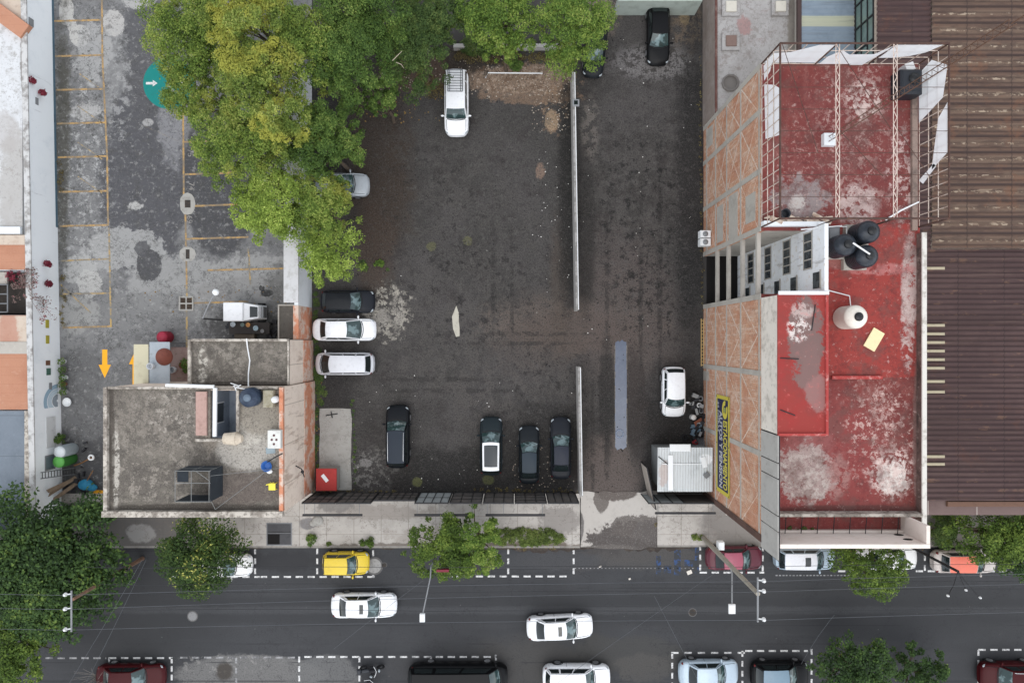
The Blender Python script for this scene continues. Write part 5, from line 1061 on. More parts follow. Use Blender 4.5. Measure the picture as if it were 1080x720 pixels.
for xx in (x-1.1,x+.7):
    for yy in (y-.62,y+.62): MB().rings([[(xx+.28*math.cos(2*PI*i/16),yy+d,.28+.28*math.sin(2*PI*i/16)) for i in range(16)] for d in (-.08,.08)]).build('wheel', m_tyre, ct)
# motorcycles
def motorbike(u, v, head, label, L=1.9):
    t = thing('motorcycle', P(u,v,0), label, 'motorcycle', 'motorcycles parked at the bottom edge', R(head))
    for xx in (-.62,.66):
        pr = [[((.24+.07*math.cos(2*PI*j/8))*math.cos(2*PI*i/18)+xx, .07*math.sin(2*PI*j/8), .31+(.24+.07*math.cos(2*PI*j/8))*math.sin(2*PI*i/18)) for j in range(8)] for i in range(19)]
        MB().rings(pr, False).build('wheel', m_tyre, t, local=True)
    a = MB(); a.tube([(-.6,.1,.35),(0,.12,.45),(.45,.05,.8),(.66,.08,.31)],.04); a.tube([(-.6,-.1,.35),(0,-.12,.45),(.45,-.05,.8),(.66,-.08,.31)],.04); a.ell((0,0,.42),.28,.18,.2); a.build('frame', m_metal_dark, t, local=True)
    MB().ell((.18,0,.84),.30,.16,.14,12,8).build('fuel_tank', paint('bike_black', C(30,30,34)), t, local=True)
    MB().ell((-.38,0,.80),.42,.14,.07,12,6).build('seat', m_black, t, local=True)
    MB().tube([(.30,.40,1.02),(.42,.2,1.05),(.48,0,1.0),(.42,-.2,1.05),(.30,-.40,1.02)],.025).build('handlebar', m_chrome, t, local=True)
    MB().ell((.66,0,.86),.09,.12,.11).build('headlight', m_head, t, local=True)
    MB().tube([(-.1,-.16,.3),(-.8,-.2,.42)],.05).build('exhaust', m_chrome, t, local=True)
    MB().bev(-.95,-.68,-.17,.17,.75,1.0,.05).build('top_box', m_black, t, local=True)
motorbike(393,701.5,3,'black motorcycle parked level with the dashed line at the bottom edge')
motorbike(391,716,72,'dark motorcycle standing upright in the photo beside the level one at the bottom edge')
# ================================================================== TREES AND PLANTS
def leaf_mat(name, ramp, rough=.75, big=None):
    t = NT(name); vec = t.coord('pos')
    g = t.n('ShaderNodeNewGeometry'); cr = t.n('ShaderNodeValToRGB'); e = cr.color_ramp.elements
    while len(e) > 1: e.remove(e[-1])
    e[0].position = ramp[0][0]; e[0].color = ramp[0][1]
    for p_, c_ in ramp[1:]: q = e.new(p_); q.color = c_
    f = t.math('ADD', t.math('MULTIPLY', g.outputs['Random Per Island'], .62), t.math('MULTIPLY', t.ramp(t.noise(vec, .55, 4, .6), .36, .66), .38))
    t.l(f, cr.inputs[0]); col = cr.outputs[0]
    if big:
        sc, lo, hi, c2, st = big; col = t.mix(t.math('MULTIPLY', t.ramp(t.noise(vec, sc, 4, .6), lo, hi), st), col, c2)
    t.l(col, t.b.inputs['Base Color']); t.b.inputs['Roughness'].default_value = rough; t.b.inputs['Specular IOR Level'].default_value = .3
    tr = t.n('ShaderNodeBsdfTranslucent'); mx = t.n('ShaderNodeMixShader'); mx.inputs[0].default_value = .22
    t.l(col, tr.inputs[0]); t.l(t.b.outputs[0], mx.inputs[1]); t.l(tr.outputs[0], mx.inputs[2]); t.l(mx.outputs[0], t.out.inputs[0])
    return t.m
def leaves(name, lobes, n, size, mat, parent, seed=0, aspect=.55, upb=.6, zmin=-.35):
    """many small leaf-sized faces spread through the lobes of a crown"""
    r = np.random.default_rng(seed); lob = np.array(lobes); wt = lob[:,3]**2; wt /= wt.sum()
    idx = r.choice(len(lob), n, p=wt); c = lob[idx,:3]; rad = lob[idx,3:4]
    d = r.normal(size=(n,3)); d /= np.linalg.norm(d,axis=1,keepdims=True)
    lowm = d[:,2] < zmin; d[lowm,2] *= -1
    rf_ = .62+.45*r.random((n,1))**.7; far = r.random((n,1)) < .14; rf_ = np.where(far, .95+.45*r.random((n,1)), rf_)
    pos = c + d*rad*rf_*np.array([1,1,.8])
    nrm = d*.5+np.array([0,0,upb+.25])+r.normal(size=(n,3))*.42; nrm /= np.linalg.norm(nrm,axis=1,keepdims=True)
    a = r.normal(size=(n,3)); tx = np.cross(nrm,a); tx /= np.linalg.norm(tx,axis=1,keepdims=True); ty = np.cross(nrm,tx)
    s_ = size*(.6+.8*r.random((n,1)))
    v = np.stack([pos-tx*s_, pos+ty*s_*aspect+nrm*s_*.12, pos+tx*s_-nrm*s_*.2, pos-ty*s_*aspect+nrm*s_*.12],axis=1).reshape(-1,3)
    off = Vector((0,0,0)); p = parent
    if p is not None: off = p.location
    v -= np.array(off)
    me = bpy.data.meshes.new(name); me.vertices.add(4*n); me.vertices.foreach_set('co', v.astype(np.float32).ravel())
    me.loops.add(4*n); me.loops.foreach_set('vertex_index', np.arange(4*n,dtype=np.int32)); me.polygons.add(n)
    me.polygons.foreach_set('loop_start', np.arange(0,4*n,4,dtype=np.int32)); me.polygons.foreach_set('loop_total', np.full(n,4,dtype=np.int32))
    me.materials.append(mat); me.update(calc_edges=True); me.validate()
    o = bpy.data.objects.new(name, me); COL.objects.link(o); o.parent = parent; return o
m_bark = M('bark', C(92,80,68), .95, [('n',3,.45,.7,C(62,54,46),.8), ('n',12,.5,.7,C(124,112,98),.5)])
def tree(u, v, rad, zb, zt, mat, label, seed, name='tree', dens=680, size=.068, nl=54, ex=1.0, ey=1.0, group=None, cat='tree', lean=(0,0), outer=10, lobe=(.11,.22), trunk=True, squash=1.0, aspect=.5, extra=()):
    """u,v,rad: crown centre and radius in photo pixels; zb, zt: underside and top of the crown"""
    zm = zb+(zt-zb)*.6; c = P(u,v,zm); rx = rad*(H-zm)/H/14; r = random.Random(seed); lobes = []
    for i in range(nl):
        q = math.sqrt((i+.5)/nl); a_ = i*2.39996+r.uniform(-.35,.35); q = min(1,q*r.uniform(.88,1.06))
        zz = zb+(zt-zb)*(.42+.5*math.sqrt(max(0,1-(q*.97)**2))*r.uniform(.5,1.05)); lr = rx*r.uniform(*lobe)*(1.12-.35*q)
        lobes.append((c.x+q*rx*.86*ex*math.cos(a_), c.y+q*rx*.86*ey*math.sin(a_), zz, lr))
        if r.random() < .75: lobes.append((c.x+q*rx*.8*ex*math.cos(a_)+r.uniform(-.4,.4), c.y+q*rx*.8*ey*math.sin(a_)+r.uniform(-.4,.4), zz-(zt-zb)*.28, lr*.9))
    for i in range(outer):
        a_ = r.uniform(0,2*PI); q = r.uniform(.9,1.06); lobes.append((c.x+q*rx*.93*ex*math.cos(a_), c.y+q*rx*.93*ey*math.sin(a_), zb+(zt-zb)*r.uniform(.2,.55), rx*r.uniform(.07,.14)))
    for (eu,ev,er,ez) in extra:
        e = P(eu,ev,ez); lobes.append((e.x,e.y,ez,er*(H-ez)/H/14))
    t = thing(name, (c.x+lean[0],c.y+lean[1],0), label, cat, group)
    area = PI*rx*rx*ex*ey; n = int(area*dens)
    leaves('crown', lobes, n, size, mat, t, seed, aspect=aspect)
    if trunk:
        b = MB(); bx,by = c.x+lean[0], c.y+lean[1]; rt = .10+.035*rx
        top = Vector((c.x,c.y,zb+(zt-zb)*.45)); b0 = Vector((bx,by,-.05)); fork = b0.lerp(top,.55)+Vector((r.uniform(-.2,.2),r.uniform(-.2,.2),0))
        b.tube([b0,b0+Vector((0,0,.25)),b0.lerp(fork,.5)+Vector((r.uniform(-.1,.1),r.uniform(-.1,.1),0)),fork,top],rt,9,rt*.35)
        b.build('trunk', m_bark, t); br_ = MB()
        for lb in r.sample(lobes, min(9,len(lobes))):
            e = Vector(lb[:3]); m_ = fork.lerp(e,.5)+Vector((r.uniform(-.2,.2),r.uniform(-.2,.2),r.uniform(.1,.5))); br_.tube([fork,m_,e],rt*.45,6,rt*.08)
        br_.build('limbs', m_bark, t)
    return t
mA = leaf_mat('foliage_green', big=(.38,.54,.68,C(167,161,72),.5), ramp=[(0,C(61,82,33)),(.4,C(98,122,48)),(.75,C(135,151,69)),(1,C(172,177,97))])
mB = leaf_mat('foliage_yellow', big=(.42,.46,.60,C(178,175,75),.7), ramp=[(0,C(64,83,33)),(.4,C(101,122,51)),(.75,C(136,150,70)),(1,C(171,176,98))])
mC = leaf_mat('foliage_deep_green', [(0,C(45,68,29)),(.45,C(74,100,42)),(.8,C(104,128,58)),(1,C(141,154,81))])
mD = leaf_mat('foliage_bright', [(0,C(76,97,34)),(.4,C(117,140,56)),(.75,C(153,174,78)),(1,C(188,200,109))])
mE = leaf_mat('foliage_fine_dark', [(0,C(42,62,30)),(.5,C(72,95,46)),(1,C(115,129,68))])
mF = leaf_mat('foliage_fresh_green', [(0,C(56,80,30)),(.4,C(90,118,47)),(.75,C(127,148,65)),(1,C(163,172,93))])
mS = leaf_mat('foliage_street_dark', [(0,C(30,48,25)),(.45,C(50,74,35)),(.8,C(77,103,48)),(1,C(120,139,63))])
mT = leaf_mat('foliage_flecked', [(0,C(34,53,25)),(.5,C(56,79,35)),(.86,C(87,107,48)),(.92,C(168,170,86)),(1,C(212,210,113))])
mU = leaf_mat('foliage_olive', [(0,C(46,63,25)),(.45,C(76,100,37)),(.8,C(106,127,51)),(1,C(138,156,72))])
GT='trees along the court wall'
tree(206,38,56,4,10.0,mA,'broad green tree at the left end of the cluster, over the teal circle',1,group=GT,lean=(1.5,0),extra=[(158,12,12,7),(160,45,10,7)])
tree(205,98,36,4,8.5,mA,'green tree below the leftmost one, half covering the teal circle',21,group=GT,lean=(2,0),nl=30,extra=[(178,104,9,5),(186,110,11,5),(180,72,12,6)])
tree(268,22,52,5,11.5,mB,'yellowing tree at the top of the cluster, left of the deep green one',2,group=GT,ex=1.25)
tree(268,78,48,5,11.2,mB,'golden yellow tree in the middle of the cluster of trees',3,group=GT,ey=.8)
tree(322,48,46,5,10.6,mA,'mixed green tree between the golden tree and the deep green trees',22,group=GT,extra=[(312,96,12,8),(316,112,12,8),(306,170,12,7),(322,186,10,7)])
tree(372,62,52,4,10.4,mC,'deep green tree right of the yellowing trees at the top',4,group=GT)
tree(385,5,62,4,10.4,mC,'deep green tree cut by the top edge, behind the others',5,group=GT)
tree(440,45,42,3,8.6,mE,'dark fine-leaved tree leaning over the white estate wagon',6,group=GT,dens=700,size=.06,ex=.9,ey=1.3,outer=16)
tree(250,150,52,5,10.6,mA,'dense green tree in the middle of the left side of the cluster',7,group=GT,ex=1.05)
tree(298,132,36,5,11.2,mB,'yellow topped tree between the dense green ones in the cluster',8,group=GT,ey=1.1)
tree(340,150,42,4,9.6,mC,'green tree at the right side of the cluster, over the lot edge',9,group=GT,ey=1.15)
tree(285,215,46,4,9.2,mD,'light green tree in the lower part of the cluster',10,group=GT,ex=1.0)
tree(338,218,38,4,8.8,mA,'green tree over the nose of the silver parked car',11,group=GT)
tree(346,268,36,3,7.2,mD,'bright light green tree at the lowest tip of the cluster, over the black hatchback',12,group=GT,dens=560,size=.066,lean=(-.4,.3),extra=[(310,240,16,6),(372,250,10,6)])
tree(458,22,34,3,7.8,mE,'dark green tree at the top edge between the cluster and the fresh green trees',30,group=GT,nl=30)
tree(400,100,20,3,7.5,mC,'small dark green tree filling the gap beside the estate wagon',23,group=GT,nl=20)
GR='trees at the top of the dark lot'
tree(524,8,50,3,8.5,mF,'fresh green tree at the top edge, left of the bigger one',13,group=GR,ex=1.0,ey=1.0,lean=(0,1))
tree(533,45,20,2.5,6.5,mF,'small fresh green tree hanging below its neighbour over the bare earth',24,group=GR,nl=18)
tree(602,24,46,3,9.2,mF,'large fresh green tree above the dividing wall at the top edge',14,group=GR,ey=1.08,extra=[(592,66,16,5),(636,16,14,6)])
GS='trees along the street'
tree(52,608,74,2.6,6.6,mS,'huge dark broad-leaved street tree in the lower left, by the pole',15,group=GS,size=.115,dens=330,nl=90,aspect=.6,lobe=(.12,.22),ey=1.02,outer=22,extra=[(5,545,24,5),(100,540,22,4.5),(20,530,20,4.5)])
tree(12,690,44,2.4,6.0,mU,'olive green tree in the bottom left corner',16,group=GS,size=.09,dens=400)
tree(-30,600,60,2.4,6.4,mS,'dark tree running off the left edge below the blue grey roof',25,group=GS,size=.115,dens=250,aspect=.6)
tree(208,588,50,2.4,6.0,mT,'round dark street tree flecked with yellow leaves, below the grey-roofed house',17,group=GS,ex=.98,ey=.88,size=.085,dens=430,lobe=(.14,.26),extra=[(225,555,22,4)])
tree(468,579,43,1.6,5.2,mU,'small green street tree wrapped round the lamp post',18,group=GS,ex=1.1,ey=.85,size=.08,dens=440,nl=34)
tree(502,574,32,1.8,5.4,mF,'bright green street tree touching the lamp post tree on its right',26,group=GS,ex=.9,ey=1.25,size=.08,dens=440,nl=26,outer=14)
tree(922,600,37,2.2,5.8,mU,'small olive street tree below the cream roof front of the tower',19,group=GS,ex=1.1,ey=.85,size=.08,dens=440,nl=38,outer=18,extra=[(930,622,12,4),(885,588,12,4)])
tree(1052,568,42,2.4,6.4,mU,'wide dark green tree at the right edge over the salmon car',20,group=GS,ex=1.2,ey=.8,size=.08,dens=440,nl=50,outer=20)
tree(1090,580,40,2.4,6.4,mS,'dark tree cut by the right edge beside the wide green one',27,group=GS,size=.09,dens=330)
tree(905,710,46,1.8,5.4,mS,'dark green tree rising from the bottom edge of the street',28,group=GS,size=.09,dens=360,ey=.85)
tree(972,714,34,1.2,4.2,mS,'low bushy tree at the bottom edge beside the taller one',29,group=GS,size=.085,dens=360,nl=22)
mW = leaf_mat('weed_green', [(0,C(58,66,34)),(.4,C(86,104,46)),(.75,C(118,134,66)),(1,C(150,150,96))])
def shrub(u, v, ru, rv, h_, mat, label, seed, group=None, size=.055, dens=900, name='shrub', cat='shrub'):
    c = P(u,v,.1); r = random.Random(seed); lobes = []
    rx, ry = ru/14, rv/14
    for i in range(16 if ru < 15 else 170):
        q = math.sqrt(r.random()); a_ = r.uniform(0,2*PI); lobes.append((c.x+q*rx*.8*math.cos(a_), c.y+q*ry*.8*math.sin(a_), h_*(.25+.5*(1-q*q)), max(.1,min(rx,ry)*r.uniform(.3,.5)) if ru < 15 else r.uniform(.1,.26)))
    t = thing(name, (c.x,c.y,.1), label, cat, group); leaves('foliage', lobes, int(PI*rx*ry*dens)+60, size, mat, t, seed)
    b = MB()
    for lb in lobes[:6]: b.tube([(c.x,c.y,.05),tuple(lb[:3])],.02,5,.008)
    b.build('stems', m_bark, t)
shrub(329,568,5,8,1.0,mC,'small upright green shrub at the kerb left of the yellow car',31)
shrub(388,571,8.5,5.5,.8,mU,'round green shrub at the kerb above the pale manhole',32)
shrub(347,573,3,2,.3,mW,'tiny dry weed at the kerb above the yellow car',38)
shrub(553,566,56,11,.42,mW,'long low hedge of weeds on the pavement strip above the bays',33,size=.05,name='hedge',cat='hedge')
shrub(735,566,7,4,.4,mW,'weeds at the foot of the slanting concrete pole',34,name='weeds',cat='weeds')
shrub(545,70,9,6,.6,mC,'green weeds inside the white pipe frame at the top of the lot',35,name='weeds',cat='weeds')
shrub(505,50,24,12,1.0,mE,'dark bush beneath the trees at the top of the lot',36)
shrub(400,278,6,4,.3,mF,'patch of green weeds on the lot beside the black hatchback',37,name='weeds',cat='weeds')
shrub(990,555,18,26,1.6,mE,'dark dry bush in the gap beside the tower front',39)
shrub(66,462,5,6,1.2,mC,'leafy green pot plant at the foot of the white wall above the barrels',40,size=.06)
shrub(95,540,34,12,1.2,mS,'dark bushes over the junk at the bottom of the parking court',41,size=.09,dens=420)
# grass strip and bare undergrowth: nobody could count it
def ground_leaves(name, strips, dens, size, mat, label, seed):
    r = np.random.default_rng(seed); lobes = []
    for (u0,v0,u1,v1,wd,hh) in strips:
        m_ = max(3,int(math.hypot(u1-u0,v1-v0)/4))
        for i in range(m_):
            k = (i+r.random())/m_; p = P(u0+(u1-u0)*k+r.normal()*wd*.4, v0+(v1-v0)*k+r.normal()*wd*.4, 0); lobes.append((p.x,p.y,.02,wd/14*r.uniform(.4,1.0)))
    o = leaves(name, lobes, dens, size, mat, None, seed, upb=.8, zmin=-.05); o.scale.z = .5; return tag(o, label, 'grass', kind='stuff')
ground_leaves('grass', [(333,385,336,430,4,0),(333,430,333,492,3.5,0),(333,300,334,385,4,0),(336,395,340,420,5,0),(372,420,374,510,2,0),(396,276,406,282,4,0),(384,275,386,285,4,0)], 6500, .04, mE, 'ragged strip of green grass and weeds along the orange wall of the lot', 51)
ground_leaves('dry_weeds', [(505,575,600,575,4,0),(480,62,600,60,7,0),(440,84,470,100,8,0),(690,552,745,572,3,0),(66,290,66,345,3,0),(64,170,64,200,3,0),(330,516,420,519,2,0),(500,516,610,518,2.5,0),(738,60,741,330,1.6,0),(980,548,992,575,7,0)], 6500, .05, leaf_mat('dry_weed', [(0,C(64,56,38)),(.5,C(104,92,60)),(1,C(140,132,84))]), 'dry weeds scattered along walls and kerbs', 52)
# red bougainvillea trailing by the white wall
mR = leaf_mat('red_flowers', [(0,C(84,28,40)),(.5,C(122,40,56)),(1,C(150,70,80))]); mRb = leaf_mat('dry_twigs', [(0,C(92,76,72)),(.6,C(132,112,106)),(1,C(150,80,88))])
def trailing(u, v, ru, rv, z, label, seed, mat, dens, size=.07):
    c = P(u,v,z); rx, ry = ru/14.8, rv/14.8; r = random.Random(seed)
    lobes = [(c.x+r.gauss(0,.45)*rx, c.y+r.gauss(0,.45)*ry, z+r.uniform(-.3,.3), .25) for _ in range(18)]
    t = thing('climbing_plant', (c.x,c.y,z-.6), label, 'plant', 'red climbing plants by the white wall'); leaves('foliage', lobes, dens, size, mat, t, seed)
    b = MB()
    for lb in lobes: b.tube([(c.x-.5,c.y,z-.5),((c.x+lb[0])/2,(c.y+lb[1])/2,z+.2),tuple(lb[:3])],.014,4,.006)
    b.build('stems', M('twig_'+str(seed), C(96,78,70), .9), t)
trailing(28,302,18,26,3.0,'bare twiggy red-flecked climber over the dark yard by the white wall',61,mRb,500)
trailing(48,322,9,16,2.4,'thin red-tipped twigs trailing on the white wall beside the yard',62,mRb,130,.06)
trailing(14,291,5,5,2.6,'small red flowering clump on the terracotta roof edge over the yard',63,mR,120,.08)
def basket(u, v, z, label):
    p = P(u,v,z); t = thing('hanging_basket', (p.x,p.y,z-.35), label, 'plant pot', 'red plants hung on the white wall')
    MB().lathe((p.x,p.y,0),[(.12,z-.35),(.2,z-.1),(.22,z-.1),(.2,z-.12)],12).build('pot', simple('pot_%d'%v, C(120,54,58), .7), t)
    leaves('foliage', [(p.x,p.y,z,.24),(p.x+.15,p.y-.1,z-.05,.16)], 170, .06, mR, t, int(v))
    MB().tube([(p.x-.35,p.y,z),(p.x,p.y,z-.1)],.015).build('bracket', m_metal_dark, t)
basket(44.5,97.5,1.9,'dark red hanging plant high up the white wall near the top left'); basket(50,278,1.7,'dark red hanging plant on the white wall by the planted yard'); basket(51,299,1.6,'smaller red hanging plant on the white wall just below another'); basket(33.5,84.5,2.7,'tiny dark plant at the top of the white wall')

# pale dead branches reaching out of the fine-leaved tree
for o in list(bpy.data.objects):
    if o.get('label','').startswith('dark fine-leaved tree leaning'):
        r5 = random.Random(8); b = MB()
        for (u0,v0,u1,v1) in ((414,64,424,54),(418,66,426,72)): b.tube([P(u0,v0,8.3),P((u0+u1)/2+1,(v0+v1)/2-1,8.8),P(u1,v1,8.9)],.03,5,.012)
        b.build('dead_branches', M('dead_wood', C(176,164,146), .9), o)
# ================================================================== WALLS, GATES, BOOTH, POLES, CLUTTER
m_dw = M('divider_wall_paint', C(170,168,164), .9, [('n',1.0,.45,.68,C(140,138,134),.8), ('n',4,.54,.7,C(196,194,190),.6), ('n',.9,.6,.7,C(150,110,90),.5)])
def divider(u0, v0, u1, v1, zt_, label):
    t = thing('dividing_wall', P((u0+u1)/2,(v0+v1)/2,0), label, 'wall')
    a, b = P(u0,v0,zt_), P(u1,v1,zt_); mb = MB()
    for (dx0,dx1,z0,z1,nm,mat) in ((-.11,.07,-.02,zt_-.1,'wall',m_dw),(-.14,.09,zt_-.1,zt_,'coping',M('coping_light',C(150,148,145),.85,[('n',2,.45,.6,C(112,110,106),.8)]))):
        m2 = MB(); m2.add([(a.x+dx0,a.y,z0),(a.x+dx1,a.y,z0),(b.x+dx1,b.y,z0),(b.x+dx0,b.y,z0),(a.x+dx0,a.y,z1),(a.x+dx1,a.y,z1),(b.x+dx1,b.y,z1),(b.x+dx0,b.y,z1)],[(0,1,2,3),(7,6,5,4),(4,5,1,0),(5,6,2,1),(6,7,3,2),(7,4,0,3)]); m2.build(nm, mat, t)
    MB().tube([(a.x+.05,a.y-.05,zt_+.02),(b.x+.05,b.y+.05,zt_+.02)],.035).build('rail', m_whitep, t)
    return t
divider(605.5,76,609.5,327,1.9,'long thin pale wall splitting the dark lot from the driveway, upper piece')
divider(611.5,387,613.5,523,1.9,'short thin pale wall splitting the lot from the driveway, lower piece by the gates')
p = P(607.5,108,2.1); t = thing('wall_lamp', (p.x,p.y,1.9), 'small square lamp box on top of the upper dividing wall', 'lamp')
MB().bev(p.x-.25,p.x+.25,p.y-.25,p.y+.25,1.9,2.05).build('housing', m_gry, t); MB().box(p.x-.14,p.x+.14,p.y-.14,p.y+.14,2.05,2.07).build('lens', m_glass_dark, t)
# north end: low walls, white pipe frame
solid('low_wall', MB().bev(X(478,.6),X(603,.6),Y(50,.6),Y(46,.6),0,.6), m_dw, P(540,48,0), 'low pale wall under the trees along the top of the dark lot', 'wall')
solid('end_wall', MB().bev(X(652,2.2),X(741,2.2),Y(1,2.2),Y(-4,2.2),0,2.2), M('end_wall_paint', C(170,180,172), .9, [('n',1.5,.45,.7,C(140,148,140),.7)]), P(696,-1,0), 'pale green wall at the top end of the driveway behind the black saloon', 'wall')
solid('goal_frame', MB().tube([P(512,82,.0),P(512,82,.9),P(515,77,.95),P(572,77.5,.95),P(572,77.5,.02)],.045), m_whitep, P(540,78,0), 'thin white pipe frame over the bare earth at the top of the lot', 'frame')
solid('yard_wall', MB().box(X(470,.02),X(605,.02),Y(44,.02),Y(-140,.02),.002,.012), M('yard_floor_dark', C(66,64,62), .92, [('n',.4,.45,.7,C(90,88,86),.8)]), P(540,0,0), 'dark paved yard beyond the low wall at the top', 'yard').__setitem__('kind','structure')
# steel gates along the pavement
zg = 3.3; gy = P(0,519.5,0).y
m_gate = M('gate_dark_steel', C(92,89,86), .75, [('n',1.2,.45,.7,C(116,108,102),.7), ('n',5,.5,.7,C(70,67,66),.6)]); m_gate2 = M('gate_grey_steel', C(160,166,166), .7, [('n',1.2,.45,.7,C(132,136,136),.7)])
def gate(u0, u1, label, mat, nx=4, nz=3, top=zg, dark=None):
    x0, x1 = X(u0,top), X(u1,top); t = thing('steel_gate', ((x0+x1)/2,gy,0), label, 'gate', 'steel gates between the lot and the pavement')
    MB().box(x0+.06,x1-.06,gy-.02,gy+.01,.1,top-.05).build('panel', mat, t); f = MB()
    f.box(x0,x0+.07,gy-.06,gy+.06,0,top).box(x1-.07,x1,gy-.06,gy+.06,0,top).box(x0+.07,x1-.07,gy-.05,gy+.05,top-.07,top-.0).box(x0+.07,x1-.07,gy-.05,gy+.05,.03,.1)
    for i in range(1,nx): xx = lerp(x0,x1,i/nx); f.box(xx-.025,xx+.025,gy+.012,gy+.045,.1,top-.07)
    for j in range(1,nz): zz = lerp(0,top,j/nz); f.box(x0+.07,x1-.07,gy+.012,gy+.04,zz-.025,zz+.025)
    f.build('frame', m_metal_dark, t); return t
for u0,u1,lb,mt,nx,nz,tp in [(318,353,'dark steel gate leaf against the corner of the grey-roofed house',m_gate,4,3,zg),(354,391,'dark steel gate leaf, second from the grey-roofed house',m_gate,4,3,zg),
    (392,438,'lower dark steel gate with plain bars, third from the grey-roofed house',m_gate,6,3,2.5),(437,473,'pale grey panelled steel gate, the lightest of the row',m_gate2,4,2,zg),
    (474,508,'dark steel gate just right of the pale grey one',m_gate,3,3,zg),(509.5,542,'dark steel gate behind the white-roofed car',m_gate,3,2,zg),(543,577,'dark steel gate with double rails behind the dark grey hatchback',m_gate,3,4,zg),(578,611,'dark steel gate at the end of the row by the dividing wall',m_gate,4,1,zg)]: gate(u0,u1,lb,mt,nx,nz,tp)
def outrigger(u0, u1, ut, label):
    zz = zg-.05; x0, x1 = X(u0,zz), X(u1,zz); y1 = Y(543,zz); t = thing('gate_outrigger', ((x0+x1)/2,gy,zz), label, 'steel bar', 'steel bars held out over the pavement')
    MB().bev(x0,x1,y1-.07,y1+.07,zz-.1,zz+.04,.02).build('bar', m_metal_dark, t)
    for u in ut: MB().tube([(X(u,zz),gy-.07,zz),(X(u,zz),y1+.05,zz)],.018).build('arm', m_metal_grey, t)
outrigger(319,382,(321,332,379),'dark steel bar held out from the gates nearest the grey-roofed house'); outrigger(437,501,(440,463,498),'dark steel bar held out from the pale grey gate'); outrigger(512,575,(514,531,572),'dark steel bar held out from the gates behind the parked row')
# booth
zB2 = 2.7; bt = thing('gate_booth', P(725,497,0), 'gate booth with white corrugated metal roof against the brick wall', 'booth')
x0,x1,y0,y1 = X(693.5,zB2),X(752,zB2),Y(518.5,zB2),Y(471.5,zB2)
MB().box(x0+.12,x1-.05,y0+.3,y1-.2,0,zB2-.12).build('wall', M('booth_wall', C(120,124,124), .8, [('n',1,.45,.7,C(92,94,94),.7)]), bt)
mb = MB(); n = int((x1-x0)/.19*4); vs = []
for i in range(n+1): xx = lerp(x0,x1,i/n); zz = zB2+.03*math.sin(2*PI*i/4); vs += [(xx,y0,zz-.06),(xx,y1,zz+.06)]
mb.add(vs,[(2*i,2*i+2,2*i+3,2*i+1) for i in range(n)],True)
rf = mb.build('roof', M('white_corrugated', C(192,196,196), .6, [('n',.9,.48,.7,C(160,164,164),.7), ('n',3,.55,.72,C(130,130,128),.5,6,(1,.2,1)), ('b',745,484,6,5,zB2,C(226,228,228),.9,1,.5), ('b',700,500,5,12,zB2,C(176,156,146),.6,1.5,.6)]), bt)
MB().obox((X(707,zB2),Y(498,zB2),zB2+.075),.35,2.5,.05).obox((X(722,zB2),Y(489,zB2),zB2+.075),3.2,.06,.04).build('patch_strip', m_whitep, rf)
MB().bev(X(706,zB2),X(728,zB2),Y(475.5,zB2),Y(468,zB2),zB2+.08,zB2+.16,.03).build('roof_plate', m_whitep, rf)
MB().obox((X(745,zB2),Y(500.5,zB2),zB2+.1),.42,.36,.06,R(40)).build('loose_tile', m_metal_grey, rf)
MB().obox((X(742,zB2),Y(487,zB2),zB2+.1),.35,.75,.05,R(12)).build('white_scrap', m_whitep, rf)
MB().tube([(X(694,zB2),Y(481,zB2),zB2+.12),(X(704,zB2),Y(489,zB2),zB2+.12)],.03).build('cable', m_trim, rf)
gate_y = gy
t = thing('booth_shutter', (X(718,2.9),P(0,521,0).y,0), 'dark panelled steel shutter below the booth, facing the pavement', 'shutter'); sy = P(0,521,0).y
MB().box(X(684,2.9),X(722,2.9),sy-.03,sy,.05,2.85).build('panel', m_gate2, t); MB().box(X(722.5,2.9),X(757,2.9),sy-.03,sy,.05,2.85).build('panel', m_gate, t)
a = MB()
for u in (684,697,710,722,757): a.box(X(u,2.9)-.03,X(u,2.9)+.03,sy+.002,sy+.05,0,2.9)
a.box(X(684,2.9)-.03,X(757,2.9)+.03,sy-.04,sy+.04,2.87,2.93); a.build('frame', m_metal_dark, t)
zz = 2.9; t = thing('gate_outrigger', (X(722,zz),sy,zz), 'dark steel bar held out from the booth shutter', 'steel bar', 'steel bars held out over the pavement')
MB().bev(X(691,zz),X(755,zz),Y(541,zz)-.07,Y(541,zz)+.07,zz-.1,zz+.04,.02).build('bar', m_metal_dark, t)
MB().tube([(X(694,zz),sy-.06,zz),(X(694,zz),Y(541,zz)+.05,zz)],.018).build('arm', m_metal_grey, t); MB().tube([(X(752,zz),sy-.06,zz),(X(752,zz),Y(541,zz)+.05,zz)],.018).build('arm', m_metal_grey, t)
lf = thing('open_gate_leaf', P(679,508,0), 'pale narrow gate leaf standing open beside the booth', 'gate'); q = [P(676,487,0),P(685,529,0)]
d = (q[1]-q[0]).normalized(); n_ = Vector((-d.y,d.x,0))*.03; hz = 2.3
MB().add([q[0]+n_,q[1]+n_,q[1]-n_,q[0]-n_]+[v_+Vector((0,0,hz)) for v_ in (q[0]+n_,q[1]+n_,q[1]-n_,q[0]-n_)],[(4,5,6,7),(0,1,5,4),(1,2,6,5),(2,3,7,6),(3,0,4,7)]).build('panel', M('leaf_panel', C(168,160,150), .8, [('n',1.2,.45,.7,C(136,126,118),.8)]), lf)
a = MB()
for z_ in (.02,hz): a.tube([q[0]+Vector((0,0,z_)),q[1]+Vector((0,0,z_))],.045)
a.tube([q[0],q[0]+Vector((0,0,hz))],.045); a.tube([q[1],q[1]+Vector((0,0,hz))],.045); a.build('frame', m_metal_dark, lf)
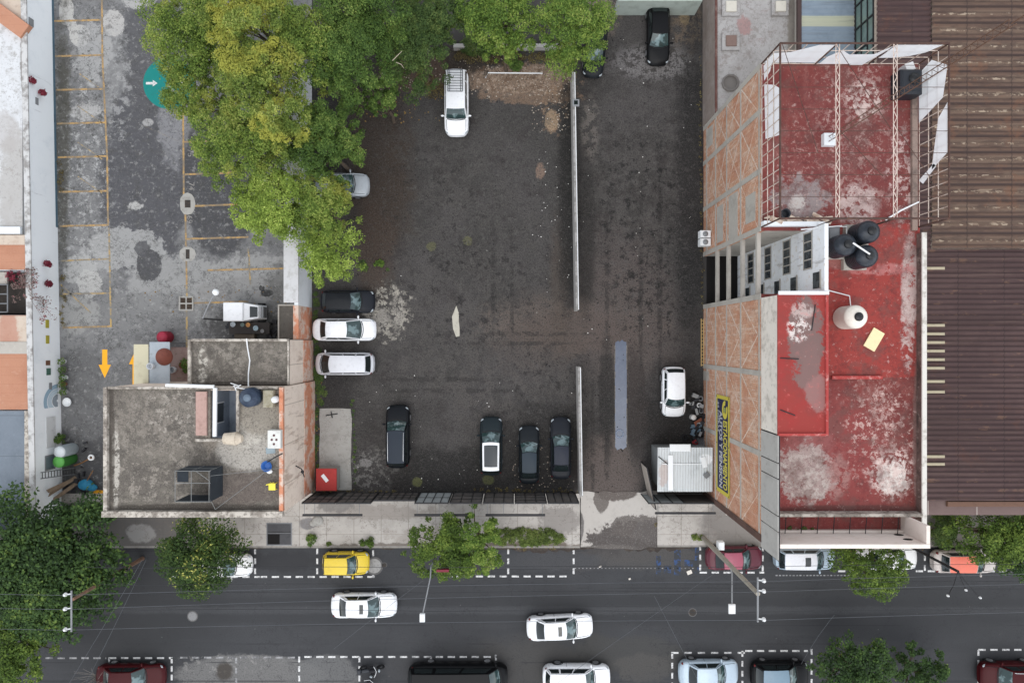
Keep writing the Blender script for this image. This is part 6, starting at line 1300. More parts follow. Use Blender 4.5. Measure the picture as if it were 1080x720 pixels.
# red cabinet on the slab
p = P(345,505,1.0); t = thing('red_cabinet', (p.x,p.y,0), 'red metal cabinet with a white tag on top, standing on the pale slab', 'cabinet')
MB().bev(p.x-.72,p.x+.72,p.y-.78,p.y+.78,.03,1.15,.04).build('body', simple('cabinet_side', C(150,146,140), .7), t)
tp = MB().bev(p.x-.76,p.x+.76,p.y-.82,p.y+.82,1.15,1.24).build('top', simple('cabinet_red', C(164,48,44), .6, 0, .2), t)
MB().obox((p.x-.1,p.y+.12,1.25),.26,.62,.02,R(38)).build('tag', m_whitep, tp)
solid('scrap_stick', MB().obox((P(350,437).x,P(350,437).y,.06),.9,.07,.05,.15).obox((P(350,437).x,P(350,437).y,.06),.07,.5,.05,.2), m_metal_dark, P(350,437,.03), 'small dark metal cross lying on the upper end of the pale slab', 'scrap')
# yellow scaffold-like ladder at the brick wall
t = thing('ladder', P(741.6,360,0), 'pale wooden ladder lying along the foot of the brick wall', 'ladder'); a = MB()
for u in (739.6,742.0): a.tube([P(u,336,.12),P(u,386,.12)],.035)
a.build('rails', simple('ladder_wood', C(186,158,106), .8), t); a = MB()
for i in range(14): v_ = 338+i*3.6; a.tube([P(739.6,v_,.12),P(742,v_,.12)],.03)
a.build('rungs', bpy.data.materials['ladder_wood'], t)
# air conditioner boxes by the brick wall
for u,v,lb in ((745,247,'upper white air conditioner on the brick tower wall'),(745,255.5,'lower white air conditioner on the brick tower wall')):
    zc = 1.6; p = P(u,v,zc+.35); t = thing('air_conditioner', (BX0-.35,p.y,zc-.2), lb, 'air conditioner', 'white air conditioners on the tower wall')
    x1 = BX0-.05; x0 = x1-.75
    MB().bev(x0,x1,p.y-.26,p.y+.26,zc-.2,zc+.5,.03).build('casing', m_whitep, t); MB().lathe((x0+.35,p.y,0),[(.2,zc+.5),(.2,zc+.515),(.05,zc+.52)],16).build('fan_grille', m_gry, t)
    MB().box(x0+.05,x1,p.y-.2,p.y-.15,zc-.26,zc-.2).box(x0+.05,x1,p.y+.15,p.y+.2,zc-.26,zc-.2).build('bracket', m_metal_dark, t)
# junk by the brick wall
def tyre(u, v, r, label, mat=None, z=0.0):
    p = P(u,v,z); solid('tyre', MB().rings([[(p.x+(r*.72+r*.28*math.cos(b))*math.cos(a_), p.y+(r*.72+r*.28*math.cos(b))*math.sin(a_), z+.1+.1*math.sin(b)) for b in [2*PI*j/8 for j in range(8)]] for a_ in [2*PI*i/20 for i in range(21)]],False), mat or m_tyre, (p.x,p.y,z), label, 'tyre')
tyre(722,461,.24,'dark tyre lying alone just above the booth'); tyre(738.5,420,.22,'grey tyre rim in the junk, uppermost by the brick wall',m_metal_grey); tyre(737,427,.2,'pale hoop in the middle of the junk by the brick wall',m_whitep); tyre(739,433,.2,'grey hoop below the pale one in the junk by the brick wall',m_metal_grey)
p = P(731.5,440,.4); solid('round_stool', MB().lathe((p.x,p.y,0),[(.22,0),(.2,.4),(.2,.45),(.06,.47)],16), simple('stool_white', C(206,204,200), .6), (p.x,p.y,0), 'round white stool seat standing in the driveway near the brick wall', 'stool')
p = P(737,446,.3); solid('rusty_sheet', MB().obox((p.x,p.y,.25),.7,.55,.05,.5,.35,.3), M('rust_orange', C(140,86,66), .9, [('n',3,.45,.7,C(104,62,48),.7)]), (p.x,p.y,.1), 'rusty brown sheet leaning in the junk by the brick wall', 'sheet')
rr = random.Random(12); jm = [simple('junk_blue_grey', C(92,112,126), .7), simple('junk_dark', C(40,40,44), .7), simple('junk_pale', C(140,142,142), .7), simple('junk_red', C(140,48,50), .7)]
jl = ['blue grey scrap plastic piled by the brick wall above the booth','black scrap piled by the brick wall above the booth','white scrap scattered by the brick wall above the booth','small red scrap by the brick wall just above the booth']
for k,(m_,lb) in enumerate(zip(jm,jl)):
    a = MB()
    for i in range((9,22,8,3)[k]): p = P(rr.uniform(729,742), rr.uniform(*((446,458),(410,468),(412,468),(462,467))[k])); a.obox((p.x,p.y,.1+rr.random()*.3),rr.uniform(.1,.5),rr.uniform(.06,.3),rr.uniform(.04,.2),rr.uniform(0,3),rr.uniform(-.4,.4),rr.uniform(-.4,.4))
    tag(a.build('scrap_pile', m_), lb, kind='stuff')
a = MB()
for i in range(9): q = P(735+i*1.0,466-i*.2); a.tube([(q.x,q.y+.3,.05),(q.x+.15,q.y-.5,.6)],.025)
solid('rod_bundle', a, m_metal_grey, P(739,466,0), 'bundle of grey rods leaning by the booth', 'rods')

# ---- roof oddments of the grey-roofed house
z = zA
p = P(263,419,z+.8); t = thing('water_tank', (p.x,p.y,z), 'dark blue black water tank by the light well on the grey roof', 'water tank')
pr = [(.58,z),(.62,z+.1),(.62,z+.9)]+[(.62-.08*i,z+.9+.055*i) for i in range(1,6)]; MB().lathe((p.x,p.y,0),pr,26).build('body', M('tank_navy', C(38,50,68), .4, [('n',1.5,.48,.6,C(70,84,100),.6)], coord='obj'), t); MB().lathe((p.x,p.y,0),[(.24,z+1.17),(.24,z+1.23),(.06,z+1.25)],16).build('lid', simple('navy_lid', C(96,110,124), .4), t)
p = P(247,462.5,z+.5); t = thing('clay_water_jar', (p.x,p.y,z), 'old round cream cistern on its side at the corner of the light well', 'cistern')
for (xa,xb_,ra,rb,nm) in ((-.65,.15,.36,.44,'body'),(.15,.5,.40,.22,'neck')):
    MB().rings([[(p.x+lerp(xa,xb_,k/4), p.y+lerp(ra,rb,k/4)*math.cos(2*PI*i/18), z+.45+lerp(ra,rb,k/4)*math.sin(2*PI*i/18)) for i in range(18)] for k in range(5)]).build(nm, M('old_cream', C(196,184,166), .9, [('n',3,.45,.7,C(150,136,118),.7)], coord='obj') if nm == 'body' else bpy.data.materials['old_cream'], t)
p = P(289.5,463,z+.6); t = thing('vent_cabinet', (p.x,p.y,z), 'white square cabinet with four dark holes on the grey roof', 'cabinet')
MB().bev(p.x-.42,p.x+.42,p.y-.58,p.y+.58,z,z+.7,.03).build('body', M('cabinet_white', C(208,208,202), .7, [('n',2,.5,.7,C(176,174,168),.7)]), t); a = MB()
for dx,dy in ((0,.26),(-.14,-.02),(.16,-.02),(0,-.3)): a.lathe((p.x+dx,p.y+dy,0),[(.075,z+.705),(.075,z+.72)],10)
a.build('hole', simple('hole_brown', C(90,60,62), .8), t)
p = P(281,420,z+.2); solid('laundry_sink', MB().bev(p.x-.1,p.x+.55,p.y-.55,p.y+.55,z,z+.6,.05), M('mossy_concrete', C(156,150,132), .9, [('n',2.5,.45,.7,C(116,108,84),.8), ('n',5,.58,.7,C(186,172,80),.6)]), (p.x,p.y,z), 'mossy concrete sink beside the dark water tank on the grey roof', 'sink')
p = P(290.5,421,z+.3); solid('gas_bottle', MB().lathe((p.x,p.y,0),[(.2,z),(.22,z+.1),(.22,z+.5),(.16,z+.68),(.05,z+.74)],14), m_whitep, (p.x,p.y,z), 'white gas bottle at the roof edge right of the mossy sink', 'gas bottle')
p = P(295.5,447.5,z+.2); solid('white_box', MB().bev(p.x-.09,p.x+.09,p.y-.2,p.y+.2,z,z+.22), m_whitep, (p.x,p.y,z), 'small white tube lying by the right edge of the grey roof', 'tube')
p = P(281,491.5,z+.25); solid('blue_basin', MB().lathe((p.x,p.y,0),[(.2,z),(.34,z+.28),(.36,z+.28),(.3,z+.2),(.18,z+.04)],16), simple('basin_blue', C(44,92,158), .5, 0, .05), (p.x,p.y,z), 'blue plastic basin on the grey roof near its right edge', 'basin')
p = P(284,497,z+.1); solid('white_cloth', MB().ell((p.x,p.y,z+.06),.22,.16,.1,8,5), m_whitep, (p.x,p.y,z), 'crumpled white cloth next to the blue basin', 'cloth')
p = P(285,475,z+.1); solid('plastic_sheet', MB().obox((p.x,p.y,z+.03),.6,.4,.04,.1), simple('sheet_blue_grey', C(138,152,158), .6), (p.x,p.y,z), 'faded blue plastic sheet below the white vent cabinet', 'sheet')
p = P(287,513,z+.35); t = thing('yellow_chair', (p.x,p.y,z), 'small yellow chair on the lower right of the grey roof', 'chair')
my = simple('chair_yellow', C(226,212,74), .5, 0, .05); MB().bev(p.x-.22,p.x+.22,p.y-.22,p.y+.22,z+.36,z+.41).build('seat', my, t); MB().obox((p.x-.05,p.y+.24,z+.6),.4,.05,.4,.2).build('backrest', my, t)
for dx in (-.18,.18):
    for dy in (-.18,.18): MB().tube([(p.x+dx*1.2,p.y+dy*1.2,z),(p.x+dx,p.y+dy,z+.36)],.025).build('leg', my, t)
solid('roof_stick', MB().tube([P(282,487,z+.3),P(290,482,z+.5),P(298,478,z+.35)],.04), m_metal_dark, P(290,482,z), 'dark broom handle resting on the right roof edge above the blue basin', 'broom')
a = MB(); a.tube([P(175,406,zA+.35),P(226,407.5,zA+.35)],.11,10); solid('white_drain_pipe', a, m_whitep, P(200,407,zA), 'white drain pipe lying between the annex and the grey roof', 'pipe')
solid('white_drain_pipe', MB().tube([P(227,409,zA+.4),P(226.5,460,zA+.35)],.14,10), m_whitep, P(227,434,zA), 'white drain pipe standing along the left side of the light well', 'pipe')
solid('white_hose', MB().tube([P(260,357,zB+.3),P(261,366,zB+.06),P(263.5,380,zB+.06),P(262,394,zB+.06),P(262,406,zB+.5),P(262,418,zA+1.1)],.05), m_whitep, P(262,380,zB), 'white hose running down across the annex roof to the dark tank', 'hose')
a = MB()
for i in range(7): q = P(rr.uniform(243,256),rr.uniform(406,412),zA+.3); a.tube([q,q+Vector((rr.uniform(-.8,.8),rr.uniform(-.3,.3),rr.uniform(0,.3)))],.03)
solid('pipe_scrap', a, m_whitep, P(250,409,zA), 'tangle of short white pipes beside the dark roof tank', 'pipes')
# cage
z0 = zA+.35; z1 = zA+1.85; t = thing('roof_cage', (P(216,512,zA).x,P(216,512,zA).y,zA), 'large black sheeted cage frame on the grey roof', 'cage')
cx0, cx1, cy0, cy1 = X(199,zA+.05), X(235,zA+.05), Y(522,zA+.05), Y(491,zA+.05)
tx0, tx1, ty0, ty1 = cx0, cx1, cy0, cy1
m_mesh = M('shade_cloth', C(40,46,52), .85, [('n',1.2,.45,.7,C(56,62,68),.6)])
MB().box(tx1-.03,tx1,ty0,ty1,zA+.05,z1).build('side_sheet', m_mesh, t); MB().box(tx0,tx1-.04,ty1-.03,ty1,zA+.05,z1).build('back_sheet', m_mesh, t); MB().box(tx0,tx1-.04,ty0,ty0+.03,zA+.05,z1).build('front_sheet', m_mesh, t)
MB().box(tx0,tx0+.7,ty1-.75,ty1-.04,z1-.3,z1-.27).build('corner_sheet', m_mesh, t)
a = MB(); m_cagebar = simple('cage_bar', C(128,130,128), .6, .2)
for xx in (tx0,(tx0+tx1)/2-.1,tx1-.1):
    a.tube([(xx,ty0,z1),(xx,ty1,z1)],.02); a.tube([(xx,ty0,zA),(xx,ty0,z1)],.02); a.tube([(xx,ty1,zA),(xx,ty1,z1)],.02)
for yy in (ty0,(ty0+ty1)/2+.2,ty1): a.tube([(tx0,yy,z1),(tx1,yy,z1)],.02)
for yy in (ty0,ty1): a.tube([(tx0,yy,zA+1.0),(tx1,yy,zA+1.0)],.017)
a.tube([(tx0+1.3,ty1,z1),(tx0+2.2,ty1-.6,z1+.1),(tx1-.1,ty1-1.2,z1)],.02); a.build('frame', m_cagebar, t)
a = MB(); q = P(227,537,zA+.4); a.tube([q,P(279,498,zA+.5)],.015,4); a.tube([(tx1,ty0+.1,z1),q],.02,4); a.tube([(tx1,ty1-.3,z1),P(300,493,zA+.5)],.012,4)
solid('guy_cord', a, m_cagebar, q, 'thin pale cords tying the black cage to the roof edge', 'cord')
p = P(312,495,4.4); solid('wall_bracket', MB().tube([(hx1+.03,p.y+.3,4.6),(hx1+.45,p.y+.1,4.7),(hx1+.55,p.y-.5,4.4)],.04).ell((hx1+.5,p.y-.1,4.65),.12,.12,.1), m_metal_dark, (hx1+.03,p.y,4.5), 'dark lamp bracket on the cream east wall of the grey-roofed house', 'bracket')
# ---- west patio awnings and barrels
zz = 2.5; x0,x1,y0,y1 = X(141,zz),X(156.5,zz),Y(405.5,zz),Y(363,zz)
t = thing('cream_awning', ((x0+x1)/2,(y0+y1)/2,0), 'narrow cream corrugated awning left of the patio', 'awning'); mb = MB(); n = 60; vs = []
for i in range(n+1): yy = lerp(y0,y1,i/n); q = zz+.02*math.sin(PI*i); q = zz+(.022 if i%2 else -.022); vs += [(x0,yy,q),(x1,yy,q)]
mb.add(vs,[(2*i,2*i+1,2*i+3,2*i+2) for i in range(n)],True); mb.build('sheet', M('cream_sheet', C(206,200,172), .7, [('n',1.5,.5,.7,C(184,176,148),.6)]), t)
a = MB()
for xx in (x0+.1,x1-.1):
    for yy in (y0+.1,y1-.1): a.tube([(xx,yy,0),(xx,yy,zz-.05)],.04)
a.build('post', m_metal_grey, t)
x0,x1,y0,y1 = X(157.5,zz),X(179,zz),Y(406,zz),Y(360.5,zz); t = thing('grey_awning', ((x0+x1)/2,(y0+y1)/2,0), 'smooth pale grey awning between the cream awning and the pink patio', 'awning')
MB().bev(x0,x1,y0,y1,zz-.06,zz).build('sheet', M('pale_blue_sheet', C(166,174,180), .6, [('n',.9,.45,.7,C(140,150,158),.8), ('n',3,.58,.72,C(116,120,116),.6)]), t); a = MB()
for xx in (x0+.1,x1-.1):
    for yy in (y0+.1,y1-.1): a.tube([(xx,yy,0),(xx,yy,zz-.06)],.04)
a.build('post', m_metal_grey, t)
solid('patio_floor', MB().box(X(180,.2),X(199,.2),Y(404,.2),Y(366,.2),0,.2), M('pink_patio', C(158,136,128), .92, [('n',1.5,.45,.65,C(134,104,98),.8), ('n',3,.55,.7,C(120,116,92),.6)]), P(190,385,0), 'worn pink patio floor between the grey awning and the annex', 'floor')
p = P(179,373.5,2.7); c0 = P(176,373,2.62)
solid('clay_roof_tile', MB().lathe((P(178,376,1.9).x,P(178,376,1.9).y,0),[(.62,zz+.03),(.62,zz+.07),(.05,zz+.22)],20), M('brown_disc', C(122,70,58), .85, [('n',2,.45,.7,C(92,52,44),.7)]), P(178,376,zz), 'brown round umbrella-like cover over the edge of the grey awning', 'cover')
t = thing('red_barrel', P(178,355.5,0), 'dark red plastic barrel standing above the grey awning', 'barrel'); p = P(178,355.5,0)
MB().lathe((p.x,p.y,0),[(.40,0),(.44,.1),(.44,.95),(.40,1.0)],20).build('body', simple('barrel_red', C(134,28,48), .5), t); MB().lathe((p.x,p.y,0),[(.38,1.0),(.38,1.03),(.1,1.04)],18).build('lid', simple('barrel_lid_red', C(164,44,66), .5), t)
for k,(u,v,lb) in enumerate(((175,385,'small white bucket on the patio, left of two'),(181,390,'small white bucket on the patio, right of two'))):
    p = P(u,v,.6); solid('bucket', MB().lathe((p.x,p.y,0),[(.2,.2),(.25,.7),(.22,.7),(.18,.25)],14) if k else MB().lathe((p.x,p.y,0),[(.2,zz),(.24,zz+.4),(.2,zz+.4),(.17,zz+.05)],14), simple('bucket_white_%d'%k, C(206,210,214), .5), (p.x,p.y,zz if not k else .2), lb, 'bucket', 'white buckets on the patio')
pp = thing('plant_pot', P(196,385,.2), 'terracotta pot with a green plant at the annex wall', 'plant pot')
leaves('foliage',[(P(196,384,.8).x,P(196,384,.8).y,.75,.35),(P(197,389,.6).x,P(197,389,.6).y,.6,.3)],260,.08,mC,pp,77); MB().lathe((P(196,385,0).x,P(196,385,0).y,0),[(.2,.2),(.26,.6),(.22,.6),(.2,.5)],12).build('pot', simple('pot_terracotta', C(130,84,66), .8), pp)
# clutter behind the annex
p = P(262,346,.7); t = thing('work_table', (p.x,p.y,0), 'cluttered dark work table between the white cart and the annex', 'table')
MB().bev(p.x-1.4,p.x+1.6,p.y-.42,p.y+.42,.74,.8).build('tabletop', simple('table_dark', C(58,54,52), .8), t)
for dx in (-1.3,1.5):
    for dy in (-.36,.36): MB().box(p.x+dx-.04,p.x+dx+.04,p.y+dy-.04,p.y+dy+.04,0,.74).build('leg', m_metal_dark, t)
for k,(u,v,r_2,col,lb) in enumerate(((262,342.5,.17,(198,150,96),'tan bowl on the cluttered work table'),(256,342.5,.15,(120,136,132),'grey green bowl on the cluttered work table'),(270,346,.2,(164,182,190),'pale blue tub on the cluttered work table'),(246,342,.2,(176,184,190),'pale tray at the left end of the cluttered work table'),(277,349,.14,(150,150,150),'grey pot at the right end of the cluttered work table'))):
    q = P(u,v,.9); solid('bowl', MB().lathe((q.x,q.y,0),[(r_2*.6,.8),(r_2,.98),(r_2*.85,.98),(r_2*.5,.84)],14), simple('bowl_%d'%k, C(*col), .6), (q.x,q.y,.8), lb, 'bowl', 'pots on the work table')
solid('shelf_board', MB().bev(X(247,.5),X(268,.5),Y(357,.5),Y(352,.5),0,.5), M('shelf_brown', C(92,84,74), .9, [('n',2,.45,.7,C(124,112,98),.7)]), P(257,354,0), 'brown wooden board box against the annex wall', 'box')
a = MB()
for i in range(26): q = P(rr.uniform(240,292),rr.uniform(338,357)); a.obox((q.x,q.y,.08+rr.random()*.2),rr.uniform(.1,.7),rr.uniform(.06,.35),rr.uniform(.05,.25),rr.uniform(0,3))
tag(a.build('scrap_pile', jm[1]), 'dark scrap heaped behind the annex under the white cart', kind='stuff')
p = P(243,338,0); t = thing('yard_lamp', p, 'white headed yard lamp on a long thin arm left of the white cart', 'lamp'); q = P(227,308,5.2)
MB().tube([p,p+Vector((0,0,4.6))],.06).build('pole', m_metal_dark, t); MB().tube([p+Vector((0,0,4.6)),(p.x*.5+q.x*.5,p.y*.5+q.y*.5,5.0),q],.045).build('arm', m_gry, t); MB().lathe((q.x,q.y,0),[(.2,5.06),(.24,5.14),(.16,5.26),(.05,5.3)],14).build('head', m_whitep, t)
# junk at the bottom of the court
def barrel(u, v, r, h_, col, lidc, label):
    p = P(u,v,0); t = thing('barrel', p, label, 'barrel'); MB().lathe((p.x,p.y,0),[(r*.95,0),(r,.06),(r,h_-.05),(r*.95,h_)],20).build('body', simple('barrel_%d'%u, C(*col), .5), t); MB().lathe((p.x,p.y,0),[(r*.9,h_),(r*.92,h_+.05),(r*.3,h_+.07)],18).build('lid', simple('barrel_lid_%d'%u, C(*lidc), .5), t)
barrel(77,473,.46,1.5,(150,160,164),(204,210,212),'pale grey lidded barrel at the foot of the white wall'); barrel(76,483,.46,1.5,(50,104,44),(92,164,78),'green lidded barrel below the pale one at the white wall')
for k,(u,v) in enumerate(((66,381),(67,390),(67.5,398),(66.5,405),(68,413))):
    p = P(u,v,.3); t = thing('plant_pot', (p.x,p.y,0), ['topmost potted plant in the row along the white wall','second potted plant down in the row along the white wall','middle potted plant in the row along the white wall','fourth potted plant down in the row along the white wall','lowest potted plant in the row, beside the arched mural'][k], 'plant pot', 'potted plants along the white wall')
    MB().lathe((p.x,p.y,0),[(.14,0),(.2,.3),(.17,.3),(.14,.24)],12).build('pot', simple('pot_grey_%d'%k, C(*[(170,172,172),(96,92,90),(200,204,204),(120,80,64),(150,150,150)][k]), .7), t); leaves('foliage', [(p.x,p.y,.45,.26)], 90, .06, mC, t, 80+k)
p = P(70,424,.3); solid('white_basin', MB().lathe((p.x,p.y,0),[(.2,0),(.32,.26),(.34,.26),(.26,.2),(.1,.05)],14), m_whitep, (p.x,p.y,0), 'white basin on the ground in front of the arched mural', 'basin')
t = thing('step_ladder', P(68,496,0), 'metal ladder leaning against the white wall below the barrels', 'ladder'); a = MB()
for v_ in (493,499.5): a.tube([P(80,v_,.05),P(43,v_+5,2.75)],.035)
a.build('rails', m_metal_grey, t); a = MB()
for i in range(12): k = (i+.5)/12; a.tube([P(80,493,.05).lerp(P(43,498,2.75),k),P(80,499.5,.05).lerp(P(43,504.5,2.75),k)],.028)
a.build('rungs', m_metal_dark, t)
pl_ = M('plank_wood', C(136,118,98), .9, [('n',2,.45,.7,C(100,86,72),.7,6,(3,.3,1))], coord='obj')
for k,(a0,b0,z0_,z1_) in enumerate((((80,503),(47,524),.1,1.7),((84,507),(52,530),.1,1.2),((76,506),(50,518),.1,2.0))):
    q0, q1 = P(*a0,z0_), P(*b0,z1_); d = q1-q0; c_ = (q0+q1)/2
    solid('plank', MB().obox((c_.x,c_.y,c_.z),d.length,.26,.05,math.atan2(d.y,d.x),0,-math.asin(d.z/d.length)), pl_, (c_.x,c_.y,0), ['weathered plank leaning on the white wall, middle of three','weathered plank nearest the dark bushes by the white wall','weathered plank nearest the metal ladder by the white wall'][k], 'plank', 'planks leaning by the white wall')
p = P(90,511,.4); solid('blue_tarp', MB().ell((p.x,p.y,.35),.55,.42,.4,14,8).ell((p.x+.4,p.y-.25,.22),.4,.28,.25,10,6), M('tarp_blue', C(40,124,158), .6, [('n',3,.45,.7,C(28,96,128),.7)]), (p.x,p.y,0), 'bright blue bundle among the junk at the bottom of the court', 'bundle')
tyre(97,482,.24,'pale ring at the tip of a brown stick in the junk by the green barrel',m_whitep,.4)
solid('stick', MB().tube([P(97,482,.5),P(86,488,.3),P(78,491,.2)],.05), simple('stick_brown', C(128,92,60), .8), P(88,487,0), 'brown stick lying out from the green barrel', 'stick')
solid('stick', MB().tube([P(98,496,.6),P(91,508,.5)],.04), bpy.data.materials['stick_brown'], P(95,502,0), 'thin stick poking out of the blue bundle', 'stick')
a = MB()
for i in range(18): q = P(rr.uniform(70,92),rr.uniform(466,520)); a.obox((q.x,q.y,.1+rr.random()*.25),rr.uniform(.1,.6),rr.uniform(.06,.3),rr.uniform(.05,.25),rr.uniform(0,3))
tag(a.build('scrap_pile', jm[1]), 'dark junk piled below the barrels at the bottom of the court', kind='stuff')
# pavement items
t = thing('pavement_hatch', P(294,562.5,.13), 'dark square steel hatch set in the pavement below the grey-roofed house', 'hatch'); q0, q1 = P(281,576-1,.14), P(308,551,.14)
MB().bev(q0.x,q1.x,q0.y,q1.y,.10,.15,.01).build('frame', m_metal_grey, t); MB().box(q0.x+.08,q1.x-.08,q0.y+.08,q1.y-.08,.151,.156).build('lid', M('hatch_dark', C(74,74,76), .8, [('n',2,.45,.7,C(58,58,60),.7)]), t); MB().box(q0.x+.1,q0.x+1.0,q0.y+.1,q0.y+.85,.157,.160).build('opening', m_void, t); MB().tube([(q0.x+.1,q0.y+.95,.18),(q1.x-.1,q0.y+.95,.18)],.03).build('handle', m_metal_grey, t)
p = P(335,549,.2); solid('rubble_heap', MB().ell((p.x,p.y,.14),.45,.4,.12,10,5).ell((p.x-.35,p.y-.2,.14),.3,.25,.08,8,5), m_slab, (p.x,p.y,.13), 'small pale cement heap on the pavement beside the cornered gate', 'heap')
for u,v,w_,h_,lb in ((727,603,.38,.30,'pale cardboard scrap in the road by the burgundy car bay'),(633,597,.2,.1,'small white scrap of paper in the road below the dark patch'),(664,610,.16,.12,'smaller white scrap of paper out in the traffic lane'),(766,541,.2,.16,'little white scrap at the foot of the wall sign')):
    p = P(u,v,0); zq = .13 if v < 560 else -.005
    solid('litter_scrap', MB().obox((p.x,p.y,zq+.03),w_,h_,.05,.4,.1), simple('scrap_%d'%u, C(206,200,190), .8), (p.x,p.y,zq), lb, 'litter')
# ---- poles
def crossarm(t, q, yaw, L, ins, par_mat=m_whitep):
    d = Vector((math.cos(yaw),math.sin(yaw),0)); MB().tube([q-d*L/2,q+d*L/2],.06,6).build('crossarm', m_gry, t)
    for k in ins:
        e = q+d*k; a = MB().tube([e,e+Vector((-.25*ins_dir,0,.12))],.04); a.lathe((e.x-.3*ins_dir,e.y,0),[(.1,e.z+.05),(.13,e.z+.12),(.07,e.z+.18),(.1,e.z+.24),(.04,e.z+.3)],12); a.build('insulator', par_mat, t)
m_conc_pole = M('concrete_pole', C(150,144,132), .9, [('n',1,.45,.7,C(126,120,110),.7), ('n',6,.5,.7,C(168,162,152),.5)], coord='obj'); m_wood = M('wood_pole', C(116,92,76), .9, [('n',1.5,.4,.7,C(86,68,56),.8), ('n',.6,.5,.6,C(140,100,76),.6)], coord='obj')
zP = 11.6; kP = H/(H-zP)
b_ = P(741,566,0); t = thing('utility_pole', b_, 'thick grey concrete utility pole leaning over the burgundy car in the photo', 'utility pole', 'utility poles'); top = Vector((b_.x,b_.y,zP))
MB().tube([b_+Vector((0,0,-.1)),top],.2,12,.13).build('pole', m_conc_pole, t); ins_dir = -1; crossarm(t, Vector((b_.x,b_.y-.35,zP-.05)), PI/2, 2.6, (1.15,.55,-1.1))
ins_dir = -1
arm = thing('street_lamp', (b_.x,b_.y,5.4), 'street lamp with grey head on a thin arm fixed to the concrete pole', 'street lamp'); e0 = Vector((b_.x-.0,b_.y,5.4)); q = P(772,640,6.4)
e0 = P(772,604,5.6); MB().tube([(b_.x,b_.y,4.6),(b_.x+.3,b_.y-.1,5.0),e0,q],.05).build('arm', m_gry, arm); MB().bev(q.x-.22,q.x+.22,q.y-.42,q.y+.2,6.32,6.5,.06).build('head', m_whitep, arm)
t2 = thing('pole_box', P(764,576,3.6), 'small white meter box fixed to the concrete pole', 'box'); q = P(760,575,3.4); MB().bev(q.x-.2,q.x+.22,q.y-.28,q.y+.28,3.1,3.6,.04).build('casing', m_whitep, t2); MB().tube([(b_.x,b_.y,3.3),(q.x,q.y,3.3)],.04).build('bracket', m_metal_dark, t2)
b2 = P(150.5,588.5,0); zQ = H*(1-389.5/463); t = thing('utility_pole', b2, 'brown wooden utility pole standing in the huge dark tree at the left', 'utility pole', 'utility poles'); top2 = Vector((b2.x,b2.y,zQ))
MB().tube([b2+Vector((0,0,-.1)),top2],.15,10,.10).build('pole', m_wood, t); ins_dir = 1; crossarm(t, Vector((b2.x-.1,b2.y-.75,zQ)), PI/2, 2.6, (1.1,.2,-1.1))
MB().tube([b2+Vector((0,0,.6)),(b2.x-.5,b2.y,1.5)],.03).build('stay', m_metal_dark, t); q = P(165,597,3.2); MB().tube([(b2.x,b2.y,3.2),(b2.x+.7,b2.y-.1,3.2)],.035).tube([(b2.x+.7,b2.y-.1,3.2),(b2.x+.85,b2.y-.8,3.3)],.035).build('lamp_arm', m_gry, t)
b3 = P(463.5,573,.13); t = thing('street_lamp', b3, 'tall slim street lamp with its pole inside the small kerbside tree', 'street lamp'); zl = 6.6; q = P(445.5,649,zl); e0 = P(454,608,5.9); tp3 = Vector((b3.x,b3.y,5.6))
MB().tube([b3,tp3],.075,8,.055).build('pole', m_gry, t); MB().tube([tp3,e0,q],.045).build('arm', m_gry, t); MB().bev(q.x-.17,q.x+.17,q.y-.38,q.y+.16,zl-.06,zl+.14,.05).build('head', m_whitep, t)
sq = P(467,601,4.6); t = thing('street_sign', (b3.x,b3.y,4.6), 'dark red street sign on the slim lamp pole at the kerb', 'sign'); MB().tube([Vector((b3.x,b3.y,4.6)),sq],.02).build('bracket', m_metal_dark, t); MB().obox(sq,.85,.16,.3,0).build('panel', simple('sign_maroon', C(118,36,52), .6), t)
b4 = P(942,567,.13); t = thing('utility_pole', b4, 'dark pole with branching arms in the wide green tree at the right edge', 'utility pole', 'utility poles'); z4_ = 7.6
MB().tube([b4,(b4.x,b4.y,z4_)],.09,8).build('pole', m_metal_dark, t); a = MB(); 
for (u,v) in ((1034,630),(1000,628),(1019,622)): a.tube([(b4.x,b4.y,z4_),P((1012+u)/2,(606+v)/2,z4_),P(u,v,z4_)],.04)
a.build('arms', m_metal_dark, t)
for k,(u,v) in enumerate(((1034,630),(1000,628),(1019,622))): q = P(u,v,z4_+.1); MB().lathe((q.x,q.y,0),[(.06,z4_),(.08,z4_+.1),(.03,z4_+.2)],10).build('insulator', m_whitep, t)
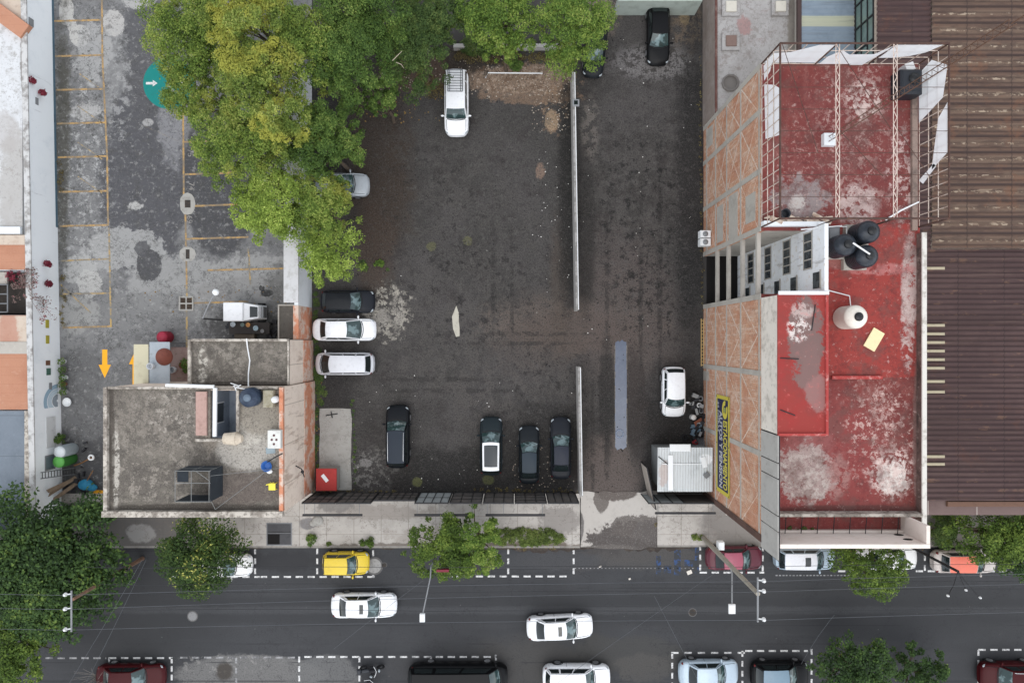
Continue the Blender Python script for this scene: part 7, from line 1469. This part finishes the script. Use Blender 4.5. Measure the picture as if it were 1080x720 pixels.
# ---- overhead wires
m_wire = M('wire_dark', C(44,45,48), .6); m_wirel = M('wire_light', C(84,87,91), .6)
def wire(pts, label, mat, r=.016, sag=.35, grp='cables over the street'):
    out_ = []
    for i in range(len(pts)-1):
        a, b = Vector(pts[i]), Vector(pts[i+1])
        for k in range(17):
            if i and not k: continue
            s_ = k/16; q = a.lerp(b,s_); q.z -= sag*4*s_*(1-s_); out_.append(q)
    c_ = out_[0]; solid('overhead_cable', MB().tube(out_,r,4), mat, c_, label, 'cable', grp)
ys_ = (1.1,.2,-1.1); yr = (1.15,.55,-1.1)
for k in range(3):
    a = Vector((b2.x-.4,b2.y-.75+ys_[k],zQ+.25)); b = Vector((b_.x+.3,b_.y-.35+yr[k],zP+.2)); c_ = Vector((58,b_.y-.3+yr[k]*1.0+.6,zP-.5)); d_ = Vector((-58,b2.y-.9+ys_[k],zQ-.2))
    wire([d_,a,b,c_], ['light overhead line strung nearest the buildings','middle light overhead line strung between the two crossarms','light overhead line strung farthest out over the traffic lanes'][k], m_wirel, .012)
for k,(v0,v1,z_,lb) in enumerate(((599,598,6.2,'dark low cable running over the upper parking bays'),(617,616,6.0,'dark low cable running just below the upper parking bays'),(626,624,5.6,'dark low cable over the near traffic lane'),(643,646,5.8,'dark low cable running over the moving white saloon'))):
    wire([P(-60,v0,z_),P(153,v0,z_),P(457,(v0+v1)/2,z_),P(765,v1,z_),P(1150,v1-3,z_)], lb, m_wire, .015, .25)
for k,(p0,p1,lb) in enumerate(((P(446,612,5.2),P(352,684,5.0),'thin pale cable slanting from the slim street lamp across the road'),(P(760,600,5.0),P(560,740,4.4),'thin pale cable slanting across the road to the parked white off-roader'),(P(690,628,4.5),P(735,715,4.3),'thin pale cable slanting down to the silver blue saloon'),(P(150,590,6.0),P(70,725,5.6),'pale cable slanting from the wooden pole to the bottom edge'),(P(154,590,5.6),P(88,725,5.3),'second pale cable slanting from the wooden pole to the bottom edge'),(P(880,648,5.0),P(845,700,4.8),'short pale cable slanting at the lower right lanes'))):
    wire([p0,p1], lb, m_wirel, .010, .15, 'thin cables slanting across the street')
# stuff at bottom edge: bare twigs by the dark red car
t = thing('bare_shrub', P(103,712,0), 'bare grey twiggy shrub behind the dark red car', 'shrub'); a = MB(); r3 = random.Random(5); c_ = P(103,712,0)
for i in range(26): an = r3.uniform(0,2*PI); l = r3.uniform(.5,1.4); a.tube([c_,c_+Vector((math.cos(an)*l*.5,math.sin(an)*l*.5,1.0)),c_+Vector((math.cos(an+.3)*l,math.sin(an+.3)*l,r3.uniform(1.2,2.0)))],.014,4,.006)
a.build('twigs', simple('twig_grey', C(140,134,126), .9), t)
